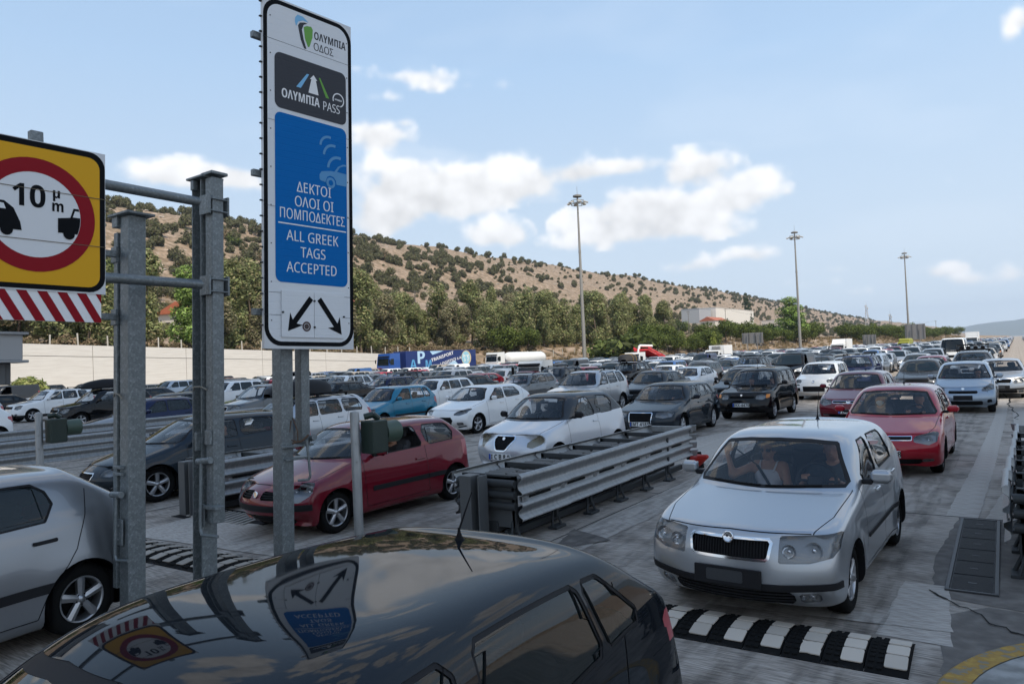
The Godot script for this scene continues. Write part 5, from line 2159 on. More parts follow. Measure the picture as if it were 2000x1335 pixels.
func define_cars() -> void:
	paints = {
		"white": paint(Color(0.74, 0.75, 0.75)), "silver": paint(Color(0.40, 0.42, 0.445), 0.75, 0.34), "dull silver": paint(Color(0.25, 0.262, 0.28), 0.75, 0.34), "light grey": paint(Color(0.33, 0.345, 0.36), 0.55, 0.32),
		"grey": paint(Color(0.10, 0.108, 0.116), 0.5, 0.3), "dark grey": paint(Color(0.030, 0.033, 0.038), 0.25, 0.28), "piano black": paint(Color(0.008, 0.010, 0.013), 0.0, 0.2), "black": paint(Color(0.0055, 0.0055, 0.0065)),
		"navy": paint(Color(0.008, 0.013, 0.050), 0.2), "blue": paint(Color(0.03, 0.10, 0.27), 0.25), "red": paint(Color(0.33, 0.010, 0.022), 0.1), "dark red": paint(Color(0.15, 0.008, 0.018), 0.15),
		"beige": paint(Color(0.40, 0.35, 0.28), 0.4), "teal": paint(Color(0.012, 0.16, 0.26), 0.25), "pale blue": paint(Color(0.30, 0.36, 0.43), 0.55, 0.32), "slate": paint(Color(0.016, 0.023, 0.031), 0.2), "pale silver": paint(Color(0.56, 0.58, 0.61), 0.4, 0.34)}
	for q in ["black", "piano black", "slate", "dark grey", "navy"]:
		paints[q].metallic_specular = 0.0
		paints[q].clearcoat = 0.7
	var two_hatch := [[1.50, 2.26, 2.02, 2.30, 0.03], [2.36, 3.10, 2.40, 3.02, 0.05]]
	# silver hatchback of the front of the lane
	var c := spec({"rim": "six", "hood0": 0.775, "hood1": 0.95, "belt0": 0.94, "belt1": 1.0, "roofw": 0.605, "shw": 0.775, "cowl": 0.98, "cowls": 1.30, "head": 1.86, "rhead": 3.42, "edrop": 0.03, "bow": 0.20, "bump": 0.07, "handles": [[2.08, 0.84], [2.98, 0.88]], "wins": [[1.50, 2.26, 2.00, 2.30, 0.03], [2.37, 3.20, 2.42, 3.08, 0.05]], "aerial": [0.0, 3.22, 0.30], "platein": true, "platey": 0.42, "platew": 0.56, "plateh": 0.15, "tuck": 0.05, "badge": [0.728, 0.048, 0.012]})
	c.feat = trims(c, {"lampp": [0.395, 0.55, 0.62, 0.555, 0.77, 0.595, 0.805, 0.65, 0.805, 0.762, 0.395, 0.752], "lampr": 0.012, "grille": [0.355, 0.325, 0.555, 0.735, 0.022, 26, "v"], "lower": [0.50, 0.215, 0.325], "fog": [0.53, 0.68, 0.22, 0.315], "bstrip": [0.33, 0.385, 0.81], "doors": [1.40, 2.32, 3.30], "strip": [0.50, 0.545, 1.45, 3.1], "tail": [0.56, 0.70, 0.80, 0.72, 0.80, 0.95, 0.58, 0.98]})
	specs.fabia = c
	# burgundy three-door
	c = spec({"L": 3.81, "W": 1.64, "H": 1.42, "wb": 2.47, "fo": 0.75, "rim": "five", "tr": 0.29, "rr": 0.195, "hood0": 0.70, "hood1": 0.93, "belt0": 0.93, "belt1": 0.98, "cowl": 0.88, "cowls": 1.22, "head": 1.80, "rhead": 3.28, "rbase": 3.76, "roofw": 0.58, "shw": 0.77, "edrop": 0.03, "bump": 0.16, "bow": 0.27, "handles": [[2.42, 0.80]], "blackhandle": false, "wins": [[1.42, 2.52, 1.98, 2.42, 0.035, "open"], [2.64, 3.36, 2.58, 3.20, 0.07]], "plate": "none", "badge": [0.60, 0.045, 0.02]})
	c.feat = trims(c, {"lampp": [0.40, 0.50, 0.66, 0.50, 0.775, 0.60, 0.745, 0.73, 0.60, 0.745, 0.43, 0.62], "lampr": 0.04, "grillep": [0.10, 0.535, 0.38, 0.535, 0.38, 0.63, 0.10, 0.645], "grille_both": true, "gbars": 3, "lower": [0.50, 0.20, 0.33], "bstrip": [0.385, 0.465, 0.80], "doors": [1.26, 2.58], "strip": [0.47, 0.54, 1.40, 3.05], "tail": [0.58, 0.74, 0.80, 0.68, 0.80, 0.96, 0.66, 1.0]})
	specs.clio = c
	# two-tone rounded small car
	c = spec({"L": 3.78, "W": 1.70, "H": 1.53, "wb": 2.39, "fo": 0.74, "rim": "five", "hood0": 0.80, "hood1": 1.02, "belt0": 0.99, "belt1": 1.03, "cowl": 0.80, "cowls": 1.14, "head": 1.72, "rhead": 3.20, "rbase": 3.70, "rby": 1.05, "roofw": 0.59, "shw": 0.78, "bump": 0.20, "bow": 0.30, "edrop": 0.07, "handles": [[2.28, 0.90]], "wins": [[1.42, 2.34, 1.92, 2.20, 0.05], [2.50, 3.24, 2.42, 3.05, 0.12]], "blackmirror": true, "plate": "I C B 8 0", "platey": 0.40, "badge": [0.735, 0.035, 0.02], "paint2": paints["dark grey"], "lens": M.lensold, "winlo": 0.03})
	c.feat = trims(c, {"paint2": true, "lampp": [0.46, 0.60, 0.60, 0.55, 0.74, 0.62, 0.775, 0.74, 0.66, 0.80, 0.53, 0.72], "lampr": 0.05, "grille": [0.31, 0.12, 0.50, 0.79, 0.024, 14, "v"], "griller": 0.05, "lower": [0.42, 0.21, 0.29], "doors": [1.22, 2.42], "tail": [0.62, 0.60, 0.74, 0.60, 0.74, 1.2, 0.68, 1.2]})
	specs.ypsilon = c
	# red five-door
	c = spec({"L": 3.97, "W": 1.68, "H": 1.455, "wb": 2.47, "fo": 0.82, "rim": "multi", "tr": 0.30, "rr": 0.205, "hood0": 0.72, "hood1": 0.94, "belt0": 0.93, "belt1": 1.0, "cowl": 0.96, "cowls": 1.28, "head": 1.88, "rhead": 3.38, "roofw": 0.60, "shw": 0.785, "edrop": 0.02, "bump": 0.10, "bow": 0.20, "handles": [[2.06, 0.84], [2.95, 0.87]], "wins": [[1.46, 2.24, 1.98, 2.26, 0.03], [2.34, 3.12, 2.38, 3.02, 0.05]], "aerial": [0.0, 3.15, 0.25], "plate": "YZH 2068", "platey": 0.40, "badge": [0.655, 0.055, 0.012]})
	c.feat = trims(c, {"lampp": [0.43, 0.60, 0.66, 0.545, 0.775, 0.60, 0.80, 0.735, 0.72, 0.75, 0.46, 0.685], "grille": [0.42, 0.42, 0.615, 0.69, 0.012, 3, "h"], "griller": 0.012, "lower": [0.50, 0.215, 0.315, 0.62], "fog": [0.55, 0.72, 0.25, 0.31], "doors": [1.36, 2.29, 3.22], "tail": [0.56, 0.74, 0.80, 0.72, 0.80, 0.96, 0.58, 0.98]})
	specs.polo = c
	# slate compact with a tall framed grille
	c = spec({"L": 4.29, "W": 1.765, "H": 1.42, "wb": 2.58, "fo": 0.88, "rim": "star", "tr": 0.315, "rr": 0.22, "hood0": 0.73, "hood1": 0.92, "belt0": 0.92, "belt1": 0.98, "cowl": 1.10, "cowls": 1.42, "head": 2.02, "rhead": 3.75, "rbase": 4.22, "roofw": 0.60, "shw": 0.81, "edrop": 0.03, "bump": 0.08, "bow": 0.20, "handles": [[2.28, 0.83], [3.16, 0.86]], "wins": [[1.62, 2.42, 2.14, 2.44, 0.03], [2.50, 3.20, 2.52, 3.14, 0.03], [3.26, 3.68, 3.20, 3.58, 0.03]], "plate": "IMT 4185", "platey": 0.42})
	c.feat = trims(c, {"lampp": [0.40, 0.60, 0.60, 0.565, 0.80, 0.60, 0.82, 0.70, 0.70, 0.735, 0.42, 0.71], "grille": [0.335, 0.29, 0.30, 0.715, 0.02, 7, "h"], "fog": [0.48, 0.64, 0.26, 0.34], "fogpit": [0.42, 0.22, 0.74, 0.24, 0.70, 0.37, 0.44, 0.37], "doors": [1.5, 2.47, 3.4], "tail": [0.56, 0.72, 0.84, 0.70, 0.84, 0.92, 0.58, 0.94]})
	specs.audi = c
	# white hatch with swept lamps
	c = spec({"L": 4.03, "W": 1.734, "H": 1.47, "wb": 2.57, "fo": 0.82, "rim": "five", "tr": 0.305, "rr": 0.21, "hood0": 0.76, "hood1": 0.97, "belt0": 0.96, "belt1": 1.04, "cowl": 0.92, "cowls": 1.26, "head": 1.88, "rhead": 3.42, "rbase": 3.98, "rby": 1.04, "roofw": 0.60, "shw": 0.80, "edrop": 0.03, "bump": 0.12, "bow": 0.24, "handles": [[2.10, 0.88], [3.0, 0.92]], "wins": [[1.46, 2.30, 2.0, 2.32, 0.03], [2.39, 3.28, 2.42, 3.05, 0.05]], "plate": "none", "platey": 0.42})
	c.feat = trims(c, {"lampp": [0.40, 0.62, 0.60, 0.60, 0.80, 0.68, 0.84, 0.80, 0.74, 0.80, 0.48, 0.72], "grillep": [-0.44, 0.46, -0.34, 0.25, 0.34, 0.25, 0.44, 0.46, 0.36, 0.56, -0.36, 0.56], "gbars": 5, "fog": [0.54, 0.72, 0.30, 0.40], "fogpit": [0.50, 0.22, 0.78, 0.27, 0.78, 0.30, 0.50, 0.26], "doors": [1.34, 2.35, 3.3], "tail": [0.56, 0.78, 0.84, 0.76, 0.84, 1.0, 0.58, 1.02]})
	specs.i20 = c
	# teal hatch
	c = spec({"L": 3.81, "W": 1.665, "H": 1.49, "wb": 2.455, "fo": 0.72, "rim": "steel", "hood0": 0.75, "hood1": 0.96, "belt0": 0.95, "belt1": 1.0, "cowl": 0.84, "cowls": 1.16, "head": 1.76, "rhead": 3.28, "rbase": 3.76, "roofw": 0.60, "shw": 0.775, "bump": 0.14, "bow": 0.22, "handles": [[1.98, 0.85], [2.85, 0.88]], "wins": [[1.36, 2.18, 1.90, 2.20, 0.03], [2.26, 2.92, 2.28, 2.86, 0.03], [2.98, 3.28, 2.92, 3.14, 0.04]], "plate": "none", "aerial": [0.0, 1.85, 0.25]})
	c.feat = trims(c, {"lampp": [0.42, 0.58, 0.62, 0.56, 0.78, 0.62, 0.78, 0.76, 0.66, 0.77, 0.50, 0.70], "lampr": 0.045, "grille": [0.28, 0.26, 0.585, 0.66, 0.0, 1, "h"], "lower": [0.46, 0.20, 0.30], "strip": [0.44, 0.50, 1.3, 3.0], "doors": [1.24, 2.22, 3.12], "tail": [0.58, 0.74, 0.80, 0.72, 0.80, 1.0, 0.60, 1.02]})
	specs.getz = c
	# black saloon
	c = spec({"L": 4.77, "W": 1.82, "H": 1.47, "wb": 2.71, "fo": 0.93, "rim": "five", "tr": 0.325, "rr": 0.235, "hood0": 0.72, "hood1": 0.93, "belt0": 0.93, "belt1": 1.0, "cowl": 1.15, "cowls": 1.48, "head": 2.12, "rhead": 3.55, "rbase": 4.15, "deck": 1.03, "roofw": 0.60, "shw": 0.83, "bump": 0.09, "bow": 0.22, "handles": [[2.40, 0.85], [3.28, 0.88]], "wins": [[1.70, 2.52, 2.26, 2.54, 0.03], [2.60, 3.42, 2.62, 3.36, 0.03], [3.50, 3.92, 3.44, 3.60, 0.03]], "plate": "none", "glass": M.tint})
	c.feat = trims(c, {"lampp": [0.44, 0.60, 0.64, 0.57, 0.82, 0.61, 0.84, 0.72, 0.74, 0.735, 0.46, 0.69], "grille": [0.43, 0.40, 0.56, 0.685, 0.0, 4, "h"], "lower": [0.50, 0.22, 0.36], "fog": [0.56, 0.74, 0.26, 0.33], "doors": [1.56, 2.56, 3.6], "tail": [0.50, 0.80, 0.86, 0.78, 0.86, 0.98, 0.52, 0.98]})
	specs.saloon = c
	# boxy little white car
	c = spec({"L": 3.65, "W": 1.64, "H": 1.55, "wb": 2.30, "fo": 0.74, "rim": "steel", "tr": 0.285, "rr": 0.19, "hood0": 0.86, "hood1": 1.02, "belt0": 1.01, "belt1": 1.06, "cowl": 0.78, "cowls": 1.06, "head": 1.58, "rhead": 3.26, "rbase": 3.62, "rby": 1.06, "roofw": 0.62, "shw": 0.77, "bump": 0.06, "bow": 0.18, "edrop": 0.03, "roofdrop": 0.03, "handles": [[1.85, 0.92], [2.6, 0.95]], "wins": [[1.22, 1.98, 1.66, 1.98, 0.05], [2.06, 2.70, 2.06, 2.66, 0.05], [2.78, 3.22, 2.76, 3.12, 0.06]], "plate": "none", "blackmirror": true, "aerial": [0.0, 1.75, 0.5], "badge": [0.78, 0.05, 0.012]})
	c.feat = trims(c, {"lampp": [0.46, 0.72, 0.74, 0.70, 0.76, 0.86, 0.50, 0.85], "lampr": 0.05, "grillep": [-0.42, 0.36, 0.42, 0.36, 0.44, 0.58, -0.44, 0.58], "gbars": 0, "fog": [0.56, 0.72, 0.60, 0.66], "fogpit": [0.54, 0.38, 0.74, 0.38, 0.74, 0.52, 0.54, 0.52], "strip": [0.46, 0.58, 1.35, 2.9], "doors": [1.12, 2.02, 2.9], "tail": [0.64, 0.85, 0.78, 0.85, 0.78, 1.3, 0.68, 1.3]})
	specs.panda = c
	# pale silver-blue hatch
	c = spec({"L": 3.60, "W": 1.665, "H": 1.55, "wb": 2.43, "fo": 0.66, "rim": "steel", "hood0": 0.78, "hood1": 1.0, "belt0": 0.98, "belt1": 1.03, "cowl": 0.74, "cowls": 1.06, "head": 1.62, "rhead": 3.12, "rbase": 3.56, "rby": 1.02, "roofw": 0.61, "shw": 0.78, "bump": 0.15, "bow": 0.22, "handles": [[1.88, 0.88], [2.7, 0.91]], "wins": [[1.26, 2.06, 1.76, 2.08, 0.03], [2.14, 2.96, 2.16, 2.84, 0.05]], "platey": 0.48, "platew": 0.50, "plateh": 0.14, "badge": [0.74, 0.04, 0.012]})
	c.feat = trims(c, {"lampp": [0.44, 0.665, 0.60, 0.655, 0.80, 0.72, 0.80, 0.85, 0.70, 0.88, 0.54, 0.78], "grille": [0.40, 0.37, 0.60, 0.685, 0.0, 2, "h"], "lower": [0.50, 0.25, 0.38], "fogpit": [0.60, 0.32, 0.74, 0.33, 0.72, 0.43, 0.62, 0.42], "doors": [1.14, 2.10, 2.95], "tail": [0.58, 0.74, 0.80, 0.72, 0.80, 1.0, 0.60, 1.02]})
	specs.sirion = c
	# black boxy estate on tall wheels
	c = spec({"L": 4.01, "W": 1.695, "H": 1.60, "wb": 2.36, "fo": 0.80, "rim": "five", "tr": 0.325, "rr": 0.215, "gc": 0.24, "hood0": 0.86, "hood1": 1.03, "belt0": 1.02, "belt1": 1.05, "cowl": 1.02, "cowls": 1.30, "head": 1.86, "rhead": 3.70, "rbase": 3.96, "rby": 1.05, "roofw": 0.61, "shw": 0.79, "roofdrop": 0.02, "bump": 0.08, "bow": 0.18, "edrop": 0.03, "handles": [[2.14, 0.93], [2.95, 0.95]], "wins": [[1.50, 2.24, 1.96, 2.24, 0.03], [2.32, 2.96, 2.32, 2.94, 0.03], [3.04, 3.66, 3.02, 3.58, 0.03]], "plate": "IKX·4470", "platey": 0.50, "blackmirror": true, "badge": [0.80, 0.035, 0.012], "aerial": [0.0, 1.95, 0.16, Vector3(0, 1, -0.1)]})
	c.feat = trims(c, {"lampp": [0.42, 0.68, 0.62, 0.66, 0.70, 0.70, 0.70, 0.81, 0.60, 0.83, 0.44, 0.80], "amber": [0.705, 0.70, 0.80, 0.73, 0.80, 0.83, 0.705, 0.82], "grille": [0.40, 0.38, 0.70, 0.775, 0.0, 2, "h"], "lower": [0.52, 0.27, 0.42], "doors": [1.38, 2.28, 3.1], "strip": [0.48, 0.56, 1.4, 2.9], "tail": [0.66, 0.85, 0.80, 0.85, 0.80, 1.35, 0.70, 1.35]})
	specs.hrv = c
	# soft-roader
	c = spec({"L": 4.35, "W": 1.84, "H": 1.68, "wb": 2.63, "fo": 0.84, "rim": "five", "tr": 0.35, "rr": 0.215, "gc": 0.26, "hood0": 0.93, "hood1": 1.10, "belt0": 1.09, "belt1": 1.15, "cowl": 1.06, "cowls": 1.36, "head": 1.98, "rhead": 3.85, "rbase": 4.28, "rby": 1.14, "roofw": 0.65, "shw": 0.86, "roofdrop": 0.04, "bump": 0.08, "bow": 0.20, "edrop": 0.04, "handles": [[2.24, 0.98], [3.12, 1.01]], "wins": [[1.58, 2.36, 2.10, 2.38, 0.03], [2.45, 3.18, 2.46, 3.14, 0.04], [3.28, 3.86, 3.26, 3.68, 0.05]], "plate": "none"})
	c.feat = trims(c, {"lampp": [0.50, 0.72, 0.70, 0.68, 0.86, 0.74, 0.86, 0.90, 0.74, 0.92, 0.52, 0.86], "grille": [0.42, 0.38, 0.72, 0.88, 0.012, 3, "h"], "lower": [0.56, 0.30, 0.46], "fog": [0.60, 0.76, 0.40, 0.48], "skirt": 0.40, "doors": [1.44, 2.41, 3.3], "tail": [0.68, 0.85, 0.88, 0.82, 0.88, 1.2, 0.72, 1.2]})
	specs.suv = c
	# sporty hatch seen from the side and another from behind
	c = spec({"L": 4.31, "W": 1.77, "H": 1.455, "wb": 2.58, "fo": 0.92, "rim": "five", "tr": 0.32, "rr": 0.215, "hood0": 0.70, "hood1": 0.96, "belt0": 0.95, "belt1": 1.04, "cowl": 0.98, "cowls": 1.36, "head": 2.06, "rhead": 3.60, "rbase": 4.24, "rby": 1.04, "roofw": 0.60, "shw": 0.81, "bump": 0.16, "bow": 0.32, "handles": [[2.34, 0.84]], "wins": [[1.66, 2.48, 2.22, 2.48, 0.03], [2.57, 3.38, 2.60, 3.30, 0.06], [3.46, 3.80, 3.40, 3.56, 0.06]], "plate": "none"})
	c.feat = trims(c, {"lampp": [0.38, 0.56, 0.62, 0.54, 0.80, 0.62, 0.82, 0.76, 0.64, 0.74, 0.44, 0.66], "lampr": 0.05, "grille": [0.34, 0.26, 0.46, 0.60, 0.015, 3, "h"], "lower": [0.52, 0.22, 0.36], "fog": [0.58, 0.74, 0.28, 0.36], "doors": [1.48, 2.52, 3.4], "tail": [0.50, 0.80, 0.84, 0.78, 0.84, 1.0, 0.56, 1.02]})
	specs.leon = c
	c = spec({"L": 4.20, "W": 1.75, "H": 1.51, "wb": 2.61, "fo": 0.84, "rim": "five", "tr": 0.315, "rr": 0.205, "hood0": 0.74, "hood1": 1.0, "belt0": 0.99, "belt1": 1.04, "cowl": 0.82, "cowls": 1.26, "head": 1.92, "rhead": 3.55, "rbase": 4.16, "rby": 1.04, "roofw": 0.60, "shw": 0.805, "rbow": 0.22, "bump": 0.18, "bow": 0.28, "blackhandle": true, "handles": [[2.30, 0.86], [3.14, 0.90]], "wins": [[1.54, 2.42, 2.08, 2.44, 0.04], [2.52, 3.30, 2.54, 3.20, 0.10]], "plate": "none", "glass": M.tint})
	c.feat = trims(c, {"lampp": [0.44, 0.60, 0.70, 0.60, 0.80, 0.72, 0.78, 0.86, 0.66, 0.84, 0.50, 0.70], "grille": [0.36, 0.30, 0.28, 0.46, 0.0, 3, "h"], "strip": [0.47, 0.55, 1.5, 3.2], "doors": [1.40, 2.47, 3.42], "tail": [0.60, 0.80, 0.84, 0.76, 0.86, 0.94, 0.70, 1.02], "tailside": [-2.2, 0.80, -1.72, 0.87, -1.80, 0.97, -2.2, 1.0]})
	specs.p307 = c
	# estate
	c = spec({"L": 4.55, "W": 1.76, "H": 1.48, "wb": 2.65, "fo": 0.88, "rim": "five", "tr": 0.315, "rr": 0.215, "hood0": 0.74, "hood1": 0.95, "belt0": 0.94, "belt1": 0.99, "cowl": 1.06, "cowls": 1.38, "head": 2.02, "rhead": 4.10, "rbase": 4.48, "roofw": 0.60, "shw": 0.80, "roofdrop": 0.04, "handles": [[2.26, 0.85], [3.14, 0.88]], "wins": [[1.58, 2.38, 2.12, 2.40, 0.03], [2.47, 3.24, 2.48, 3.20, 0.03], [3.34, 4.05, 3.32, 3.92, 0.05]], "plate": "none"})
	c.feat = trims(c, {"lamp": [0.46, 0.82, 0.58, 0.70, 0.60, 0.76], "grille": [0.42, 0.38, 0.57, 0.70, 0.012, 3, "h"], "lower": [0.52, 0.22, 0.36], "doors": [1.46, 2.43, 3.36], "tail": [0.60, 0.75, 0.84, 0.72, 0.84, 1.05, 0.66, 1.05]})
	specs.estate = c
	# pick-up's front half and van share a tall body
	c = spec({"L": 5.2, "W": 1.95, "H": 2.32, "wb": 3.2, "fo": 0.95, "tr": 0.34, "rr": 0.21, "gc": 0.25, "rim": "steel", "hood0": 1.02, "hood1": 1.28, "belt0": 1.28, "belt1": 1.34, "cowl": 0.62, "cowls": 0.92, "head": 1.45, "rhead": 5.02, "rbase": 5.18, "rby": 1.34, "roofw": 0.80, "shw": 0.93, "roofdrop": 0.02, "bump": 0.06, "bow": 0.18, "handles": [], "wins": [[1.10, 1.98, 1.50, 1.98, 0.04]], "plate": "none", "norear": true, "cat": "van"})
	c.feat = trims(c, {"lamp": [0.56, 0.90, 0.78, 0.92, 0.80, 1.04], "grille": [0.46, 0.44, 0.70, 0.92, 0.0, 3, "h"], "lower": [0.6, 0.32, 0.46], "bonnet": true, "doors": [1.0, 2.06], "tail": [0.82, 0.8, 0.93, 0.8, 0.93, 1.4, 0.84, 1.4]})
	specs.van = c
	c = spec({"L": 4.38, "W": 1.81, "H": 1.86, "wb": 2.70, "fo": 0.86, "tr": 0.32, "rr": 0.20, "rim": "steel", "hood0": 0.86, "hood1": 1.12, "belt0": 1.10, "belt1": 1.14, "cowl": 0.72, "cowls": 1.02, "head": 1.70, "rhead": 4.18, "rbase": 4.36, "rby": 1.14, "roofw": 0.70, "shw": 0.86, "roofdrop": 0.02, "handles": [], "wins": [[1.22, 2.10, 1.76, 2.12, 0.04, "open"]], "plate": "none", "norear": true, "cat": "van"})
	c.feat = trims(c, {"lamp": [0.52, 0.86, 0.70, 0.86, 0.74, 0.98], "grille": [0.42, 0.40, 0.62, 0.72, 0.0, 2, "h"], "lower": [0.5, 0.28, 0.42], "bstrip": [0.45, 0.56, 0.86], "doors": [1.1, 2.2], "tail": [0.8, 0.8, 0.9, 0.8, 0.9, 1.3, 0.82, 1.3]})
	specs.smallvan = c
	# dark hatch in front, seen over its roof
	c = spec({"L": 4.30, "W": 1.79, "H": 1.50, "wb": 2.60, "fo": 0.90, "rim": "five", "tr": 0.32, "rr": 0.215, "hood0": 0.72, "hood1": 0.98, "belt0": 0.97, "belt1": 1.06, "cowl": 0.90, "cowls": 1.34, "head": 1.98, "rhead": 3.62, "rbase": 4.22, "rby": 1.05, "roofw": 0.655, "crown": 0.040, "shw": 0.82, "rbow": 0.24, "roofdrop": 0.085, "handles": [[2.32, 0.88]], "wins": [[1.60, 2.34, 2.16, 2.36, 0.04], [2.47, 3.28, 2.50, 3.22, 0.03], [3.335, 3.72, 3.27, 3.43, 0.025]], "plate": "none", "aerial": [0.0, 3.42, 0.20, Vector3(0, 1, -0.75)], "glass": M.tint, "winhi": 0.045})
	c.feat = trims(c, {"lamp": [0.46, 0.82, 0.58, 0.68, 0.62, 0.76], "grille": [0.42, 0.38, 0.57, 0.66, 0.012, 3, "h"], "doors": [1.44, 2.42, 3.38], "tail": [0.50, 0.90, 0.70, 0.87, 0.88, 0.90, 0.86, 1.0, 0.62, 1.03, 0.50, 1.0], "tailside": [-2.2, 0.90, -1.88, 0.93, -1.74, 0.985, -1.84, 1.03, -2.2, 1.035]})
	specs.civic = c

var roomy := {}
func proto(kind: String, near: bool, col: String) -> Node3D:   # the first of a kind; later ones are copies of it
	return make_car(specs[kind].duplicate(), paints[col], "car", "", near, 2 if near else 1)

var placed := []
var protos := {}
func car(kind: String, col: String, x: float, z: float, turn: float, label: String, near := true, group := "") -> Node3D:
	var key := kind + ("+" if near else "-")
	var o: Node3D
	var nm: String = "parked_car" if specs[kind].get("cat", "car") == "car" else "van"
	nm = "car" if nm == "parked_car" else nm
	if not protos.has(key):
		o = make_car(specs[kind].duplicate(), paints[col], nm, label, near, (3 if kind in ["fabia", "civic"] else 2) if near else 1)
		o.set_meta("category", specs[kind].get("cat", "car"))
		protos[key] = [o, paints[col]]
		o.position = Vector3(x, 0, z)
		o.rotation.y = turn
		if group:
			o.set_meta("group", group)
	else:
		o = dup(protos[key][0], Vector3(x, 0, z), turn, label, group)
		if not group and o.has_meta("group"):
			o.remove_meta("group")
		recolor(o, protos[key][1], paints[col])
	placed.append([x, z, kind, col, o, specs[kind].L])
	return o

func roof_bars(o: Node3D, kind: String, along: bool, m: Material) -> void:
	var c: Dictionary = specs[kind]
	var mb := MB.new()
	var L: float = c.L * 0.5
	for sx in [-1.0, 1.0]:
		var p := []
		for i in 9:
			var t := i / 8.0
			var d := lerpf(c.head + 0.10, c.rhead - 0.15, t)
			var y: float = c.H - 0.035 * (1.0 - t) * (1.0 - t) - c.roofdrop * t * t - 0.05 + (0.055 if i > 0 and i < 8 else 0.0)
			p.append(Vector3(sx * (c.roofw - 0.03), y, L - d))
		mb.path(p, 0.014, 6)
	if not along:
		for t in [0.25, 0.75]:
			var d := lerpf(c.head, c.rhead, t)
			mb.box(Vector3(0, c.H + 0.05, L - d), Vector3(c.roofw * 2.0 + 0.06, 0.03, 0.07), Basis.IDENTITY, 0.012)
			for sx in [-1.0, 1.0]:
				mb.box(Vector3(sx * (c.roofw - 0.01), c.H + 0.01, L - d), Vector3(0.05, 0.09, 0.07), Basis.IDENTITY, 0.012)
	obj("roof_rail", mb, m, o)

func roof_cargo(kind: String, x: float, z: float, turn: float, style: String, label: String) -> void:
	var c: Dictionary = specs[kind]
	var t := thing("roof_box" if style == "box" else "roof_bag", label, "roof box" if style == "box" else "luggage bag", Vector3(x, c.H + 0.07, z) + Vector3(0, 0, -0.12).rotated(Vector3.UP, turn), turn)
	var V := PackedVector3Array()
	var mb := MB.new()
	var n := 16
	var wid := 0.40 if style == "box" else 0.52
	var ln := 1.05 if style == "box" else 0.62
	var hh := 0.40 if style == "box" else 0.46
	var prof := func(i: int) -> Array:
		var u := -1.0 + 2.0 * i / n
		var e := pow(maxf(0.0, 1.0 - pow(absf(u), 3.2 if style == "box" else 5.0)), 0.5)
		return [u * ln, wid * (0.35 + 0.65 * e), hh * (0.25 + 0.75 * e) * (1.0 - (0.30 * maxf(u, 0.0) if style == "box" else 0.0))]
	for i in n:
		var a: Array = prof.call(i)
		var b: Array = prof.call(i + 1)
		var m := 14
		for k in m:
			var q := []
			var nn := []
			for e in [[a, k], [a, k + 1], [b, k + 1], [b, k]]:
				var ang: float = PI * e[1] / m
				var ex := 0.55
				var cx := signf(cos(ang)) * pow(absf(cos(ang)), ex)
				var sy := pow(sin(ang), ex)
				q.append(Vector3(e[0][1] * cx, e[0][2] * sy, e[0][0]))
				nn.append(Vector3(cx, sy * 1.1 + 0.05, e[0][0] / ln * 0.6).normalized())
			mb.squad(q[0], q[1], q[2], q[3], nn[0], nn[1], nn[2], nn[3])
	obj("shell", mb, M.plastic if style == "box" else mat(Color(0.018, 0.018, 0.02), 0.75), t)
	var bt := MB.new()
	bt.box(Vector3(0, -0.02, 0), Vector3(wid * 1.9, 0.05, ln * 1.7), Basis.IDENTITY, 0.02)
	obj("tray", bt, M.black, t)
	if style != "box":
		var sb := MB.new()
		for zz in [-0.2, 0.25]:
			var pr := []
			for k in 15:
				var ang := PI * k / 14
				pr.append(Vector3(signf(cos(ang)) * pow(absf(cos(ang)), 0.55) * wid * 1.01, pow(sin(ang), 0.55) * hh * 1.01, zz + 0.1 * sin(ang)))
			sb.path(pr, 0.014, 4)
		obj("strap", sb, mat(Color(0.35, 0.22, 0.04), 0.8), t)

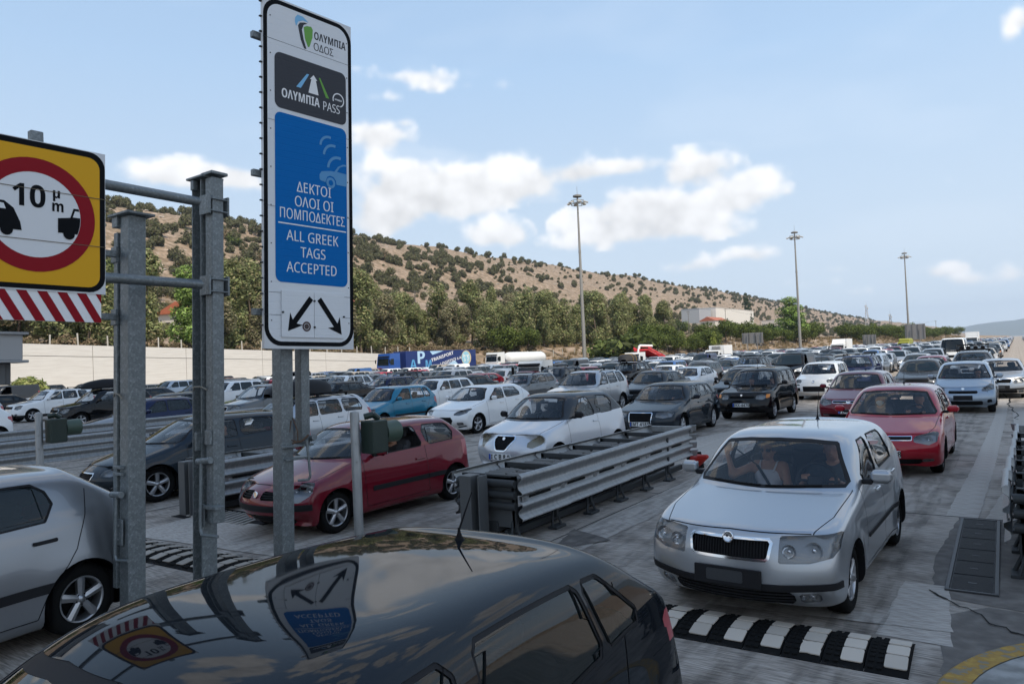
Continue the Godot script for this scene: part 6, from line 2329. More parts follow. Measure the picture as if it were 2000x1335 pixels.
func build_cars() -> void:
	define_cars()
	# --- the nearest cars ---
	car("fabia", "silver", -2.01, -7.86, -0.02, "silver hatchback with chrome-framed grille and blank black plate, nearest in the right lane")
	car("civic", "piano black", -2.17, -1.42, 0.065, "glossy dark hatchback at the bottom, its roof mirroring the signs")
	car("clio", "dark red", -8.50, -7.81, -0.01, "burgundy three-door hatchback behind the steel posts, driver's window open")
	car("p307", "dull silver", -7.55, -1.55, 0.16, "silver hatchback with dark windows at the left edge, seen from its rear side")
	car("leon", "slate", -13.38, -8.13, -0.10, "charcoal sporty hatchback half hidden by the two left posts")
	car("ypsilon", "pale silver", -8.19, -13.07, -0.03, "two-tone silver car with dark roof and shield grille beside the guardrail")
	car("polo", "red", -1.93, -15.53, 0.0, "bright red five-door hatchback right behind the silver hatchback")
	car("audi", "slate", -8.21, -19.36, 0.03, "slate-blue compact with tall chrome-framed grille at the barrier's far end")
	car("hrv", "black", -7.14, -24.48, 0.0, "boxy black estate with amber indicators and a white number plate")
	car("i20", "white", -14.61, -18.78, 0.0, "white hatchback with swept dark headlights left of the two-tone car")
	car("getz", "teal", -18.61, -18.63, 0.02, "teal hatchback behind the burgundy car's roof")
	car("sirion", "pale blue", -1.41, -27.51, 0.0, "pale silver-blue hatchback with black number panel on the right")
	car("panda", "white", -6.91, -33.05, 0.0, "small boxy white car with lit lamps and a large black grille")
	car("saloon", "black", -29.43, -25.56, 0.05, "black saloon with tinted glass and silver rims right of the sign post")
	var sp := car("suv", "silver", -13.94, -24.85, 0.02, "silver soft-roader with roof bars and open side windows")
	roof_bars(sp, "suv", false, M.black)
	car("polo", "dark red", -3.9, -23.6, 0.0, "darker red hatchback tucked behind the bright red one")
	car("fabia", "silver", -0.55, -33.8, 0.0, "silver car peeping out right behind the silver-blue hatchback")
	car("leon", "white", -13.88, -35.48, 0.0, "white hatchback with black roof edge right of the roof-bag car")
	car("saloon", "dark grey", -13.3, -29.9, 0.0, "dark grey saloon with open driver's window before the white hatchback")
	var sb := car("suv", "black", -20.72, -42.37, 0.0, "black off-roader carrying a strapped black bag on its roof")
	roof_bars(sb, "suv", false, M.black)
	roof_cargo("suv", -20.72, -42.37, 0.0, "bag", "black strapped luggage bag on the roof of the black off-roader")
	var s2 := car("suv", "dark grey", -21.47, -34.73, 0.0, "dark grey off-roader left of the silver soft-roader")
	roof_bars(s2, "suv", true, M.black)
	car("i20", "white", -17.39, -40.75, 0.0, "white saloon-like hatch half behind the grey saloon")
	car("suv", "black", -14.4, -47.5, 0.0, "black off-roader with lit lamps right of the silver estate")
	var x1 := car("suv", "navy", -6.5, -38.9, 0.0, "dark navy off-roader with bright lamps behind the boxy white car")
	roof_bars(x1, "suv", true, M.black)
	car("fabia", "light grey", -11.14, -36.0, 0.0, "light grey hatchback left of the boxy black estate")
	car("saloon", "slate", -9.4, -30.3, 0.0, "dark car squeezed behind the boxy black estate")
	car("saloon", "dark grey", -3.42, -35.85, 0.0, "dark saloon with cloud reflections in its windscreen")
	car("estate", "dark red", -3.6, -42.5, 0.0, "maroon estate behind the dark saloon")
	var sl := car("suv", "grey", -1.7, -40.2, 0.0, "grey off-roader with a row of round lamps on its roof")
	roof_bars(sl, "suv", true, M.black)
	var spots := thing("roof_lamps", "row of four round black lamps on the grey off-roader's roof", "lamps", Vector3(-1.7, 1.72, -39.6))
	for k in 4:
		var mb := MB.new()
		mb.lathe([Vector2(0, -0.05), Vector2(0.07, -0.04), Vector2(0.09, 0.03), Vector2(0.085, 0.04), Vector2(0, 0.03)], 14, Transform3D(Basis(Vector3.RIGHT, PI / 2), Vector3(-0.42 + 0.28 * k, 0.10, 0)))
		obj("lamp", mb, M.black, spots)
	var br := MB.new()
	br.tube(Vector3(-0.62, 0.0, 0), Vector3(0.62, 0.0, 0), 0.02, 0.02, 6)
	br.tube(Vector3(-0.66, 0.24, -0.5), Vector3(0.66, 0.24, -0.5), 0.03, 0.03, 6)
	for e in [-0.62, 0.62]:
		br.tube(Vector3(e, 0.0, 0), Vector3(e, 0.24, -0.5), 0.02, 0.02, 6)
	obj("bar", br, M.black, spots)
	# --- middle distance, left ---
	car("estate", "white", -22.56, -25.64, 0.03, "white estate with roof rails and an arm at its open window")
	var dw := car("estate", "grey", -20.8, -30.5, 0.02, "grey estate with dark roof rails above the white hatchback")
	roof_bars(dw, "estate", true, M.black)
	car("i20", "red", -27.09, -34.58, 0.0, "red hatchback left of the grey estate")
	car("fabia", "silver", -33.5, -41.5, 0.0, "silver hatchback below the lorry's globe picture")
	car("estate", "black", -27.62, -30.8, 0.0, "black estate with chrome rails right of the black saloon")
	car("suv", "black", -35.2, -36.2, 0.0, "black off-roader with bright headlight under the lorry cab")
	car("suv", "white", -34.4, -30.4, 0.06, "white off-roader behind the black saloon's tail")
	car("estate", "navy", -31.45, -31.2, 0.03, "navy estate between the black saloon and the white off-roader")
	car("saloon", "beige", -41.0, -34.5, 0.04, "beige saloon by the wall left of the black saloon")
	car("fabia", "blue", -37.8, -37.5, 0.0, "blue hatchback with an open window")
	car("saloon", "navy", -24.9, -13.2, 0.05, "navy saloon with bright window line beyond the far guardrail")
	car("leon", "dark grey", -29.6, -16.4, 0.04, "dark grey hatchback with lit headlamp behind the navy saloon")
	car("suv", "black", -35.6, -16.6, 0.0, "black off-roader carrying a long black roof box")
	roof_cargo("suv", -35.6, -16.6, 0.0, "box", "long black roof box on the off-roader before the pale wall")
	car("suv", "silver", -36.5, -10.6, 0.06, "silver off-roader with black roof at the left edge")
	car("suv", "white", -44.0, -17.8, 0.05, "white off-roader nearest the feathery bush")
	car("fabia", "white", -26.9, -7.2, 0.08, "white hatchback cut off by the left edge")
	car("polo", "white", -31.2, -9.2, 0.08, "white hatchback with red tail lamps at the left edge")
	car("suv", "grey", -25.6, -18.4, 0.03, "big grey pick-up-like off-roader between the two left posts")
	var rb := car("estate", "silver", -16.3, -12.7, 0.02, "silver estate under a large grey roof box between the posts")
	roof_bars(rb, "estate", false, M.black)
	roof_cargo("estate", -16.3, -12.7, 0.02, "box", "large dark grey roof box seen between the sign posts")
	car("smallvan", "white", -49.0, -22.5, 0.05, "white panel van before the pale wall", true)
	car("van", "white", -4.4, -72.0, 0.0, "tall white van towering over the cars on the right", true)
	build_trucks()
	fill_queue()

func fill_queue() -> void:
	var r := RandomNumberGenerator.new()
	r.seed = 2024
	var kinds := ["fabia", "polo", "i20", "suv", "suv", "suv", "estate", "estate", "saloon", "saloon", "panda", "leon", "audi", "sirion", "hrv", "smallvan"]
	var cols := ["white", "white", "white", "white", "silver", "silver", "silver", "light grey", "light grey", "grey", "grey", "dark grey", "dark grey", "black", "black", "black", "navy", "blue", "red", "dark red", "beige", "pale blue", "slate"]
	var word := {"fabia": "hatchback", "polo": "hatchback", "i20": "hatchback", "suv": "off-roader", "estate": "estate car", "saloon": "saloon", "panda": "minicar", "leon": "sports hatch", "audi": "compact", "sirion": "supermini", "hrv": "tall estate", "smallvan": "van", "van": "van", "clio": "hatchback", "ypsilon": "two-tone car", "getz": "hatchback", "p307": "hatchback", "civic": "hatchback"}
	var list := []
	# near rows on the left, where the lanes of the toll station fan out
	for lane in 9:
		var x := -25.0 - lane * 6.2
		var z := -9.0 - r.randf() * 3.0
		while z > -46.0:
			list.append([x + r.randf_range(-0.5, 0.5), z])
			z -= r.randf_range(5.6, 7.4)
	for lane in 28:
		var x := 7.0 - lane * 3.05
		var z := -45.0 - r.randf() * 4.0
		if x > 2.0:
			z = -30.0 - r.randf() * 4.0
		while z > -560.0:
			var e := edge_at(-z) + 2.2
			var wide := clampf((7.0 - e) / 95.0, 0.16, 1.0)
			var xx := x
			if -z > 95.0:
				if x < e:
					break
			if x > 0.5 or x < -0.6:
				list.append([xx + r.randf_range(-0.28, 0.28), z])
			z -= r.randf_range(5.5, 7.2)
	# the clear strip near the right-hand lane line stays free
	var ok := []
	for p in list:
		var free := true
		for q in placed:
			var gap: float = (q[5] + 4.4) * 0.5 + 0.5
			if absf(p[0] - q[0]) < 2.2 and absf(p[1] - q[1]) < gap:
				free = false
				break
		if p[0] > 0.2 and p[0] < 2.6:
			free = false
		if free:
			ok.append(p)
	ok.sort_custom(func(a, b): return Vector2(a[0], a[1]).length() < Vector2(b[0], b[1]).length())
	var made := []
	var rest := []
	for i in ok.size():
		var kind: String = kinds[r.randi() % kinds.size()]
		var col: String = cols[r.randi() % cols.size()]
		if i < 232:
			made.append([ok[i][0], ok[i][1], kind, col])
		else:
			rest.append([ok[i], col, r.randi() % 3])
	for m in made:
		# name it by what it stands behind and beside
		var ahead := ""
		var beside := ""
		var da := 30.0
		var db := 9.0
		for q in placed + made:
			if q[0] == m[0] and q[1] == m[1]:
				continue
			var dx: float = absf(q[0] - m[0])
			var dz: float = q[1] - m[1]
			if dx < 1.7 and dz > 2.0 and dz < da:
				da = dz
				ahead = "%s %s" % [q[3], word[q[2]]]
			if dx > 1.7 and dx < 7.0 and absf(dz) < 3.4 and q[0] > m[0] and dx + absf(dz) < db:
				db = dx + absf(dz)
				beside = "%s %s" % [q[3], word[q[2]]]
		var lab := "%s %s" % [m[3], word[m[2]]]
		if ahead:
			lab += " behind " + ahead
		if beside:
			lab += ", left of " + beside
		if not ahead and not beside:
			lab += " at the left end of the queues by the wall" if m[0] < -40.0 else " at the right edge of the queues"
		m.append(lab)
	for m in made:
		var far: float = Vector2(m[0], m[1]).length()
		car(m[2], m[3], m[0], m[1], r.randf_range(-0.02, 0.02), m[4], false, "cars packed in the queues before the toll station")
	# beyond that, the mass of far cars
	var holder := Node3D.new()
	holder.name = numbered("far_traffic")
	add_child(holder)
	tag(holder, "mass of tiny far cars filling the motorway to the horizon", "traffic")
	holder.set_meta("kind", "stuff")
	var tinted := paint(Color(1, 1, 1), 0.2, 0.3)
	tinted.vertex_color_use_as_albedo = true
	var three := ["fabia", "suv", "estate"]
	for v in 3:
		var src: Node3D = protos[three[v] + "-"][0] if protos.has(three[v] + "-") else null
		if src == null:
			continue
		var om: ArrayMesh = src.get_child(0).mesh
		var nm := ArrayMesh.new()
		for i in om.get_surface_count():
			var a := om.surface_get_arrays(i)
			nm.add_surface_from_arrays(Mesh.PRIMITIVE_TRIANGLES, a)
			nm.surface_set_material(i, tinted if i == 0 else om.surface_get_material(i))
		var mm := MultiMesh.new()
		mm.transform_format = MultiMesh.TRANSFORM_3D
		mm.use_colors = true
		mm.mesh = nm
		var mine := rest.filter(func(q): return q[2] == v)
		mm.instance_count = mine.size()
		for i in mine.size():
			mm.set_instance_transform(i, Transform3D(Basis.IDENTITY, Vector3(mine[i][0][0], 0, mine[i][0][1])))
			mm.set_instance_color(i, (paints[mine[i][1]] as StandardMaterial3D).albedo_color.srgb_to_linear())
		var mi := MultiMeshInstance3D.new()
		mi.name = "cars"
		mi.multimesh = mm
		mi.set_meta("kind", "stuff")
		holder.add_child(mi, true)
	print("queue: ", made.size(), " single, ", rest.size(), " massed, ", placed.size(), " cars placed")

# ================= lorries, masts, houses =================
func wheel_at(t: Node3D, r: float, x: float, z: float, w := 0.3) -> void:
	var n := Node3D.new()
	n.name = "wheel"
	t.add_child(n, true)
	n.position = Vector3(x, r, z)
	var q := Transform3D(Basis(Vector3(0, 1, 0), Vector3(1, 0, 0), Vector3(0, 0, -1)), Vector3.ZERO)
	var a := MB.new()
	a.lathe([Vector2(r * 0.55, -w / 2), Vector2(r, -w / 2), Vector2(r, w / 2), Vector2(r * 0.55, w / 2)], 20, q)
	obj("tyre", a, M.rubber, n)
	var b := MB.new()
	for s in [-1.0, 1.0]:
		b.lathe([Vector2(r * 0.56, s * w * 0.5), Vector2(r * 0.4, s * w * 0.38), Vector2(r * 0.15, s * w * 0.5), Vector2(0, s * w * 0.5)], 16, q)
	obj("rim", b, M.alloy, n)

# a lorry cab: front at z = 0, going back to -len
func lorry_cab(t: Node3D, m: Material, hh: float, w: float, ln: float, spoiler: bool) -> void:
	var b := MB.new()
	var pr := PackedVector2Array([Vector2(0.02, 0.45), Vector2(0.08, 1.1), Vector2(0.05, hh * 0.50), Vector2(-0.14, hh * 0.80), Vector2(-0.34, hh * 0.985), Vector2(-0.8, hh), Vector2(-ln, hh), Vector2(-ln, 0.6), Vector2(-ln * 0.6, 0.6), Vector2(-ln * 0.55, 0.45)])
	var xf := Transform3D(Basis(Vector3(0, 0, 1), Vector3(0, 1, 0), Vector3(-1, 0, 0)), Vector3.ZERO)
	b.plate(pr, xf, -w / 2, w / 2)
	obj("body", b, m, t)
	var g := MB.new()
	g.quad(Vector3(-w * 0.45, hh * 0.53, 0.055), Vector3(w * 0.45, hh * 0.53, 0.055), Vector3(w * 0.43, hh * 0.79, -0.115), Vector3(-w * 0.43, hh * 0.79, -0.115), Vector3(0, 0.3, 1))
	obj("windscreen", g, M.farglass, t)
	for s in [-1.0, 1.0]:
		var sw := MB.new()
		var x: float = s * (w / 2 + 0.006)
		sw.quad(Vector3(x, hh * 0.54, -0.20), Vector3(x, hh * 0.54, -1.0), Vector3(x, hh * 0.78, -1.0), Vector3(x, hh * 0.78, -0.36), Vector3(s, 0, 0))
		obj("side_window", sw, M.farglass, t)
		var mi := MB.new()
		mi.box(Vector3(s * (w / 2 + 0.22), hh * 0.68, 0.06), Vector3(0.16, 0.55, 0.12), Basis.IDENTITY, 0.03)
		mi.tube(Vector3(s * w / 2, hh * 0.74, 0.0), Vector3(s * (w / 2 + 0.2), hh * 0.74, 0.05), 0.02, 0.02, 5)
		obj("door_mirror", mi, M.black, t)
		var hl := MB.new()
		hl.box(Vector3(s * w * 0.36, 0.72, 0.05), Vector3(w * 0.18, 0.2, 0.06), Basis.IDENTITY, 0.02)
		obj("headlight", hl, M.lampfar, t)
	var gr := MB.new()
	for k in 4:
		gr.box(Vector3(0, 0.72 + 0.16 * k, 0.075), Vector3(w * (0.48 if k == 0 else 0.7), 0.09, 0.03), Basis.IDENTITY, 0.01)
	gr.box(Vector3(0, hh * 0.865, -0.10), Vector3(w * 0.9, 0.10, 0.26), Basis(Vector3.RIGHT, 0.5), 0.03)
	obj("grille", gr, M.black, t)

func build_trucks() -> void:
	var blue := paint(Color(0.012, 0.04, 0.19), 0.2, 0.3)
	# articulated lorry with the blue printed trailer
	var t := thing("blue_lorry", "blue articulated lorry with printed trailer in front of the pale wall", "lorry", Vector3(-76.0, 0, -75.0))
	lorry_cab(t, paint(Color(0.03, 0.10, 0.36), 0.2), 3.75, 2.5, 2.3, true)
	var tr := MB.new()
	tr.box(Vector3(0, 2.55, -12.0), Vector3(2.55, 2.85, 17.0), Basis.IDENTITY, 0.03)
	var trn := obj("trailer", tr, mat(Color(0.012, 0.03, 0.14), 0.35), t)
	var ch := MB.new()
	ch.box(Vector3(0, 0.95, -10.0), Vector3(1.0, 0.3, 19.0))
	ch.box(Vector3(0, 0.75, -11.0), Vector3(2.4, 0.35, 7.0))
	obj("chassis", ch, M.black, t)
	for z in [-1.2, -4.6, -16.0, -17.3, -18.6]:
		for s in [-1.0, 1.0]:
			wheel_at(t, 0.5, s * 1.05, z)
	var side := Transform3D(Basis(Vector3(0, 0, -1), Vector3(0, 1, 0), Vector3(1, 0, 0)), Vector3(1.279, 2.55, -12.0))
	var sky := mat(Color(0.10, 0.34, 0.60), 0.4)
	var pale := mat(Color(0.42, 0.62, 0.80), 0.4)
	var put_text := func(n: String, s: String, size: float, x: float, y: float, rot: float, m: Material, st := 1.0):
		text(n, s, size, side * Transform3D(Basis(Vector3(0, 0, 1), rot), Vector3(x, y, 0.004)), m, trn, true, st)
	put_text.call("letter", "A", 1.35, -6.9, -0.62, 0.0, sky, 1.2)
	put_text.call("letter", "P", 1.9, -5.2, 0.38, 0.0, pale, 1.35)
	put_text.call("letter", "M", 1.2, -3.5, -0.65, 0.0, sky, 1.1)
	put_text.call("lettering", "TRANSPORT", 0.52, -0.1, 0.45, 0.20, M.print_white, 1.35)
	put_text.call("lettering", "LOGISTICS s.a.", 0.46, 2.0, -0.25, 0.20, M.print_white, 1.25)
	put_text.call("lettering", "INTERNATIONAL TRANSPORT", 0.13, -1.5, -1.2, 0.0, M.print_white, 1.6)
	var sw := MB.new()
	sw.plate(PV([-3.1, 1.35, 0.2, 1.35, -2.5, 0.75]), side, 0.003, 0.003)
	sw.plate(PV([0.2, -1.05, 3.9, -1.05, 2.9, -0.25]), side, 0.003, 0.003)
	obj("swoosh", sw, pale, trn)
	var ring := MB.new()
	ring.plate(circle(Vector2(5.9, 0.1), 1.28, 30, 1.22), side, 0.003, 0.003)
	obj("globe_ring", ring, mat(Color(0.62, 0.50, 0.30), 0.4), trn)
	var gl := MB.new()
	gl.plate(circle(Vector2(5.8, 0.12), 1.08, 30, 1.05), side, 0.006, 0.006)
	obj("globe", gl, mat(Color(0.30, 0.58, 0.72), 0.4), trn)
	var ld := MB.new()
	for q in [[5.35, 0.45, 0.42, 0.30], [5.5, -0.25, 0.22, 0.42], [6.25, 0.4, 0.35, 0.35], [6.3, -0.3, 0.22, 0.3], [6.5, 0.05, 0.15, 0.2]]:
		var p := PackedVector2Array()
		for k in 14:
			var a := TAU * k / 14
			var rr := 0.75 + 0.35 * sin(a * 3.0 + q[0] * 5.0)
			p.append(Vector2(q[0] + cos(a) * q[2] * rr, q[1] + sin(a) * q[3] * rr))
		ld.plate(p, side, 0.009, 0.009)
	obj("globe_land", ld, mat(Color(0.75, 0.80, 0.78), 0.4), trn)
	# tank lorry
	t = thing("tank_lorry", "white tank lorry with a long cylindrical tank behind the blue lorry", "lorry", Vector3(-73.0, 0, -97.5))
	lorry_cab(t, paint(Color(0.74, 0.75, 0.74)), 3.35, 2.5, 2.2, false)
	var tk := MB.new()
	tk.lathe([Vector2(0, 6.0), Vector2(0.75, 5.85), Vector2(1.1, 5.45), Vector2(1.2, 4.9), Vector2(1.2, -4.9), Vector2(1.1, -5.45), Vector2(0.75, -5.85), Vector2(0, -6.0)], 28, Transform3D(Basis(Vector3.RIGHT, PI / 2), Vector3(0, 2.12, -10.2)), 0.5)
	obj("tank", tk, paint(Color(0.72, 0.72, 0.70)), t)
	ch = MB.new()
	ch.box(Vector3(0, 0.9, -8.5), Vector3(1.0, 0.3, 15.0))
	for z in [-6.0, -14.0]:
		ch.box(Vector3(0, 1.2, z), Vector3(1.8, 0.5, 0.3))
	obj("chassis", ch, M.black, t)
	for z in [-1.2, -4.2, -13.0, -14.3, -15.6]:
		for s in [-1.0, 1.0]:
			wheel_at(t, 0.5, s * 1.05, z)
	# box lorries
	for q in [["small_fridge_truck", "small white refrigerated truck before the big green bush", Vector3(-33.1, 0, -93.0), 2.15, 1.95, 3.4, 2.75], ["box_truck", "white box truck with wind deflector near the second light mast", Vector3(-23.5, 0, -124.0), 2.2, 2.1, 4.6, 3.0], ["white_lorry", "pale box lorry among the farthest cars on the right", Vector3(-8.4, 0, -196.0), 2.5, 2.4, 6.5, 3.6]]:
		t = thing(q[0], q[1], "lorry", q[2])
		lorry_cab(t, paint(Color(0.74, 0.75, 0.75)), q[3], q[4], 1.7, false)
		var bx := MB.new()
		bx.box(Vector3(0, (q[6] + 0.9) * 0.5, -1.95 - q[5] * 0.5), Vector3(q[4] + 0.15, q[6] - 0.9, q[5]), Basis.IDENTITY, 0.03)
		obj("box", bx, mat(Color(0.78, 0.78, 0.77), 0.4), t)
		if q[0] != "white_lorry":
			var fr := MB.new()
			if q[0] == "box_truck":
				fr.plate(PV([0, 0, -1.5, 0, -1.5, 0.75]), Transform3D(Basis(Vector3(0, 0, 1), Vector3(0, 1, 0), Vector3(-1, 0, 0)), Vector3(0, q[3] - 0.01, -0.25)), -0.9, 0.9)
			else:
				fr.box(Vector3(0, q[6] - 0.32, -1.8), Vector3(1.1, 0.4, 0.35), Basis.IDENTITY, 0.04)
			obj("wind_deflector" if q[0] == "box_truck" else "cooling_unit", fr, M.white if q[0] == "box_truck" else mat(Color(0.2, 0.2, 0.2), 0.6), t)
		var c2 := MB.new()
		c2.box(Vector3(0, 0.75, -q[5] * 0.5 - 1.0), Vector3(0.9, 0.3, q[5] + 1.6))
		obj("chassis", c2, M.black, t)
		for z in [-0.85, -q[5] - 0.6]:
			for s in [-1.0, 1.0]:
				wheel_at(t, 0.38, s * q[4] * 0.42, z, 0.24)
	# light flatbed with white cab
	t = thing("flatbed_truck", "white flatbed light truck with a tall flat windscreen left of the off-roader", "truck", Vector3(-24.9, 0, -37.0), 0.02)
	lorry_cab(t, paint(Color(0.70, 0.71, 0.70)), 2.08, 1.75, 1.55, false)
	var bd := MB.new()
	bd.box(Vector3(0, 0.95, -3.2), Vector3(1.85, 0.12, 3.2), Basis.IDENTITY, 0.02)
	for s in [-1.0, 1.0]:
		bd.box(Vector3(s * 0.92, 1.2, -3.2), Vector3(0.04, 0.4, 3.2))
	bd.box(Vector3(0, 1.3, -1.65), Vector3(1.8, 0.6, 0.05))
	obj("load_bed", bd, mat(Color(0.05, 0.06, 0.07), 0.6), t)
	for z in [-0.75, -4.0]:
		for s in [-1.0, 1.0]:
			wheel_at(t, 0.36, s * 0.78, z, 0.22)
	# recovery truck: red ramp, white crane
	t = thing("recovery_truck", "recovery truck with red raised ramp by the dirt bank", "truck", Vector3(-38.5, 0, -80.0))
	lorry_cab(t, paint(Color(0.74, 0.75, 0.75)), 2.3, 2.1, 1.7, false)
	var rp := MB.new()
	rp.box(Vector3(0.2, 1.95, -4.9), Vector3(2.0, 0.25, 5.2), Basis(Vector3.RIGHT, -0.24), 0.03)
	for s in [-1.0, 1.0]:
		rp.box(Vector3(0.2 + s * 1.0, 2.2, -4.9), Vector3(0.10, 0.3, 5.2), Basis(Vector3.RIGHT, -0.24), 0.03)
	obj("ramp", rp, paint(Color(0.55, 0.02, 0.02)), t)
	var cr := MB.new()
	cr.path([Vector3(-0.3, 1.5, -2.2), Vector3(-0.1, 3.1, -2.6), Vector3(0.9, 3.0, -4.2)], 0.16, 8)
	obj("crane", cr, M.white, t)
	for z in [-0.85, -5.6]:
		for s in [-1.0, 1.0]:
			wheel_at(t, 0.42, s * 0.88, z, 0.26)
	t = thing("yellow_green_van", "yellow-green covered van between the far cars right of the box truck", "van", Vector3(-18.6, 0, -163.0))
	lorry_cab(t, paint(Color(0.42, 0.42, 0.06)), 2.0, 2.0, 1.6, false)
	var cv := MB.new()
	cv.box(Vector3(0, 1.75, -4.6), Vector3(2.1, 1.9, 5.8), Basis.IDENTITY, 0.25)
	obj("cover", cv, mat(Color(0.30, 0.30, 0.05), 0.7), t)
	for z in [-0.85, -6.2]:
		for s in [-1.0, 1.0]:
			wheel_at(t, 0.36, s * 0.85, z, 0.24)

func mast(x: float, s: float, h: float, label: String) -> void:
	var y := height_at(x, s)
	var t := thing("light_mast", label, "light mast", Vector3(x, y, -s), 0.4, "tall floodlight masts along the motorway")
	var p := MB.new()
	p.tube(Vector3.ZERO, Vector3(0, h, 0), 0.42, 0.16, 16)
	p.lathe([Vector2(0.6, 0), Vector2(0.6, 0.12), Vector2(0.45, 0.14), Vector2(0.45, 0.9), Vector2(0.43, 1.0)], 16)
	for k in [0.35, 0.68]:
		p.lathe([Vector2(lerpf(0.42, 0.16, k) + 0.03, -0.25), Vector2(lerpf(0.42, 0.16, k) + 0.03, 0.25)], 16, Transform3D(Basis.IDENTITY, Vector3(0, h * k, 0)))
	obj("pole", p, mat(Color(0.30, 0.29, 0.27), 0.55, 0.3), t)
	var r := MB.new()
	for k in 24:
		var a0 := TAU * k / 24
		var a1 := TAU * (k + 1) / 24
		for yy in [-1.4, -0.6]:
			r.tube(Vector3(cos(a0) * 1.3, h + yy, sin(a0) * 1.3), Vector3(cos(a1) * 1.3, h + yy, sin(a1) * 1.3), 0.07, 0.07, 5, false)
	for k in 6:
		var a := TAU * k / 6
		r.tube(Vector3(0, h - 1.0, 0), Vector3(cos(a) * 1.3, h - 1.0, sin(a) * 1.3), 0.05, 0.05, 5)
		r.tube(Vector3(cos(a) * 1.3, h - 1.4, sin(a) * 1.3), Vector3(cos(a) * 1.3, h - 0.6, sin(a) * 1.3), 0.05, 0.05, 5)
	r.lathe([Vector2(0.9, 0.2), Vector2(0.9, 0.5), Vector2(0.3, 0.7), Vector2(0.0, 0.7)], 14, Transform3D(Basis.IDENTITY, Vector3(0, h, 0)))
	r.tube(Vector3(0, h + 0.5, 0), Vector3(0, h + 2.4, 0), 0.04, 0.03, 5)
	obj("head_ring", r, mat(Color(0.26, 0.25, 0.23), 0.5, 0.3), t)
	for k in 6:
		var a := TAU * k / 6 + 0.2
		var f := MB.new()
		var o := Vector3(cos(a), 0, sin(a))
		f.box(Vector3(0, h - 1.0, 0) + o * 1.75, Vector3(0.75, 0.28, 0.9), xform(Vector3.ZERO, o).basis * Basis(Vector3.RIGHT, 0.35), 0.06)
		obj("floodlight", f, mat(Color(0.5, 0.49, 0.46), 0.4), t)

func pole(x: float, s: float, h: float, label: String) -> void:
	var t := thing("utility_pole", label, "utility pole", Vector3(x, height_at(x, s) - 0.2, -s), rng.randf() * 0.6, "utility poles across the slope")
	var p := MB.new()
	p.tube(Vector3.ZERO, Vector3(0, h, 0), 0.17, 0.11, 8)
	obj("post", p, mat(Color(0.16, 0.145, 0.125), 0.85), t)
	var c := MB.new()
	c.box(Vector3(0, h - 0.6, 0), Vector3(1.7, 0.12, 0.12))
	c.box(Vector3(0, h - 1.5, 0), Vector3(1.1, 0.10, 0.10))
	for e in [-0.75, -0.3, 0.3, 0.75]:
		c.tube(Vector3(e, h - 0.55, 0), Vector3(e, h - 0.3, 0), 0.05, 0.03, 5)
	obj("crossarm", c, mat(Color(0.13, 0.12, 0.11), 0.8), t)

func house(called: String, label: String, at: Vector3, sz: Vector3, turn: float, wall: Color, roofc: Color, rise: float, wins: int) -> void:
	var t := thing(called, label, "building", at, turn)
	var w := MB.new()
	w.box(Vector3(0, sz.y * 0.5, 0), Vector3(sz.x, sz.y, sz.z))
	obj("wall", w, mat(wall, 0.9), t)
	var r := MB.new()
	var o := 0.5
	if rise > 0.6:
		var xf := Transform3D(Basis.IDENTITY, Vector3(0, sz.y, 0))
		r.plate(PV([-sz.x * 0.5 - o, 0, sz.x * 0.5 + o, 0, 0, rise]), xf, -sz.z * 0.5 - o, sz.z * 0.5 + o)
	else:
		r.box(Vector3(0, sz.y + 0.15, 0), Vector3(sz.x + 0.3, 0.3, sz.z + 0.3))
	obj("roof", r, mat(roofc, 0.85), t)
	for k in wins:
		var x := lerpf(-sz.x * 0.38, sz.x * 0.38, (k + 0.5) / wins)
		for s in [-1.0, 1.0]:
			var g := MB.new()
			g.box(Vector3(x, sz.y * 0.52, s * (sz.z * 0.5 + 0.02)), Vector3(1.1, 1.2, 0.10), Basis.IDENTITY, 0.02)
			obj("window", g, M.farglass, t)

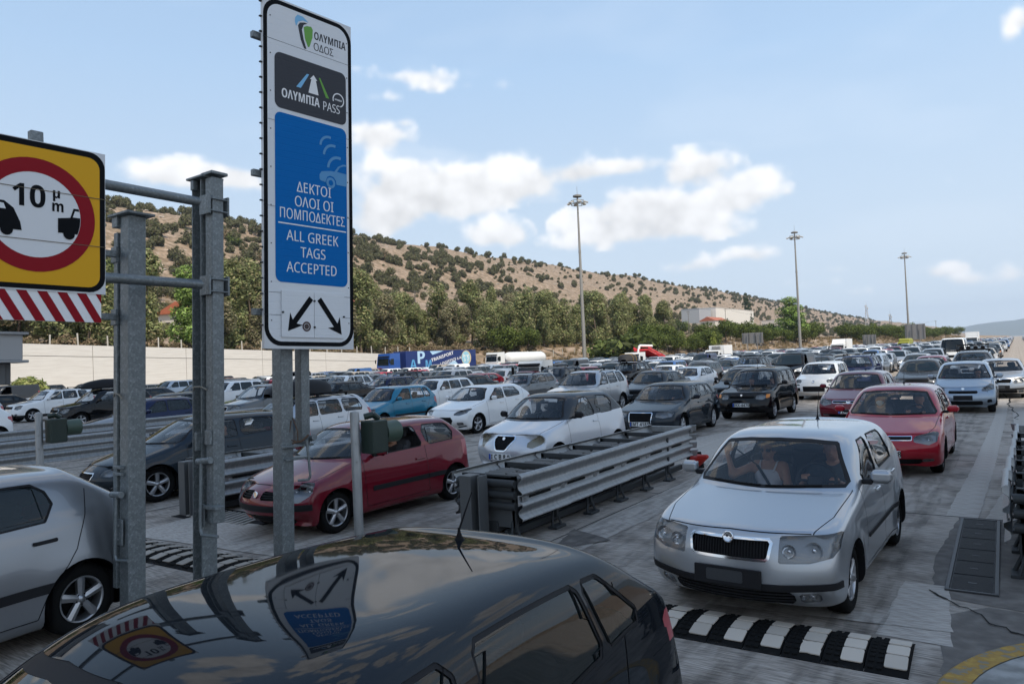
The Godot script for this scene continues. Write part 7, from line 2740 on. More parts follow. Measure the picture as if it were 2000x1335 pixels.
func build_far_objects() -> void:
	mast(-71.5, 127.0, 34.2, "nearest tall floodlight mast, standing left of the cloud bank")
	mast(-48.5, 206.5, 33.0, "middle tall floodlight mast among the round pines")
	mast(-31.5, 293.5, 33.4, "farthest tall floodlight mast right of the lattice towers")
	# the slope's buildings
	var gy := func(x: float, s: float) -> float: return height_at(x, s) - 0.5
	house("white_warehouse", "long white warehouse on the slope above the motorway", Vector3(-170, gy.call(-170.0, 512.0), -512), Vector3(14, 11.5, 84), 0.0, Color(0.66, 0.64, 0.60), Color(0.5, 0.48, 0.45), 0.0, 0)
	house("blue_shed", "grey-blue shed at the left end of the warehouse", Vector3(-172, gy.call(-172.0, 458.0), -458), Vector3(12, 10.0, 22), 0.0, Color(0.34, 0.37, 0.40), Color(0.35, 0.4, 0.45), 0.0, 0)
	house("red_roofed_house", "white house with a red tiled roof below the warehouse", Vector3(-158, gy.call(-158.0, 452.0), -452), Vector3(10, 3.6, 26), 0.0, Color(0.62, 0.58, 0.52), Color(0.34, 0.11, 0.06), 2.6, 3)
	house("red_roofed_house", "low house with red roof between the left posts", Vector3(-128, gy.call(-128.0, 78.0), -78), Vector3(9, 4.5, 11), 0.3, Color(0.60, 0.55, 0.48), Color(0.40, 0.12, 0.06), 2.2, 3)
	house("red_roofed_house", "red-roofed house just right of the tall sign among the trees", Vector3(-135, gy.call(-135.0, 122.0), -122), Vector3(10, 6.5, 12), 0.2, Color(0.62, 0.57, 0.50), Color(0.40, 0.13, 0.07), 2.2, 3)
	house("red_roofed_house", "red-roofed house half hidden above the tank lorry", Vector3(-136, gy.call(-136.0, 196.0), -196), Vector3(10, 6.0, 13), 0.1, Color(0.60, 0.55, 0.48), Color(0.38, 0.10, 0.06), 2.4, 3)
	house("pale_shed", "long low pale shed right of the dark conifer", Vector3(-160, gy.call(-160.0, 610.0), -610), Vector3(10, 7.0, 58), 0.0, Color(0.60, 0.55, 0.50), Color(0.45, 0.4, 0.36), 0.0, 4)
	house("white_hut", "small white house with a pyramid roof left of the weeping tree", Vector3(-122, gy.call(-122.0, 520.0), -520), Vector3(10, 7.5, 14), 0.1, Color(0.68, 0.65, 0.62), Color(0.5, 0.36, 0.30), 2.0, 2)
	# wooden poles
	var spots := [[-118.0, 62.0, 13.0], [-122.0, 102.0, 12.0], [-118.0, 128.0, 12.0], [-125.0, 178.0, 12.0], [-112.0, 205.0, 13.5], [-108.0, 236.0, 13.0], [-128.0, 330.0, 12.0], [-140.0, 420.0, 14.0], [-130.0, 455.0, 13.0], [-120.0, 505.0, 13.0], [-116.0, 585.0, 13.0], [-100.0, 500.0, 12.0], [-104.0, 640.0, 13.0], [-92.0, 560.0, 12.0], [-90.0, 640.0, 13.0], [-80.0, 600.0, 12.0], [-70.0, 560.0, 12.0], [-62.0, 610.0, 12.0], [-50.0, 640.0, 13.0]]
	var near := ["between the two left posts", "left of the tall sign", "right of the tall sign", "above the blue lorry", "above the tank lorry", "left of the nearest light mast", "right of the nearest light mast", "left of the blue shed", "before the blue shed", "before the white warehouse", "right of the white warehouse", "below the warehouse wall", "left of the white hut", "right of the white hut", "before the pale shed", "right of the weeping tree", "left of the third mast", "before the third mast", "right of the third mast"]
	for i in spots.size():
		pole(spots[i][0], spots[i][1], spots[i][2], "dark wooden pole with crossarm %s" % near[i])
	var wr := MB.new()
	for i in spots.size() - 1:
		if i in [5, 6, 8]:
			continue
		for e in [-0.6, 0.6]:
			var a := Vector3(spots[i][0] + e, height_at(spots[i][0], spots[i][1]) + spots[i][2] - 0.4, -spots[i][1])
			var b := Vector3(spots[i + 1][0] + e, height_at(spots[i + 1][0], spots[i + 1][1]) + spots[i + 1][2] - 0.4, -spots[i + 1][1])
			var last := a
			for k in range(1, 9):
				var t := k / 8.0
				var p := a.lerp(b, t) - Vector3(0, 3.2 * t * (1.0 - t), 0)
				wr.tube(last, p, 0.022, 0.022, 4, false)
				last = p
	tag(obj("overhead_wires", wr, M.raildark), "thin sagging wires between the wooden poles", "wires")
	# lattice towers
	for q in [[-150.0, 980.0, 34.0, "white antenna tower on the ridge, left of the pair"], [-128.0, 1010.0, 27.0, "dark antenna tower on the ridge, right of the pair"]]:
		var x: float = q[0]
		var h: float = q[2]
		var t := thing("antenna_tower", q[3], "antenna tower", Vector3(x, height_at(x, q[1]) - 0.5, -q[1]))
		var m := MB.new()
		for k in 4:
			var c := Vector3(1 if k % 2 else -1, 0, 1 if k < 2 else -1)
			m.tube(c * 2.2, c * 0.7 + Vector3(0, h, 0), 0.16, 0.12, 5)
		for j in 12:
			var y0 := h * j / 12.0
			var y1 := h * (j + 1) / 12.0
			var r0 := lerpf(2.2, 0.7, j / 12.0)
			var r1 := lerpf(2.2, 0.7, (j + 1) / 12.0)
			for f in [[Vector3(-1, 0, 1), Vector3(1, 0, 1)], [Vector3(1, 0, 1), Vector3(1, 0, -1)], [Vector3(1, 0, -1), Vector3(-1, 0, -1)], [Vector3(-1, 0, -1), Vector3(-1, 0, 1)]]:
				m.tube(f[0] * r0 + Vector3(0, y0, 0), f[1] * r1 + Vector3(0, y1, 0), 0.07, 0.07, 4, false)
				m.tube(f[1] * r0 + Vector3(0, y0, 0), f[0] * r1 + Vector3(0, y1, 0), 0.07, 0.07, 4, false)
		m.tube(Vector3(0, h, 0), Vector3(0, h + 5.0, 0), 0.12, 0.06, 5)
		obj("lattice", m, mat(Color(0.42, 0.42, 0.42) if h > 30.0 else Color(0.16, 0.15, 0.15), 0.7), t)
		for j in 5:
			var d := MB.new()
			var a := j * 2.1
			d.box(Vector3(cos(a) * 1.5, h * (0.62 + 0.085 * j), sin(a) * 1.5), Vector3(1.1, 2.2, 1.1), Basis(Vector3.UP, a), 0.2)
			obj("antenna", d, mat(Color(0.5, 0.5, 0.5), 0.6), t)
	# backs of the big road signs beside the carriageway
	for q in [[-44.0, 148.0, 6.2, 3.2, 2.2, "grey back of a wide road sign before the round pines"], [-31.5, 208.0, 4.6, 2.4, 3.4, "grey back of a narrow road sign right of the weeping tree"], [-24.5, 244.0, 6.8, 4.0, 4.6, "grey back of a square road sign under the third light mast"]]:
		var t := thing("road_sign", q[5], "road sign", Vector3(q[0], height_at(q[0], q[1]) + 0.0, -q[1]), PI * 0.98)
		var b := MB.new()
		b.box(Vector3(0, q[2] - 2.0, 0), Vector3(q[3] * 1.35, q[4], 0.08), Basis.IDENTITY, 0.01)
		obj("board", b, mat(Color(0.23, 0.22, 0.21), 0.6), t)
		for k in 4:
			var r := MB.new()
			r.box(Vector3(lerpf(-0.42, 0.42, k / 3.0) * q[3] * 1.35, q[2] - 2.0, -0.10), Vector3(0.12, q[4], 0.12))
			obj("rib", r, mat(Color(0.13, 0.13, 0.125), 0.6), t)
		for e in [-0.3, 0.3]:
			var l := MB.new()
			l.tube(Vector3(e * q[3], -0.3, -0.2), Vector3(e * q[3], q[2] - 1.2, -0.2), 0.09, 0.09, 8)
			obj("leg", l, mat(Color(0.2, 0.2, 0.2), 0.6), t)
	# the far blue mountain
	var mo := MB.new()
	var prev := []
	for i in 41:
		var a := deg_to_rad(-10.0 + i * 1.0)
		var u := i / 40.0
		var h := 330.0 * pow(sin(clampf((u - 0.10) * 1.05, 0.0, 1.0) * PI), 0.8) * (0.86 + 0.14 * sin(u * 21.0)) + 40.0
		var dd := 7500.0
		var row := []
		for j in 7:
			var v := j / 6.0
			row.append(Vector3(sin(a) * (dd + v * 1800.0), h * v * (1.0 + 0.06 * sin(i * 1.7 + j)), -cos(a) * (dd + v * 1800.0)))
		if i:
			for j in 6:
				mo.quad(prev[j], row[j], row[j + 1], prev[j + 1], Vector3(-sin(a), 0.6, cos(a)))
		prev = row
	struct("distant_hills", mo, mat(Color(0.10, 0.11, 0.08), 1.0))

# ================= signs on their posts =================
func frame_of(p0: Vector3, yaw: float, roll: float, tilt: float, sx: float) -> Transform3D:
	var a := Vector3(sin(deg_to_rad(yaw)), 0, -cos(deg_to_rad(yaw)))
	var n := a.cross(Vector3.UP)
	var b := Basis(n, deg_to_rad(roll)) * Basis(a, Vector3.UP, n)
	b = Basis(b.x, deg_to_rad(tilt)) * b
	return Transform3D(Basis(b.x * sx, b.y, b.z), p0)

func flat(called: String, poly: PackedVector2Array, z: float, m: Material, parent: Node, th := 0.0) -> MeshInstance3D:
	var mb := MB.new()
	mb.plate(poly, Transform3D.IDENTITY, z, z + th)
	return obj(called, mb, m, parent)

func ring_piece(called: String, outer: PackedVector2Array, inner: PackedVector2Array, z: float, m: Material, parent: Node, th := 0.0) -> void:
	var mb := MB.new()
	var n := outer.size()
	for i in n:
		var j := (i + 1) % n
		mb.quad(Vector3(outer[i].x, outer[i].y, z + th), Vector3(outer[j].x, outer[j].y, z + th), Vector3(inner[j].x, inner[j].y, z + th), Vector3(inner[i].x, inner[i].y, z + th), Vector3(0, 0, 1))
	obj(called, mb, m, parent)

func tt(parent: Node, s: String, size: float, x: float, y: float, z: float, m: Material, bold := false, st := 1.0) -> void:
	text("lettering", s, size, Transform3D(Basis.IDENTITY, Vector3(x, y, z)), m, parent, bold, st)

func arc_band(c: Vector2, r0: float, r1: float, a0: float, a1: float, n := 12) -> PackedVector2Array:
	var p := PackedVector2Array()
	for i in n + 1:
		var a := deg_to_rad(lerpf(a0, a1, float(i) / n))
		p.append(c + Vector2(cos(a), sin(a)) * r1)
	for i in n + 1:
		var a := deg_to_rad(lerpf(a1, a0, float(i) / n))
		p.append(c + Vector2(cos(a), sin(a)) * r0)
	return p

func build_signs() -> void:
	var alu := mat(Color(0.60, 0.61, 0.62), 0.45, 0.1)
	var facew := mat(Color(0.70, 0.72, 0.74), 0.42, 0.0, 0.3)
	var black := mat(Color(0.008, 0.009, 0.011), 0.5, 0.0, 0.15)
	var grey := mat(Color(0.058, 0.061, 0.07), 0.45, 0.0, 0.2)
	var blue := mat(Color(0.001, 0.135, 0.43), 0.4, 0.0, 0.2)
	var lite := mat(Color(0.07, 0.27, 0.52), 0.45)
	var sky := mat(Color(0.18, 0.46, 0.72), 0.45)
	var green := mat(Color(0.12, 0.34, 0.035), 0.45)
	# horizontal ribs of the planks as fine relief
	var gi := Image.create(8, 64, false, Image.FORMAT_RGB8)
	for y in 64:
		var v := 1.0 if y > 6 else 0.3
		for x in 8:
			gi.set_pixel(x, y, Color(v, v, v))
	for m in [facew, blue, grey]:
		m.uv1_triplanar = true
		m.uv1_world_triplanar = true
		m.uv1_scale = Vector3(1, 14, 1)
		m.uv1_triplanar_sharpness = 8.0
		m.heightmap_enabled = true
		m.heightmap_texture = ImageTexture.create_from_image(gi)
		m.heightmap_scale = 0.12
	# ---- the tall sign ----
	var W := 1.168
	var H := 3.80
	var s := thing("toll_lane_sign", "tall white and blue toll lane sign with black rim and two black arrows", "sign")
	s.transform = frame_of(Vector3(-6.43, 2.51, -4.64), 7.48, -1.68, 0.52, 0.951)
	flat("board", PV([0, 0, W, 0, W, H, 0, H]), -0.05, alu, s, 0.05)
	var rim_o := rrect(0.0, 0.03, W, H - 0.02, 0.20, 7)
	var rim_i := rrect(0.048, 0.078, W - 0.048, H - 0.068, 0.16, 7)
	ring_piece("rim", rim_o, rim_i, 0.002, black, s)
	flat("face", rim_i, 0.002, facew, s)
	flat("grey_panel", rrect(0.135, 2.60, 1.085, 3.21, 0.075), 0.005, grey, s)
	flat("blue_panel", rrect(0.135, 0.715, 1.085, 2.555, 0.075), 0.005, blue, s)
	# emblem at the top: three nested curved leaves
	flat("emblem_leaf", PV([0.40, 3.66, 0.43, 3.70, 0.50, 3.70, 0.575, 3.655, 0.50, 3.655, 0.44, 3.625, 0.41, 3.565, 0.395, 3.61]), 0.004, sky, s)
	flat("emblem_leaf", PV([0.435, 3.58, 0.46, 3.62, 0.52, 3.64, 0.56, 3.64, 0.51, 3.61, 0.485, 3.55, 0.51, 3.44, 0.545, 3.345, 0.515, 3.345, 0.47, 3.43]), 0.004, grey, s)
	flat("emblem_leaf", PV([0.51, 3.585, 0.55, 3.61, 0.61, 3.62, 0.63, 3.59, 0.625, 3.50, 0.585, 3.385, 0.565, 3.375, 0.525, 3.46]), 0.004, green, s)
	tt(s, "ΟΛΥΜΠΙΑ", 0.086, 0.865, 3.535, 0.003, grey, true, 0.80)
	tt(s, "ΟΔΟΣ", 0.086, 0.775, 3.41, 0.003, grey, false, 0.90)
	# grey panel
	flat("lane_mark", PV([0.405, 2.885, 0.465, 2.885, 0.575, 3.065, 0.545, 3.065]), 0.007, sky, s)
	flat("lane_mark", PV([0.565, 2.86, 0.70, 2.86, 0.665, 3.02, 0.685, 3.02, 0.635, 3.075, 0.585, 3.02, 0.605, 3.02]), 0.007, M.print_white, s)
	flat("lane_mark", PV([0.80, 2.86, 0.845, 2.86, 0.725, 3.065, 0.705, 3.065]), 0.007, green, s)
	tt(s, "ΟΛΥΜΠΙΑ", 0.098, 0.465, 2.775, 0.006, M.print_white, true, 0.79)
	tt(s, "PASS", 0.098, 0.875, 2.762, 0.006, M.print_white, false, 0.80)
	flat("loop", arc_band(Vector2(0.975, 2.875), 0.068, 0.082, -70, 200, 20), 0.007, M.print_white, s)
	tt(s, "HYBRID", 0.02, 0.975, 2.875, 0.006, M.print_white, true, 1.0)
	# blue panel
	for k in 3:
		var c: Vector2 = [Vector2(0.835, 2.30), Vector2(0.895, 2.20), Vector2(0.965, 2.06)][k]
		flat("wave", arc_band(c, 0.10 + 0.012 * k, 0.128 + 0.014 * k, 75, 178, 12), 0.007, lite, s)
	flat("car_picture", PV([0.705, 1.965, 0.735, 2.005, 0.86, 2.03, 0.91, 2.03, 0.96, 2.095, 1.03, 2.135, 1.085, 2.14, 1.085, 1.885, 0.94, 1.885, 0.93, 1.93, 0.90, 1.965, 0.85, 1.975, 0.81, 1.955, 0.785, 1.89, 0.72, 1.90, 0.705, 1.92]), 0.007, lite, s)
	flat("car_window", PV([0.945, 2.035, 0.985, 2.09, 1.035, 2.115, 1.083, 2.12, 1.083, 2.03]), 0.009, blue, s)
	flat("car_wheel", circle(Vector2(0.858, 1.893), 0.062, 24), 0.009, lite, s)
	flat("car_hub", circle(Vector2(0.858, 1.893), 0.032, 20), 0.011, blue, s)
	tt(s, "ΔΕΚΤΟΙ", 0.112, 0.635, 1.775, 0.006, M.print_white, false, 0.90)
	tt(s, "ΟΛΟΙ ΟΙ", 0.112, 0.635, 1.615, 0.006, M.print_white, false, 0.90)
	tt(s, "ΠΟΜΠΟΔΕΚΤΕΣ", 0.112, 0.618, 1.465, 0.006, M.print_white, false, 0.80)
	flat("rule", PV([0.17, 1.347, 1.07, 1.347, 1.07, 1.361, 0.17, 1.361]), 0.007, M.print_white, s)
	tt(s, "ALL GREEK", 0.112, 0.615, 1.228, 0.006, M.print_white, false, 0.92)
	tt(s, "TAGS", 0.112, 0.615, 1.058, 0.006, M.print_white, false, 0.92)
	tt(s, "ACCEPTED", 0.112, 0.605, 0.885, 0.006, M.print_white, false, 0.92)
	# the two hinged plates with the arrows
	for k in 2:
		var x0 := 0.20 if k == 0 else 0.618
		var p := flat("arrow_plate", PV([x0, 0.125, x0 + 0.412, 0.125, x0 + 0.412, 0.625, x0, 0.625]), 0.006, facew, s, 0.012)
		var tip := Vector2(0.275, 0.19) if k == 0 else Vector2(0.985, 0.165)
		var tail := Vector2(0.575, 0.56) if k == 0 else Vector2(0.68, 0.555)
		var d := (tail - tip).normalized()
		var n := Vector2(-d.y, d.x)
		var a := PackedVector2Array([tip, tip + d * 0.175 + n * 0.105, tip + d * 0.135 + n * 0.032, tail + n * 0.032, tail - n * 0.032, tip + d * 0.135 - n * 0.032, tip + d * 0.175 - n * 0.105])
		flat("arrow", a, 0.020, black, p)
	ring_piece("sticker", circle(Vector2(0.512, 0.245), 0.055), circle(Vector2(0.512, 0.245), 0.036), 0.021, mat(Color(0.05, 0.02, 0.02), 0.5), s)
	flat("sticker", circle(Vector2(0.512, 0.245), 0.030), 0.021, mat(Color(0.05, 0.03, 0.03), 0.5), s)
	var bolts := MB.new()
	for q in [[0.615, 0.53], [0.615, 0.24], [0.212, 0.39], [1.015, 0.37]]:
		bolts.tube(Vector3(q[0], q[1], 0.018), Vector3(q[0], q[1], 0.035), 0.012, 0.010, 8)
	for k in 9:
		for x in [0.085, 1.10]:
			bolts.tube(Vector3(x, 0.3 + 0.41 * k, 0.002), Vector3(x, 0.3 + 0.41 * k, 0.006), 0.007, 0.007, 6)
	obj("bolts", bolts, M.raildark, s)
	var seams := MB.new()
	for y in [0.36, 0.60, 1.52, 2.45, 3.33]:
		seams.box(Vector3(W * 0.5, y, 0.0), Vector3(W + 0.004, 0.006, 0.004))
	obj("plank_seam", seams, M.raildark, s)
	# clips and brackets on the back
	for y in [0.39, 1.87, 3.36]:
		var b := MB.new()
		b.box(Vector3(0.45, y, -0.11), Vector3(1.06, 0.07, 0.06), Basis.IDENTITY, 0.006)
		obj("cross_rail", b, M.zinc, s)
	var cl := MB.new()
	for k in 22:
		cl.box(Vector3(-0.012, 0.25 + 0.165 * k, -0.035), Vector3(0.03, 0.014, 0.03), Basis.IDENTITY, 0.003)
	obj("edge_clips", cl, M.raildark, s)
	# ---- the yellow sign ----
	var ys := thing("following_distance_sign", "yellow sign with red ring, two black cars and 10 m", "sign")
	ys.transform = frame_of(Vector3(-6.0, 2.965, -2.12), 3.48, -1.32, 0.40, 0.96)
	var yel := mat(Color(0.70, 0.36, 0.012), 0.4, 0.0, 0.3)
	var redm := mat(Color(0.26, 0.006, 0.014), 0.4, 0.0, 0.25)
	var X0 := -0.285
	var X1 := 0.742
	flat("board", PV([X0, 0.0, X1, 0.0, X1, 1.136, X0, 1.136]), -0.03, alu, ys, 0.03)
	ring_piece("rim", rrect(X0 + 0.004, 0.012, X1 - 0.004, 1.130, 0.12, 6), rrect(X0 + 0.045, 0.05, X1 - 0.045, 1.085, 0.09, 6), 0.002, black, ys)
	flat("yellow_face", rrect(X0 + 0.045, 0.05, X1 - 0.045, 1.085, 0.09, 6), 0.002, yel, ys)
	var C := Vector2(0.229, 0.572)
	ring_piece("red_ring", circle(C, 0.430, 48), circle(C, 0.322, 48), 0.005, redm, ys)
	flat("white_disc", circle(C, 0.322, 48), 0.004, mat(Color(0.70, 0.71, 0.72), 0.4), ys)
	tt(ys, "10", 0.165, C.x - 0.045, C.y + 0.135, 0.006, black, true, 0.95)
	tt(ys, "μ", 0.075, C.x + 0.145, C.y + 0.185, 0.006, black, true, 1.0)
	tt(ys, "m", 0.085, C.x + 0.155, C.y + 0.085, 0.006, black, true, 0.85)
	var disc := circle(C, 0.318, 48)
	var cars := [PV([-0.40, -0.13, 0.0 - 0.095, -0.13, -0.105, -0.07, -0.15, 0.03, -0.21, 0.075, -0.40, 0.085]), PV([0.40, -0.115, 0.155, -0.115, 0.155, -0.005, 0.245, 0.01, 0.268, 0.085, 0.40, 0.085])]
	for k in 2:
		var p := PackedVector2Array()
		for q in cars[k]:
			p.append(q + C)
		for q in Geometry2D.intersect_polygons(p, disc):
			flat("car_picture", q, 0.007, black, ys)
	for q in [Vector2(-0.195, -0.135), Vector2(0.235, -0.12)]:
		for e in Geometry2D.intersect_polygons(circle(C + q, 0.042, 18), disc):
			flat("car_wheel", e, 0.0085, black, ys)
	for q in [[-0.275, 0.015, -0.20, 0.015, -0.215, 0.055, -0.275, 0.06], [0.262, 0.015, 0.33, 0.015, 0.33, 0.065, 0.278, 0.065]]:
		var p := PackedVector2Array()
		for e in PV(q):
			p.append(e + C)
		for e in Geometry2D.intersect_polygons(p, disc):
			flat("car_window", e, 0.0095, mat(Color(0.70, 0.71, 0.72), 0.4), ys)
	var ysm := MB.new()
	for y in [0.38, 0.765]:
		ysm.box(Vector3((X0 + X1) * 0.5, y, 0.004), Vector3(X1 - X0, 0.004, 0.010))
	obj("plank_seam", ysm, mat(Color(0.15, 0.12, 0.08), 0.7), ys)
	# red and white striped board beneath it
	var st := thing("striped_board", "red and white diagonal striped board under the yellow sign", "striped board")
	st.transform = ys.transform
	flat("board", PV([X0, -0.225, 0.71, -0.225, 0.71, 0.012, X0, 0.012]), -0.028, M.print_white, st, 0.02)
	var bnd := PV([X0, -0.225, 0.71, -0.225, 0.71, 0.012, X0, 0.012])
	for k in 9:
		var x := X0 - 0.05 + 0.142 * k
		for q in Geometry2D.intersect_polygons(PV([x + 0.14, -0.225, x + 0.21, -0.225, x + 0.07, 0.012, x, 0.012]), bnd):
			flat("stripe", q, -0.006, redm, st)
	# grey housing behind it
	var eq := thing("lane_signal_back", "grey steel housing with flanges below the striped board, cut by the left edge", "housing")
	eq.transform = ys.transform
	var em := MB.new()
	em.box(Vector3(-0.25, -0.42, -0.22), Vector3(0.86, 0.20, 0.22), Basis.IDENTITY, 0.008)
	obj("casing", em, mat(Color(0.34, 0.345, 0.35), 0.5, 0.3), eq)
	for y in [-0.318, -0.527]:
		var fm := MB.new()
		fm.box(Vector3(-0.24, y, -0.21), Vector3(0.90, 0.02, 0.27), Basis.IDENTITY, 0.004)
		obj("flange", fm, mat(Color(0.30, 0.305, 0.31), 0.5, 0.3), eq)
	var um := MB.new()
	um.box(Vector3(-0.28, -0.62, -0.24), Vector3(0.82, 0.165, 0.06), Basis.IDENTITY, 0.006)
	um.box(Vector3(0.06, -0.62, -0.20), Vector3(0.05, 0.165, 0.05), Basis.IDENTITY, 0.006)
	obj("lower_plate", um, mat(Color(0.10, 0.105, 0.11), 0.5, 0.3), eq)
	# ---- steel posts ----
	var lean := deg_to_rad(1.9)
	var L := Basis(Vector3.RIGHT, -lean)
	# left post: square tube with a channel behind it
	var p1 := thing("square_steel_post", "left galvanised square post with a flat cap and bent locking rod", "post", Vector3(-6.76, 0, -3.36))
	p1.basis = L
	var m1 := MB.new()
	m1.box(Vector3(0, 1.89, 0), Vector3(0.165, 3.80, 0.165), Basis.IDENTITY, 0.012)
	obj("tube", m1, M.zinc, p1)
	m1 = MB.new()
	m1.box(Vector3(-0.135, 1.99, 0.055), Vector3(0.07, 3.3, 0.085), Basis.IDENTITY, 0.006)
	obj("channel", m1, M.zinc, p1)
	m1 = MB.new()
	m1.box(Vector3(-0.03, 3.80, 0.0), Vector3(0.36, 0.022, 0.27), Basis.IDENTITY, 0.004)
	m1.box(Vector3(-0.13, 3.74, 0.06), Vector3(0.10, 0.10, 0.10), Basis.IDENTITY, 0.004)
	obj("cap", m1, M.zinc, p1)
	for y in [3.43, 2.84]:
		m1 = MB.new()
		m1.box(Vector3(-0.14, y, 0.10), Vector3(0.10, 0.15, 0.03), Basis.IDENTITY, 0.006)
		m1.box(Vector3(-0.10, y, 0.42), Vector3(0.05, 0.06, 0.62), Basis.IDENTITY, 0.006)
		obj("bracket", m1, M.zinc, p1)
	m1 = MB.new()
	m1.path([Vector3(-0.02, 1.20, 0.14), Vector3(-0.02, 0.66, 0.15), Vector3(0.01, 0.62, 0.15), Vector3(0.16, 0.63, 0.12)], 0.014, 8)
	m1.tube(Vector3(-0.12, 1.20, 0.13), Vector3(0.05, 1.21, 0.13), 0.03, 0.03, 10)
	obj("locking_rod", m1, M.zinc, p1)
	m1 = MB.new()
	m1.box(Vector3(-0.02, 0.86, 0.105), Vector3(0.10, 0.24, 0.02), Basis.IDENTITY, 0.008)
	for y in [0.80, 0.92]:
		m1.tube(Vector3(-0.02, y, 0.11), Vector3(-0.02, y, 0.135), 0.014, 0.014, 8)
	obj("lug", m1, M.zinc, p1)
	m1 = MB.new()
	m1.box(Vector3(-0.05, 1.45, 0.10), Vector3(0.15, 0.03, 0.05), Basis.IDENTITY, 0.006)
	obj("lug", m1, M.zinc, p1)
	m1 = MB.new()
	m1.box(Vector3(-0.05, 1.39, 0.10), Vector3(0.15, 0.03, 0.05), Basis.IDENTITY, 0.006)
	obj("lug", m1, M.zinc, p1)
	m1 = MB.new()
	m1.path([Vector3(-0.13, 2.10, 0.11), Vector3(-0.08, 2.13, 0.13), Vector3(-0.02, 2.12, 0.12), Vector3(0.0, 2.08, 0.10)], 0.008, 6)
	obj("wire_loop", m1, mat(Color(0.25, 0.23, 0.19), 0.6, 0.3), p1)
	# middle post: H-beam with a square turning tube
	var p2 := thing("steel_gate_post", "middle steel H-beam post with a turning tube clamped to the sign rails", "post", Vector3(-6.56, 0, -3.97))
	p2.basis = L
	var m2 := MB.new()
	for e in [-1.0, 1.0]:
		m2.box(Vector3(e * 0.075 - 0.02, 2.1, 0), Vector3(0.014, 4.2, 0.16), Basis.IDENTITY, 0.003)
	m2.box(Vector3(-0.02, 2.1, 0), Vector3(0.14, 4.2, 0.010))
	obj("beam", m2, M.zinc, p2)
	m2 = MB.new()
	m2.box(Vector3(0.165, 2.52, 0.0), Vector3(0.125, 3.36, 0.125), Basis.IDENTITY, 0.010)
	obj("turning_tube", m2, M.zinc, p2)
	m2 = MB.new()
	m2.box(Vector3(0.0, 4.215, 0.0), Vector3(0.28, 0.022, 0.24), Basis.IDENTITY, 0.004)
	m2.box(Vector3(0.165, 4.235, 0.0), Vector3(0.19, 0.03, 0.18), Basis.IDENTITY, 0.006)
	m2.box(Vector3(-0.06, 4.15, 0.08), Vector3(0.05, 0.10, 0.05), Basis.IDENTITY, 0.004)
	obj("cap", m2, M.zinc, p2)
	for y in [3.92, 3.13]:
		m2 = MB.new()
		m2.box(Vector3(0.165, y, 0.10), Vector3(0.17, 0.19, 0.022), Basis.IDENTITY, 0.005)
		m2.box(Vector3(0.165, y, -0.10), Vector3(0.17, 0.19, 0.022), Basis.IDENTITY, 0.005)
		for ex in [0.095, 0.24]:
			for ey in [-0.06, 0.06]:
				m2.tube(Vector3(ex, y + ey, 0.10), Vector3(ex, y + ey, -0.11), 0.009, 0.009, 6)
		obj("clamp", m2, M.zinc, p2)
	m2 = MB.new()
	m2.path([Vector3(0.13, 1.42, 0.13), Vector3(0.13, 0.80, 0.14), Vector3(0.16, 0.745, 0.14), Vector3(0.34, 0.74, 0.09)], 0.016, 8)
	m2.tube(Vector3(0.06, 1.43, 0.12), Vector3(0.24, 1.45, 0.10), 0.034, 0.034, 10)
	obj("locking_rod", m2, M.zinc, p2)
	m2 = MB.new()
	m2.box(Vector3(0.09, 0.92, 0.10), Vector3(0.09, 0.22, 0.02), Basis.IDENTITY, 0.008)
	for y in [0.86, 0.97]:
		m2.tube(Vector3(0.09, y, 0.105), Vector3(0.09, y, 0.13), 0.014, 0.014, 8)
	obj("lug", m2, M.zinc, p2)
	m2 = MB.new()
	m2.box(Vector3(0.22, 1.0, 0.06), Vector3(0.22, 0.035, 0.10), Basis.IDENTITY, 0.006)
	obj("lug", m2, M.zinc, p2)
	m2 = MB.new()
	m2.box(Vector3(0.03, 1.62, 0.10), Vector3(0.03, 0.18, 0.06), Basis.IDENTITY, 0.005)
	obj("lug", m2, M.zinc, p2)
	m2 = MB.new()
	m2.box(Vector3(0.165, 1.66, 0.075), Vector3(0.09, 0.14, 0.03), Basis.IDENTITY, 0.005)
	obj("lug", m2, M.zinc, p2)
	m2 = MB.new()
	m2.path([Vector3(-0.06, 2.12, 0.09), Vector3(0.0, 2.15, 0.12), Vector3(0.10, 2.15, 0.11), Vector3(0.15, 2.12, 0.08)], 0.009, 6)
	obj("wire_loop", m2, mat(Color(0.25, 0.23, 0.19), 0.6, 0.3), p2)
	# rails that carry the yellow sign
	var gr := thing("sign_rails", "two square steel rails carrying the yellow sign to the middle post", "rails")
	for q in [[3.925], [3.13]]:
		var m := MB.new()
		m.tube(Vector3(-6.10, q[0] - 0.01, -1.2), Vector3(-6.34, q[0], -3.90), 0.045, 0.045, 4, true)
		obj("rail", m, M.zinc, gr)
	var stub := MB.new()
	stub.box(Vector3(-6.06, 4.14, -2.40), Vector3(0.06, 0.10, 0.09), Basis.IDENTITY, 0.006)
	obj("rail_end", stub, M.zinc, gr)
	# sign post and its turning tube
	var p3 := thing("sign_post", "thick galvanised post under the tall sign with turning tube and hanging crank", "post", Vector3(-6.63, 0, -4.93))
	p3.basis = L
	var m3 := MB.new()
	m3.box(Vector3(0, 3.0, 0), Vector3(0.165, 6.0, 0.165), Basis.IDENTITY, 0.012)
	obj("tube", m3, M.zinc, p3)
	m3 = MB.new()
	m3.box(Vector3(0.02, 3.6, -0.25), Vector3(0.12, 4.3, 0.12), Basis.IDENTITY, 0.010)
	obj("turning_tube", m3, M.zinc, p3)
	m3 = MB.new()
	m3.box(Vector3(0.03, 1.44, -0.12), Vector3(0.20, 0.025, 0.40), Basis.IDENTITY, 0.005)
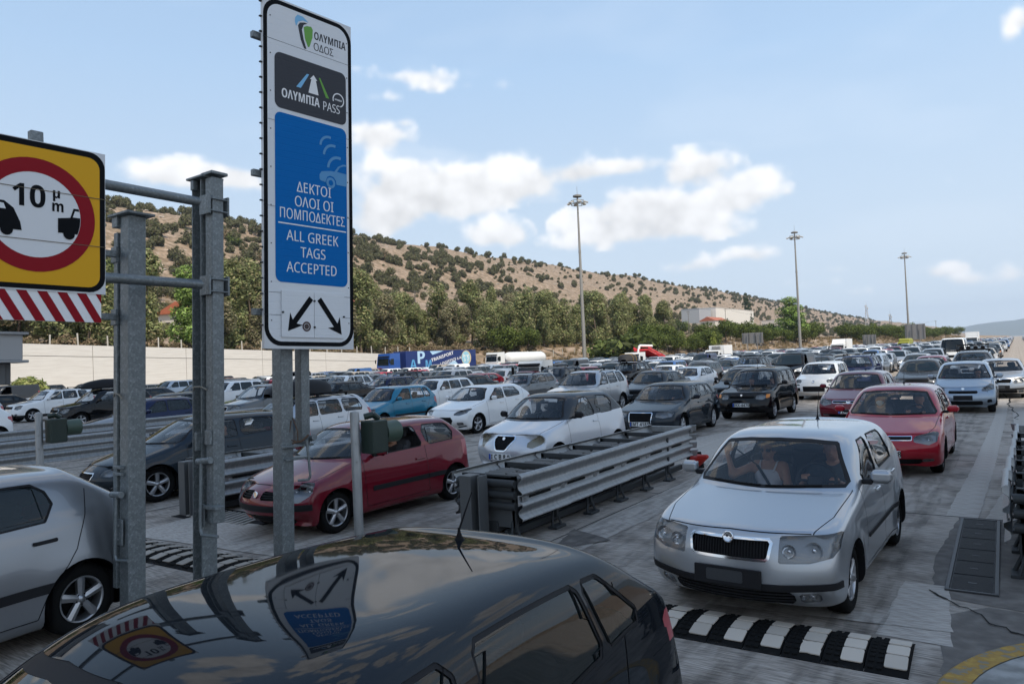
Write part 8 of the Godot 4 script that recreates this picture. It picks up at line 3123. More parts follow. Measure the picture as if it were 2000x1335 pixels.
	m3.box(Vector3(0.03, 1.30, -0.12), Vector3(0.18, 0.025, 0.34), Basis.IDENTITY, 0.005)
	m3.tube(Vector3(0.06, 1.50, -0.32), Vector3(0.16, 1.52, -0.30), 0.035, 0.035, 10)
	obj("hinge", m3, M.zinc, p3)
	m3 = MB.new()
	m3.path([Vector3(0.15, 1.50, -0.20), Vector3(0.18, 1.10, -0.22), Vector3(0.16, 1.06, -0.21), Vector3(0.09, 1.06, -0.12)], 0.014, 8)
	obj("crank", m3, M.zinc, p3)
	m3 = MB.new()
	m3.path([Vector3(0.09, 1.75, -0.06), Vector3(0.12, 1.60, -0.10), Vector3(0.10, 1.48, -0.12), Vector3(0.07, 1.52, -0.02), Vector3(0.09, 1.72, -0.04)], 0.007, 5)
	m3.path([Vector3(0.08, 1.47, -0.06), Vector3(0.12, 1.49, -0.16), Vector3(0.13, 1.55, -0.24)], 0.012, 5)
	obj("chain", m3, mat(Color(0.12, 0.075, 0.05), 0.8, 0.2), p3)

# ================= bollards, crash cushions =================
func signal_bollard(at: Vector3, label: String, turn: float) -> void:
	var t := thing("signal_post", label, "signal post", at, turn, "lane signal posts")
	var m := MB.new()
	m.lathe([Vector2(0.051, 0), Vector2(0.051, 1.77), Vector2(0.046, 1.785), Vector2(0.0, 1.80)], 18)
	for y in [1.45, 1.25]:
		m.tube(Vector3(0.04, y, 0.03), Vector3(0.054, y, 0.042), 0.010, 0.010, 8)
	obj("tube", m, M.rail, t)
	var gm := mat(Color(0.012, 0.026, 0.020), 0.45)
	m = MB.new()
	m.box(Vector3(0.09, 1.50, -0.20), Vector3(0.20, 0.36, 0.24), Basis.IDENTITY, 0.015)
	var bx := obj("signal_box", m, gm, t)
	m = MB.new()
	m.lathe([Vector2(0.115, 0.0), Vector2(0.125, 0.21), Vector2(0.118, 0.21), Vector2(0.108, 0.02), Vector2(0.0, 0.0)], 18, Transform3D(Basis(Vector3.RIGHT, -PI / 2), Vector3(0.09, 1.53, -0.315)), 0.2)
	obj("hood", m, mat(Color(0.045, 0.075, 0.055), 0.5), bx)
	m = MB.new()
	m.path([Vector3(0.02, 1.72, -0.12), Vector3(0.08, 1.74, -0.2), Vector3(0.1, 1.69, -0.26)], 0.035, 8)
	obj("cable_sleeve", m, gm, t)

func rail_profile() -> Array:
	return [Vector2(0.0, 0.860), Vector2(0.012, 0.862), Vector2(0.050, 0.835), Vector2(0.052, 0.795), Vector2(0.0, 0.752), Vector2(-0.012, 0.712), Vector2(0.0, 0.672), Vector2(0.050, 0.632), Vector2(0.052, 0.600), Vector2(0.0, 0.585), Vector2(-0.006, 0.560), Vector2(-0.006, 0.520), Vector2(0.052, 0.492), Vector2(0.054, 0.452), Vector2(0.0, 0.412), Vector2(-0.012, 0.378), Vector2(0.0, 0.342), Vector2(0.050, 0.312), Vector2(0.040, 0.285)]

func rail_segment(ln: float, side: float) -> MB:
	var mb := MB.new()
	var pr := rail_profile()
	var n := pr.size()
	var ns := []
	for i in n:
		var e: Vector2 = pr[mini(i + 1, n - 1)] - pr[maxi(i - 1, 0)]
		ns.append(Vector3(side * -e.y, e.x * 1.0, 0).normalized())
	for lay in [0.0, -0.006]:
		for i in n - 1:
			var a: Vector2 = pr[i]
			var b: Vector2 = pr[i + 1]
			var s := 1.0 if lay == 0.0 else -1.0
			mb.squad(Vector3(side * (a.x + lay), a.y, 0), Vector3(side * (b.x + lay), b.y, 0), Vector3(side * (b.x + lay), b.y, -ln), Vector3(side * (a.x + lay), a.y, -ln), ns[i] * s, ns[i + 1] * s, ns[i + 1] * s, ns[i] * s)
	for i in n - 1:
		var a: Vector2 = pr[i]
		var b: Vector2 = pr[i + 1]
		mb.quad(Vector3(side * a.x, a.y, 0), Vector3(side * b.x, b.y, 0), Vector3(side * (b.x - 0.006), b.y, 0), Vector3(side * (a.x - 0.006), a.y, 0), Vector3(0, 0, 1))
	return mb

func crash_cushion(at: Vector3, wide: float, bays: int, label: String, turn := 0.0) -> Node3D:
	var t := thing("crash_cushion", label, "crash barrier", at, turn, "crash cushions at the heads of the toll islands")
	var bay := 0.95
	var seg := mesh_of([[rail_segment(bay + 0.22, 1.0), M.rail]])
	var segl := mesh_of([[rail_segment(bay + 0.22, -1.0), M.rail]])
	var plate := MB.new()
	plate.box(Vector3(0.012, 0.545, 0), Vector3(0.012, 0.075, 0.11), Basis.IDENTITY, 0.004)
	var slot := MB.new()
	slot.box(Vector3(0.0005, 0.553, -0.38), Vector3(0.014, 0.028, 0.50), Basis.IDENTITY, 0.003)
	var pmesh := mesh_of([[plate, M.rail]])
	var smesh := mesh_of([[slot, M.black]])
	for k in bays:
		var z := -bay * k
		for sd in [1.0, -1.0]:
			var off: float = sd * (wide * 0.5 - 0.020 * k + 0.04)
			var o := put("rail", seg if sd > 0 else segl, t)
			o.position = Vector3(off, 0, z)
			var b := put("slider_plate", pmesh, t)
			b.position = Vector3(off + sd * 0.002, 0, z - 0.10)
			var c := put("slot", smesh, t)
			c.position = Vector3(off, 0, z - 0.10)
			if sd < 0:
				b.position.x -= 0.024
		# frame between the bays, legs and feet
		var f := MB.new()
		f.box(Vector3(0, 0.80, z - 0.05), Vector3(wide - 0.06, 0.07, 0.06), Basis.IDENTITY, 0.006)
		f.box(Vector3(0, 0.45, z - 0.05), Vector3(wide - 0.06, 0.06, 0.06), Basis.IDENTITY, 0.006)
		for sd in [1.0, -1.0]:
			f.box(Vector3(sd * (wide * 0.5 - 0.06), 0.48, z - 0.05), Vector3(0.06, 0.70, 0.06), Basis.IDENTITY, 0.006)
			f.tube(Vector3(sd * (wide * 0.5 - 0.10), 0.30, z - 0.05), Vector3(sd * (wide * 0.5 + 0.02), 0.03, z - 0.05), 0.020, 0.020, 4)
			f.tube(Vector3(sd * (wide * 0.5 - 0.10), 0.30, z - 0.05), Vector3(sd * (wide * 0.5 - 0.02), 0.03, z + 0.12), 0.016, 0.016, 4)
			f.box(Vector3(sd * (wide * 0.5 - 0.02), 0.018, z), Vector3(0.14, 0.035, 0.26), Basis.IDENTITY, 0.008)
		obj("frame", f, M.raildark, t)
		if k < bays - 2:
			# the energy-absorbing cartridge: a pleated dusty bag
			var g := MB.new()
			var nn := 9
			for i in nn:
				for j in 2:
					var zz := z - 0.14 - (bay - 0.2) * (i + 0.5) / nn
					g.box(Vector3((j - 0.5) * (wide * 0.42), 0.66 + 0.012 * sin(i * 2.1 + j + k), zz), Vector3(wide * 0.40, 0.24, (bay - 0.22) / nn * 0.96), Basis(Vector3.UP, 0.05 * sin(i * 3.0 + k)), 0.03)
			obj("cartridge", g, mat(Color(0.135, 0.13, 0.122), 0.85), t)
	var en := MB.new()
	en.box(Vector3(0, 0.18, -bay * bays * 0.5), Vector3(0.30, 0.14, bay * bays), Basis.IDENTITY, 0.02)
	for e in [-1.0, 1.0]:
		en.box(Vector3(e * wide * 0.30, 0.10, -bay * bays * 0.5), Vector3(0.08, 0.10, bay * bays), Basis.IDENTITY, 0.02)
	obj("ground_rail", en, M.raildark, t)
	# nose: end plate folded over the rail ends at the far side, post at the near side
	var nz := MB.new()
	for sd in [1.0, -1.0]:
		for y in [0.80, 0.63, 0.48, 0.33]:
			nz.box(Vector3(sd * (wide * 0.5 - 0.02), y, -bay * bays - 0.26), Vector3(0.16, 0.12, 0.02), Basis(Vector3.UP, sd * 0.9) * Basis(Vector3.RIGHT, 0.25), 0.005)
	nz.box(Vector3(0, 0.78, -bay * bays - 0.20), Vector3(wide, 0.12, 0.05), Basis.IDENTITY, 0.01)
	obj("nose", nz, M.rail, t)
	var ps := MB.new()
	ps.box(Vector3(-0.10, 0.43, 0.22), Vector3(0.18, 0.86, 0.20), Basis.IDENTITY, 0.006)
	ps.box(Vector3(0.045, 0.43, 0.17), Vector3(0.10, 0.85, 0.02), Basis.IDENTITY, 0.003)
	ps.box(Vector3(0.10, 0.43, 0.22), Vector3(0.02, 0.86, 0.18), Basis.IDENTITY, 0.003)
	ps.box(Vector3(0.0, 0.50, -0.03), Vector3(wide - 0.10, 0.62, 0.02))
	obj("backstop_post", ps, mat(Color(0.10, 0.105, 0.108), 0.55, 0.3), t)
	# rails closing the near end behind the post
	for y in [0.74, 0.60, 0.46]:
		var b := MB.new()
		b.tube(Vector3(-wide * 0.5, y, 0.02), Vector3(wide * 0.5, y, 0.02), 0.05, 0.05, 8)
		obj("end_bar", b, M.raildark, t)
	return t

func build_barriers() -> void:
	crash_cushion(Vector3(-5.585, 0, -7.25), 0.90, 6, "long steel crash barrier with ribbed rails left of the silver hatchback")
	crash_cushion(Vector3(0.36, 0, -8.4), 0.92, 6, "steel crash barrier cut by the right edge of the picture")
	crash_cushion(Vector3(-11.0, 0, -6.68), 0.84, 5, "steel crash barrier behind the middle post, beside the charcoal car")
	signal_bollard(Vector3(-5.94, 0, -5.40), "round steel post with dark green signal box before the burgundy car", 0.0)
	signal_bollard(Vector3(-12.1, 0, -4.72), "steel post with green signal box at the left between the barriers", 0.0)
	# double guard rails of the next islands
	for q in [[-22.4, -6.0, 14.0, "farther steel guard rail at the far left below the navy saloon"], [-18.6, -5.0, 8.0, "nearer steel guard rail at the far left behind the green signal box"]]:
		var t := thing("guard_rail", q[3], "guard rail", Vector3(q[0], 0.05, q[1]))
		var n := int(q[2] / 2.0)
		var seg := mesh_of([[rail_segment(2.06, 1.0), M.rail]])
		var ps := MB.new()
		ps.box(Vector3(-0.10, 0.42, 0), Vector3(0.10, 0.88, 0.10), Basis.IDENTITY, 0.006)
		var pm := mesh_of([[ps, M.raildark]])
		for k in n:
			var o := put("rail", seg, t)
			o.position = Vector3(0.0 + 0.004 * (k % 2), 0, -2.0 * k)
			var p := put("post", pm, t)
			p.position = Vector3(0, 0, -2.0 * k - 0.3)
	# a knocked-over traffic cone at the barrier's far end
	var c := thing("traffic_cone", "red traffic cone lying at the barrier's far end", "traffic cone", Vector3(-5.22, 0.14, -13.45), 0.9)
	c.rotation = Vector3(PI / 2 - 0.3, 0.9, 0)
	var m := MB.new()
	m.lathe([Vector2(0.13, 0.0), Vector2(0.125, 0.04), Vector2(0.035, 0.46), Vector2(0.02, 0.47), Vector2(0, 0.47)], 18)
	obj("cone", m, mat(Color(0.45, 0.02, 0.012), 0.5), c)
	m = MB.new()
	m.box(Vector3(0, -0.01, 0), Vector3(0.34, 0.035, 0.34), Basis.IDENTITY, 0.012)
	obj("base", m, M.rubber, c)

# ================= road markings, humps, grates =================
func sheet(called: String, poly: PackedVector2Array, y: float, m: Material, parent: Node = null) -> void:   # plan outline x,z
	var mb := MB.new()
	var ix := Geometry2D.triangulate_polygon(poly)
	for i in range(0, ix.size(), 3):
		mb.ftri(Vector3(poly[ix[i]].x, y, poly[ix[i]].y), Vector3(poly[ix[i + 1]].x, y, poly[ix[i + 1]].y), Vector3(poly[ix[i + 2]].x, y, poly[ix[i + 2]].y), Vector3.UP)
	struct(called, mb, m, parent)

func rag(poly: PackedVector2Array, step: float, amp: float, sd: int) -> PackedVector2Array:
	var r := RandomNumberGenerator.new()
	r.seed = sd
	var o := PackedVector2Array()
	for i in poly.size():
		var a := poly[i]
		var b := poly[(i + 1) % poly.size()]
		var n := maxi(1, int(a.distance_to(b) / step))
		for k in n:
			o.append(a.lerp(b, float(k) / n) + Vector2(r.randf_range(-amp, amp), r.randf_range(-amp, amp)))
	return o

func hump(at: Vector3, ln: float, label: String, worn: float) -> void:
	var t := thing("speed_hump", label, "speed hump", at, 0.04, "rubber speed humps across the toll lanes")
	var r := RandomNumberGenerator.new()
	r.seed = int(absf(at.x) * 100.0)
	var w := 0.66
	var n := int(ln / 0.28)
	for k in n:
		var x0 := -0.28 * k
		# one domed rubber section
		var mb := MB.new()
		var pr := []
		for i in 13:
			var u := -1.0 + 2.0 * i / 12.0
			pr.append(Vector2(u * w * 0.5, 0.052 * (1.0 - pow(absf(u), 2.6)) + 0.006))
		for i in 12:
			var a: Vector2 = pr[i]
			var b: Vector2 = pr[i + 1]
			var nn := Vector3(0, b.x - a.x, -(b.y - a.y)).normalized()
			mb.quad(Vector3(x0 - 0.004, a.y, a.x), Vector3(x0 - 0.276, a.y, a.x), Vector3(x0 - 0.276, b.y, b.x), Vector3(x0 - 0.004, b.y, b.x), nn)
			for e in [[-0.004, 1.0], [-0.276, -1.0]]:
				mb.quad(Vector3(x0 + e[0], 0, a.x), Vector3(x0 + e[0], 0, b.x), Vector3(x0 + e[0], b.y, b.x), Vector3(x0 + e[0], a.y, a.x), Vector3(e[1], 0, 0))
		mb.quad(Vector3(x0, 0, -w / 2), Vector3(x0 - 0.28, 0, -w / 2), Vector3(x0 - 0.28, 0.006, -w / 2), Vector3(x0, 0.006, -w / 2), Vector3(0, 0, -1))
		mb.quad(Vector3(x0, 0, w / 2), Vector3(x0 - 0.28, 0, w / 2), Vector3(x0 - 0.28, 0.006, w / 2), Vector3(x0, 0.006, w / 2), Vector3(0, 0, 1))
		# rows of rubber studs between the tiles
		for i in 9:
			for j in 2:
				var u := lerpf(-0.42, 0.42, i / 8.0) * w
				var yy := 0.052 * (1.0 - pow(absf(u / w * 2.0), 2.6)) + 0.007
				mb.box(Vector3(x0 - 0.185 - 0.055 * j, yy, u), Vector3(0.034, 0.010, w / 9.0 * 0.6))
		obj("rubber_section", mb, M.rubber, t)
		for i in 3:
			var u := (i - 1) * w * 0.285
			var yy := 0.052 * (1.0 - pow(absf(u / w * 2.0), 2.6)) + 0.010
			var slope := -0.052 * 2.6 * pow(absf(u / w * 2.0), 1.6) * 2.0 / w * signf(u)
			var p := rrect(-0.072, -w * 0.128, 0.072, w * 0.128, 0.016, 3)
			if k > 1 and r.randf() < worn * 0.7:
				p = rag(PV([-0.07, -w * 0.12, 0.07, -w * 0.12, 0.07, w * 0.12, -0.07, w * 0.12]), 0.025, 0.006, k * 7 + i)
				if r.randf() < 0.5:
					var holes := Geometry2D.clip_polygons(p, circle(Vector2(r.randf_range(-0.08, 0.08), r.randf_range(-0.09, 0.09)), r.randf_range(0.02, 0.05), 9))
					if holes.size() and not Geometry2D.is_polygon_clockwise(holes[0]):
						p = holes[0]
			var tb := MB.new()
			tb.plate(p, Transform3D(Basis(Vector3.RIGHT, -PI / 2 - atan(slope) * 1.0), Vector3(x0 - 0.085, yy, u)), -0.004, 0.004)
			var kk := r.randf_range(0.8, 1.1)
			obj("reflector_tile", tb, mat(Color(0.54 * kk, 0.475 * kk, 0.40 * kk) * (1.0 if worn > 0.5 else 0.6) if k < 7 or worn < 0.5 else Color(0.40 * kk, 0.27 * kk, 0.10 * kk), 0.7), t)

func build_road_details() -> void:
	hump(Vector3(-0.72, 0.0, -5.84), 4.0, "black rubber speed hump with worn white tiles before the silver hatchback", 0.7)
	hump(Vector3(-7.3, 0.0, -4.95), 3.0, "black and white rubber speed hump between the steel posts", 0.4)
	# concrete joints across and along the lanes
	var jm := MB.new()
	for x in [-4.85, 2.6, -8.6, -12.0, -15.4]:
		jm.box(Vector3(x, 0.002, -60.0), Vector3(0.018, 0.004, 120.0))
	var z := -10.85
	while z > -80.0:
		jm.box(Vector3(-10.0, 0.002, z), Vector3(24.0, 0.004, 0.016))
		z -= 5.0
	struct("road_joints", jm, mat(Color(0.05, 0.047, 0.045), 0.95))
	# worn paint
	var q := [
		[PV([-1.02, -6.25, -0.50, -6.25, -0.62, -7.75, -0.98, -7.75])],
		[PV([-0.86, -10.85, -0.50, -10.85, -0.42, -15.0, -0.34, -24.0, -0.62, -24.0, -0.74, -15.0])],
		[PV([-0.42, -10.85, -0.12, -10.85, -0.06, -12.6, -0.24, -13.2])],
		[PV([-0.62, -24.0, -0.34, -24.0, -0.22, -60.0, -0.50, -60.0])],
		[PV([-0.05, -16.0, 0.9, -16.0, 1.4, -19.0, 1.1, -30.0, -0.2, -26.0])],
		[PV([-4.75, -6.2, -4.35, -6.2, -4.25, -9.0, -4.35, -12.5, -4.65, -16.8, -5.05, -16.8, -4.85, -12.0])],
		[PV([-5.15, -13.8, -4.3, -16.6, -5.2, -18.4, -6.6, -17.0])],
		[PV([-7.5, -15.8, -6.2, -15.6, -5.2, -19.0, -6.0, -22.0])],
		[PV([-2.4, -6.3, -0.5, -6.55, -0.55, -6.75, -2.4, -6.6])],
		[PV([-10.6, -5.2, -7.2, -5.5, -7.0, -6.6, -10.8, -6.4])],
	]
	for i in q.size():
		sheet("road_marking", rag(q[i][0], 0.16, 0.012, 40 + i), 0.004 + 0.0005 * i, M.paint)
	# dark asphalt repairs
	sheet("road_patch", rag(PV([-0.74, -7.45, -0.10, -7.3, 0.35, -7.2, 0.35, -10.8, -0.70, -10.85, -0.80, -9.0]), 0.16, 0.022, 61), 0.0035, M.patch)
	sheet("road_patch", rag(PV([-4.6, -7.05, -4.2, -7.9, -4.9, -8.2]), 0.15, 0.02, 62), 0.0115, M.patch)
	sheet("road_patch", rag(PV([-5.1, -14.2, -4.4, -14.9, -4.6, -15.8, -5.4, -15.2]), 0.15, 0.02, 63), 0.0115, M.patch)
	sheet("road_patch", rag(PV([-0.5, -5.3, 0.3, -5.4, 0.4, -7.2, -0.3, -7.3, -0.62, -6.9]), 0.15, 0.02, 64), 0.003, M.patch)
	# oil drips down the middle of each lane and dark tyre tracks beside it
	var ot := NoiseTexture2D.new()
	ot.width = 512
	ot.height = 512
	ot.seamless = true
	var on := FastNoiseLite.new()
	on.seed = 71
	on.frequency = 0.016
	on.fractal_octaves = 6
	ot.noise = on
	var og := Gradient.new()
	og.offsets = PackedFloat32Array([0.0, 0.42, 0.60, 1.0])
	og.colors = PackedColorArray([Color(0.17, 0.16, 0.15, 0.0), Color(0.30, 0.28, 0.26, 0.03), Color(0.26, 0.245, 0.23, 0.16), Color(0.22, 0.21, 0.20, 0.34)])
	ot.color_ramp = og
	var om := tri_mat(ot, 0.35, 0.75)
	om.uv1_scale = Vector3(0.8, 1, 0.16)
	om.transparency = BaseMaterial3D.TRANSPARENCY_ALPHA
	for i in 5:
		var x: float = [-2.0, -7.9, -14.2, -20.4, -4.4][i]
		for e in [[0.0, 0.42], [-0.78, 0.20], [0.78, 0.20]]:
			sheet("oil_stain", rag(PV([x + e[0] - e[1], -3.0, x + e[0] + e[1], -3.0, x + e[0] + e[1], -46.0, x + e[0] - e[1], -46.0]), 1.2, 0.07, 80 + i), 0.014 + 0.001 * i, om)
	# crack in the slab
	var ck := MB.new()
	var r := RandomNumberGenerator.new()
	r.seed = 8
	var p := Vector3(-0.76, 0.0125, -7.55)
	for k in 16:
		var n := p + Vector3(0.045 + r.randf_range(-0.02, 0.03), 0, 0.055 + r.randf_range(-0.05, 0.05))
		ck.box((p + n) * 0.5, Vector3(p.distance_to(n) + 0.01, 0.003, r.randf_range(0.008, 0.022)), xform(Vector3.ZERO, (n - p).cross(Vector3.UP)).basis)
		p = n
	p = Vector3(-0.06, 0.006, -24.0)
	for k in 60:
		var n := p + Vector3(r.randf_range(-0.12, 0.12), 0, -r.randf_range(0.4, 0.9))
		ck.box((p + n) * 0.5, Vector3(p.distance_to(n) + 0.01, 0.003, r.randf_range(0.02, 0.05)), xform(Vector3.ZERO, (n - p).cross(Vector3.UP)).basis)
		p = n
	struct("road_crack", ck, M.black)
	# drain grate of four ribbed covers in a frame
	var g := thing("drain_grate", "row of black ribbed drain covers in the lane beside the right barrier", "drain grate", Vector3(-0.44, 0.0, -7.66), 0.012)
	var fm := MB.new()
	for e in [-0.19, 0.19]:
		fm.box(Vector3(e, 0.012, -1.52), Vector3(0.035, 0.018, 3.08), Basis.IDENTITY, 0.003)
	for e in [0.02, -3.06]:
		fm.box(Vector3(0, 0.012, e), Vector3(0.415, 0.018, 0.035), Basis.IDENTITY, 0.003)
	obj("frame", fm, mat(Color(0.05, 0.05, 0.052), 0.5, 0.4), g)
	for k in 6:
		var cm := MB.new()
		cm.box(Vector3(0, 0.006, -0.25 - 0.506 * k), Vector3(0.335, 0.010, 0.49))
		for j in 16:
			cm.box(Vector3(0, 0.014, -0.03 - 0.506 * k - 0.0295 * j), Vector3(0.325, 0.008, 0.013))
		var cv := obj("cover", cm, mat(Color(0.018, 0.018, 0.02), 0.5, 0.4), g)
		var hm := MB.new()
		hm.box(Vector3(0, 0.017, -0.25 - 0.506 * k), Vector3(0.07, 0.006, 0.035), Basis.IDENTITY, 0.002)
		obj("lifting_hole", hm, mat(Color(0.06, 0.06, 0.06), 0.6), cv)
	# left gutter grate with bright bars
	var g2 := thing("gutter_grate", "worn drain grate with pale bars between the left posts", "drain grate", Vector3(-10.2, 0.0, -6.6), 0.0)
	for k in 12:
		var bm := MB.new()
		bm.box(Vector3(0.13 * k - 0.8, 0.014, 0), Vector3(0.06, 0.02, 0.55), Basis(Vector3.UP, 0.3), 0.004)
		obj("bar", bm, mat(Color(0.30, 0.28, 0.25), 0.7), g2)
	var pit := MB.new()
	pit.box(Vector3(0.0, 0.003, 0), Vector3(2.0, 0.006, 0.75))
	obj("pit", pit, M.black, g2)
	# rounded head of the toll island with a yellow kerb
	var isl := thing("island_kerb", "rounded concrete toll island with worn yellow kerb in the bottom right corner", "kerb")
	var c := Vector2(1.0, -5.05)
	var out_p := PackedVector2Array()
	var in_p := PackedVector2Array()
	for k in 25:
		var a := deg_to_rad(lerpf(70.0, 200.0, k / 24.0))
		out_p.append(c + Vector2(cos(a) * 1.55, -sin(a) * 1.72))
		in_p.append(c + Vector2(cos(a) * 1.37, -sin(a) * 1.54))
	var yk := MB.new()
	for k in 24:
		var a := out_p[k]
		var b := out_p[k + 1]
		var d := in_p[k]
		var e := in_p[k + 1]
		var h := 0.11
		var out := Vector3(a.x - c.x, 0, a.y - c.y)
		yk.quad(Vector3(a.x, 0, a.y), Vector3(b.x, 0, b.y), Vector3(b.x, h - 0.02, b.y), Vector3(a.x, h - 0.02, a.y), out)
		var a2 := a.lerp(d, 0.15)
		var b2 := b.lerp(e, 0.15)
		yk.quad(Vector3(a.x, h - 0.02, a.y), Vector3(b.x, h - 0.02, b.y), Vector3(b2.x, h, b2.y), Vector3(a2.x, h, a2.y), out + Vector3.UP)
		yk.quad(Vector3(a2.x, h, a2.y), Vector3(b2.x, h, b2.y), Vector3(e.x, h, e.y), Vector3(d.x, h, d.y), Vector3.UP)
	var yt := noise_tex(51, 0.02, 5, [[0.0, Color(0.15, 0.14, 0.125)], [0.40, Color(0.20, 0.17, 0.11)], [0.46, Color(0.27, 0.16, 0.035)], [1.0, Color(0.40, 0.26, 0.05)]], 512)
	obj("kerb", yk, tri_mat(yt, 0.8, 0.85), isl)
	var tp := in_p.duplicate()
	tp.append(Vector2(3.0, -5.0 + 0.6))
	tp.append(Vector2(3.0, -6.4))
	var hull := Geometry2D.convex_hull(tp)
	var im := MB.new()
	var ix := Geometry2D.triangulate_polygon(hull)
	for i in range(0, ix.size(), 3):
		im.ftri(Vector3(hull[ix[i]].x, 0.105, hull[ix[i]].y), Vector3(hull[ix[i + 1]].x, 0.105, hull[ix[i + 1]].y), Vector3(hull[ix[i + 2]].x, 0.105, hull[ix[i + 2]].y), Vector3.UP)
	var it := noise_tex(52, 0.014, 6, [[0.0, Color(0.13, 0.13, 0.125)], [0.45, Color(0.22, 0.22, 0.21)], [0.6, Color(0.27, 0.27, 0.26)], [1.0, Color(0.36, 0.36, 0.35)]], 512)
	obj("slab", im, tri_mat(it, 0.5, 0.9), isl)

# ================= people in the cars =================
# bones: [from, to, radius at from, radius at to]; one smooth skin round all of them, meshed with surface nets
func flesh(bones: Array, cell: float, k: float, mb: MB) -> void:
	var bb := AABB(bones[0][0], Vector3.ZERO)
	for b in bones:
		var r := maxf(b[2], b[3])
		for e in [b[0], b[1]]:
			bb = bb.merge(AABB(e - Vector3.ONE * (r + cell * 3.0), Vector3.ONE * (r + cell * 3.0) * 2.0))
	var o := bb.position
	var nx := int(bb.size.x / cell) + 2
	var ny := int(bb.size.y / cell) + 2
	var nz := int(bb.size.z / cell) + 2
	var acc := PackedFloat32Array()
	acc.resize(nx * ny * nz)
	for b in bones:
		var A: Vector3 = b[0]
		var D: Vector3 = b[1] - A
		var dd := maxf(D.length_squared(), 1e-9)
		var ra: float = b[2]
		var rb: float = b[3]
		var pad := maxf(ra, rb) + k * 5.0 + cell
		var lo := ((A.min(b[1]) - Vector3.ONE * pad - o) / cell).floor()
		var hi := ((A.max(b[1]) + Vector3.ONE * pad - o) / cell).ceil()
		for x in range(maxi(int(lo.x), 0), mini(int(hi.x), nx - 1) + 1):
			for y in range(maxi(int(lo.y), 0), mini(int(hi.y), ny - 1) + 1):
				for z in range(maxi(int(lo.z), 0), mini(int(hi.z), nz - 1) + 1):
					var p := o + Vector3(x, y, z) * cell - A
					var t := clampf(p.dot(D) / dd, 0.0, 1.0)
					var d := (p - D * t).length() - lerpf(ra, rb, t)
					if d < k * 6.0:
						acc[(x * ny + y) * nz + z] += exp(minf(-d / k, 60.0))
	var f := PackedFloat32Array()
	f.resize(acc.size())
	for i in acc.size():
		f[i] = -k * log(acc[i]) if acc[i] > 1e-6 else k * 14.0
	var vid := {}
	var vp := PackedVector3Array()
	var sx := ny * nz
	var offs := [0, sx, nz, sx + nz, 1, sx + 1, nz + 1, sx + nz + 1]
	var cor := [Vector3(0, 0, 0), Vector3(1, 0, 0), Vector3(0, 1, 0), Vector3(1, 1, 0), Vector3(0, 0, 1), Vector3(1, 0, 1), Vector3(0, 1, 1), Vector3(1, 1, 1)]
	var edges := [[0, 1], [2, 3], [4, 5], [6, 7], [0, 2], [1, 3], [4, 6], [5, 7], [0, 4], [1, 5], [2, 6], [3, 7]]
	for x in nx - 1:
		for y in ny - 1:
			for z in nz - 1:
				var at := (x * ny + y) * nz + z
				var m := 0
				for c in 8:
					if f[at + offs[c]] < 0.0:
						m += 1
				if m == 0 or m == 8:
					continue
				var s := Vector3.ZERO
				var n := 0
				for e in edges:
					var a := f[at + offs[e[0]]]
					var b := f[at + offs[e[1]]]
					if (a < 0.0) != (b < 0.0):
						s += cor[e[0]].lerp(cor[e[1]], a / (a - b))
						n += 1
				vid[at] = vp.size()
				vp.append(o + (Vector3(x, y, z) + s / n) * cell)
	var vn := PackedVector3Array()
	for p in vp:
		var q := (p - o) / cell
		var x := clampi(int(round(q.x)), 1, nx - 2)
		var y := clampi(int(round(q.y)), 1, ny - 2)
		var z := clampi(int(round(q.z)), 1, nz - 2)
		var i := (x * ny + y) * nz + z
		var g := Vector3(f[i + sx] - f[i - sx], f[i + nz] - f[i - nz], f[i + 1] - f[i - 1])
		vn.append(g.normalized() if g.length_squared() > 0.0 else Vector3.UP)
	for x in range(1, nx - 1):
		for y in range(1, ny - 1):
			for z in range(1, nz - 1):
				var at := (x * ny + y) * nz + z
				var a := f[at] < 0.0
				for ax in 3:
					var d: int = [sx, nz, 1][ax]
					if (f[at + d] < 0.0) == a:
						continue
					var u: int = [nz, 1, sx][ax]
					var w: int = [1, sx, nz][ax]
					var q := [at, at - u, at - u - w, at - w]
					var ok := true
					for e in q:
						if not vid.has(e):
							ok = false
					if ok:
						var v := q.map(func(e): return vid[e])
						mb.squad(vp[v[0]], vp[v[1]], vp[v[2]], vp[v[3]], vn[v[0]], vn[v[1]], vn[v[2]], vn[v[3]])

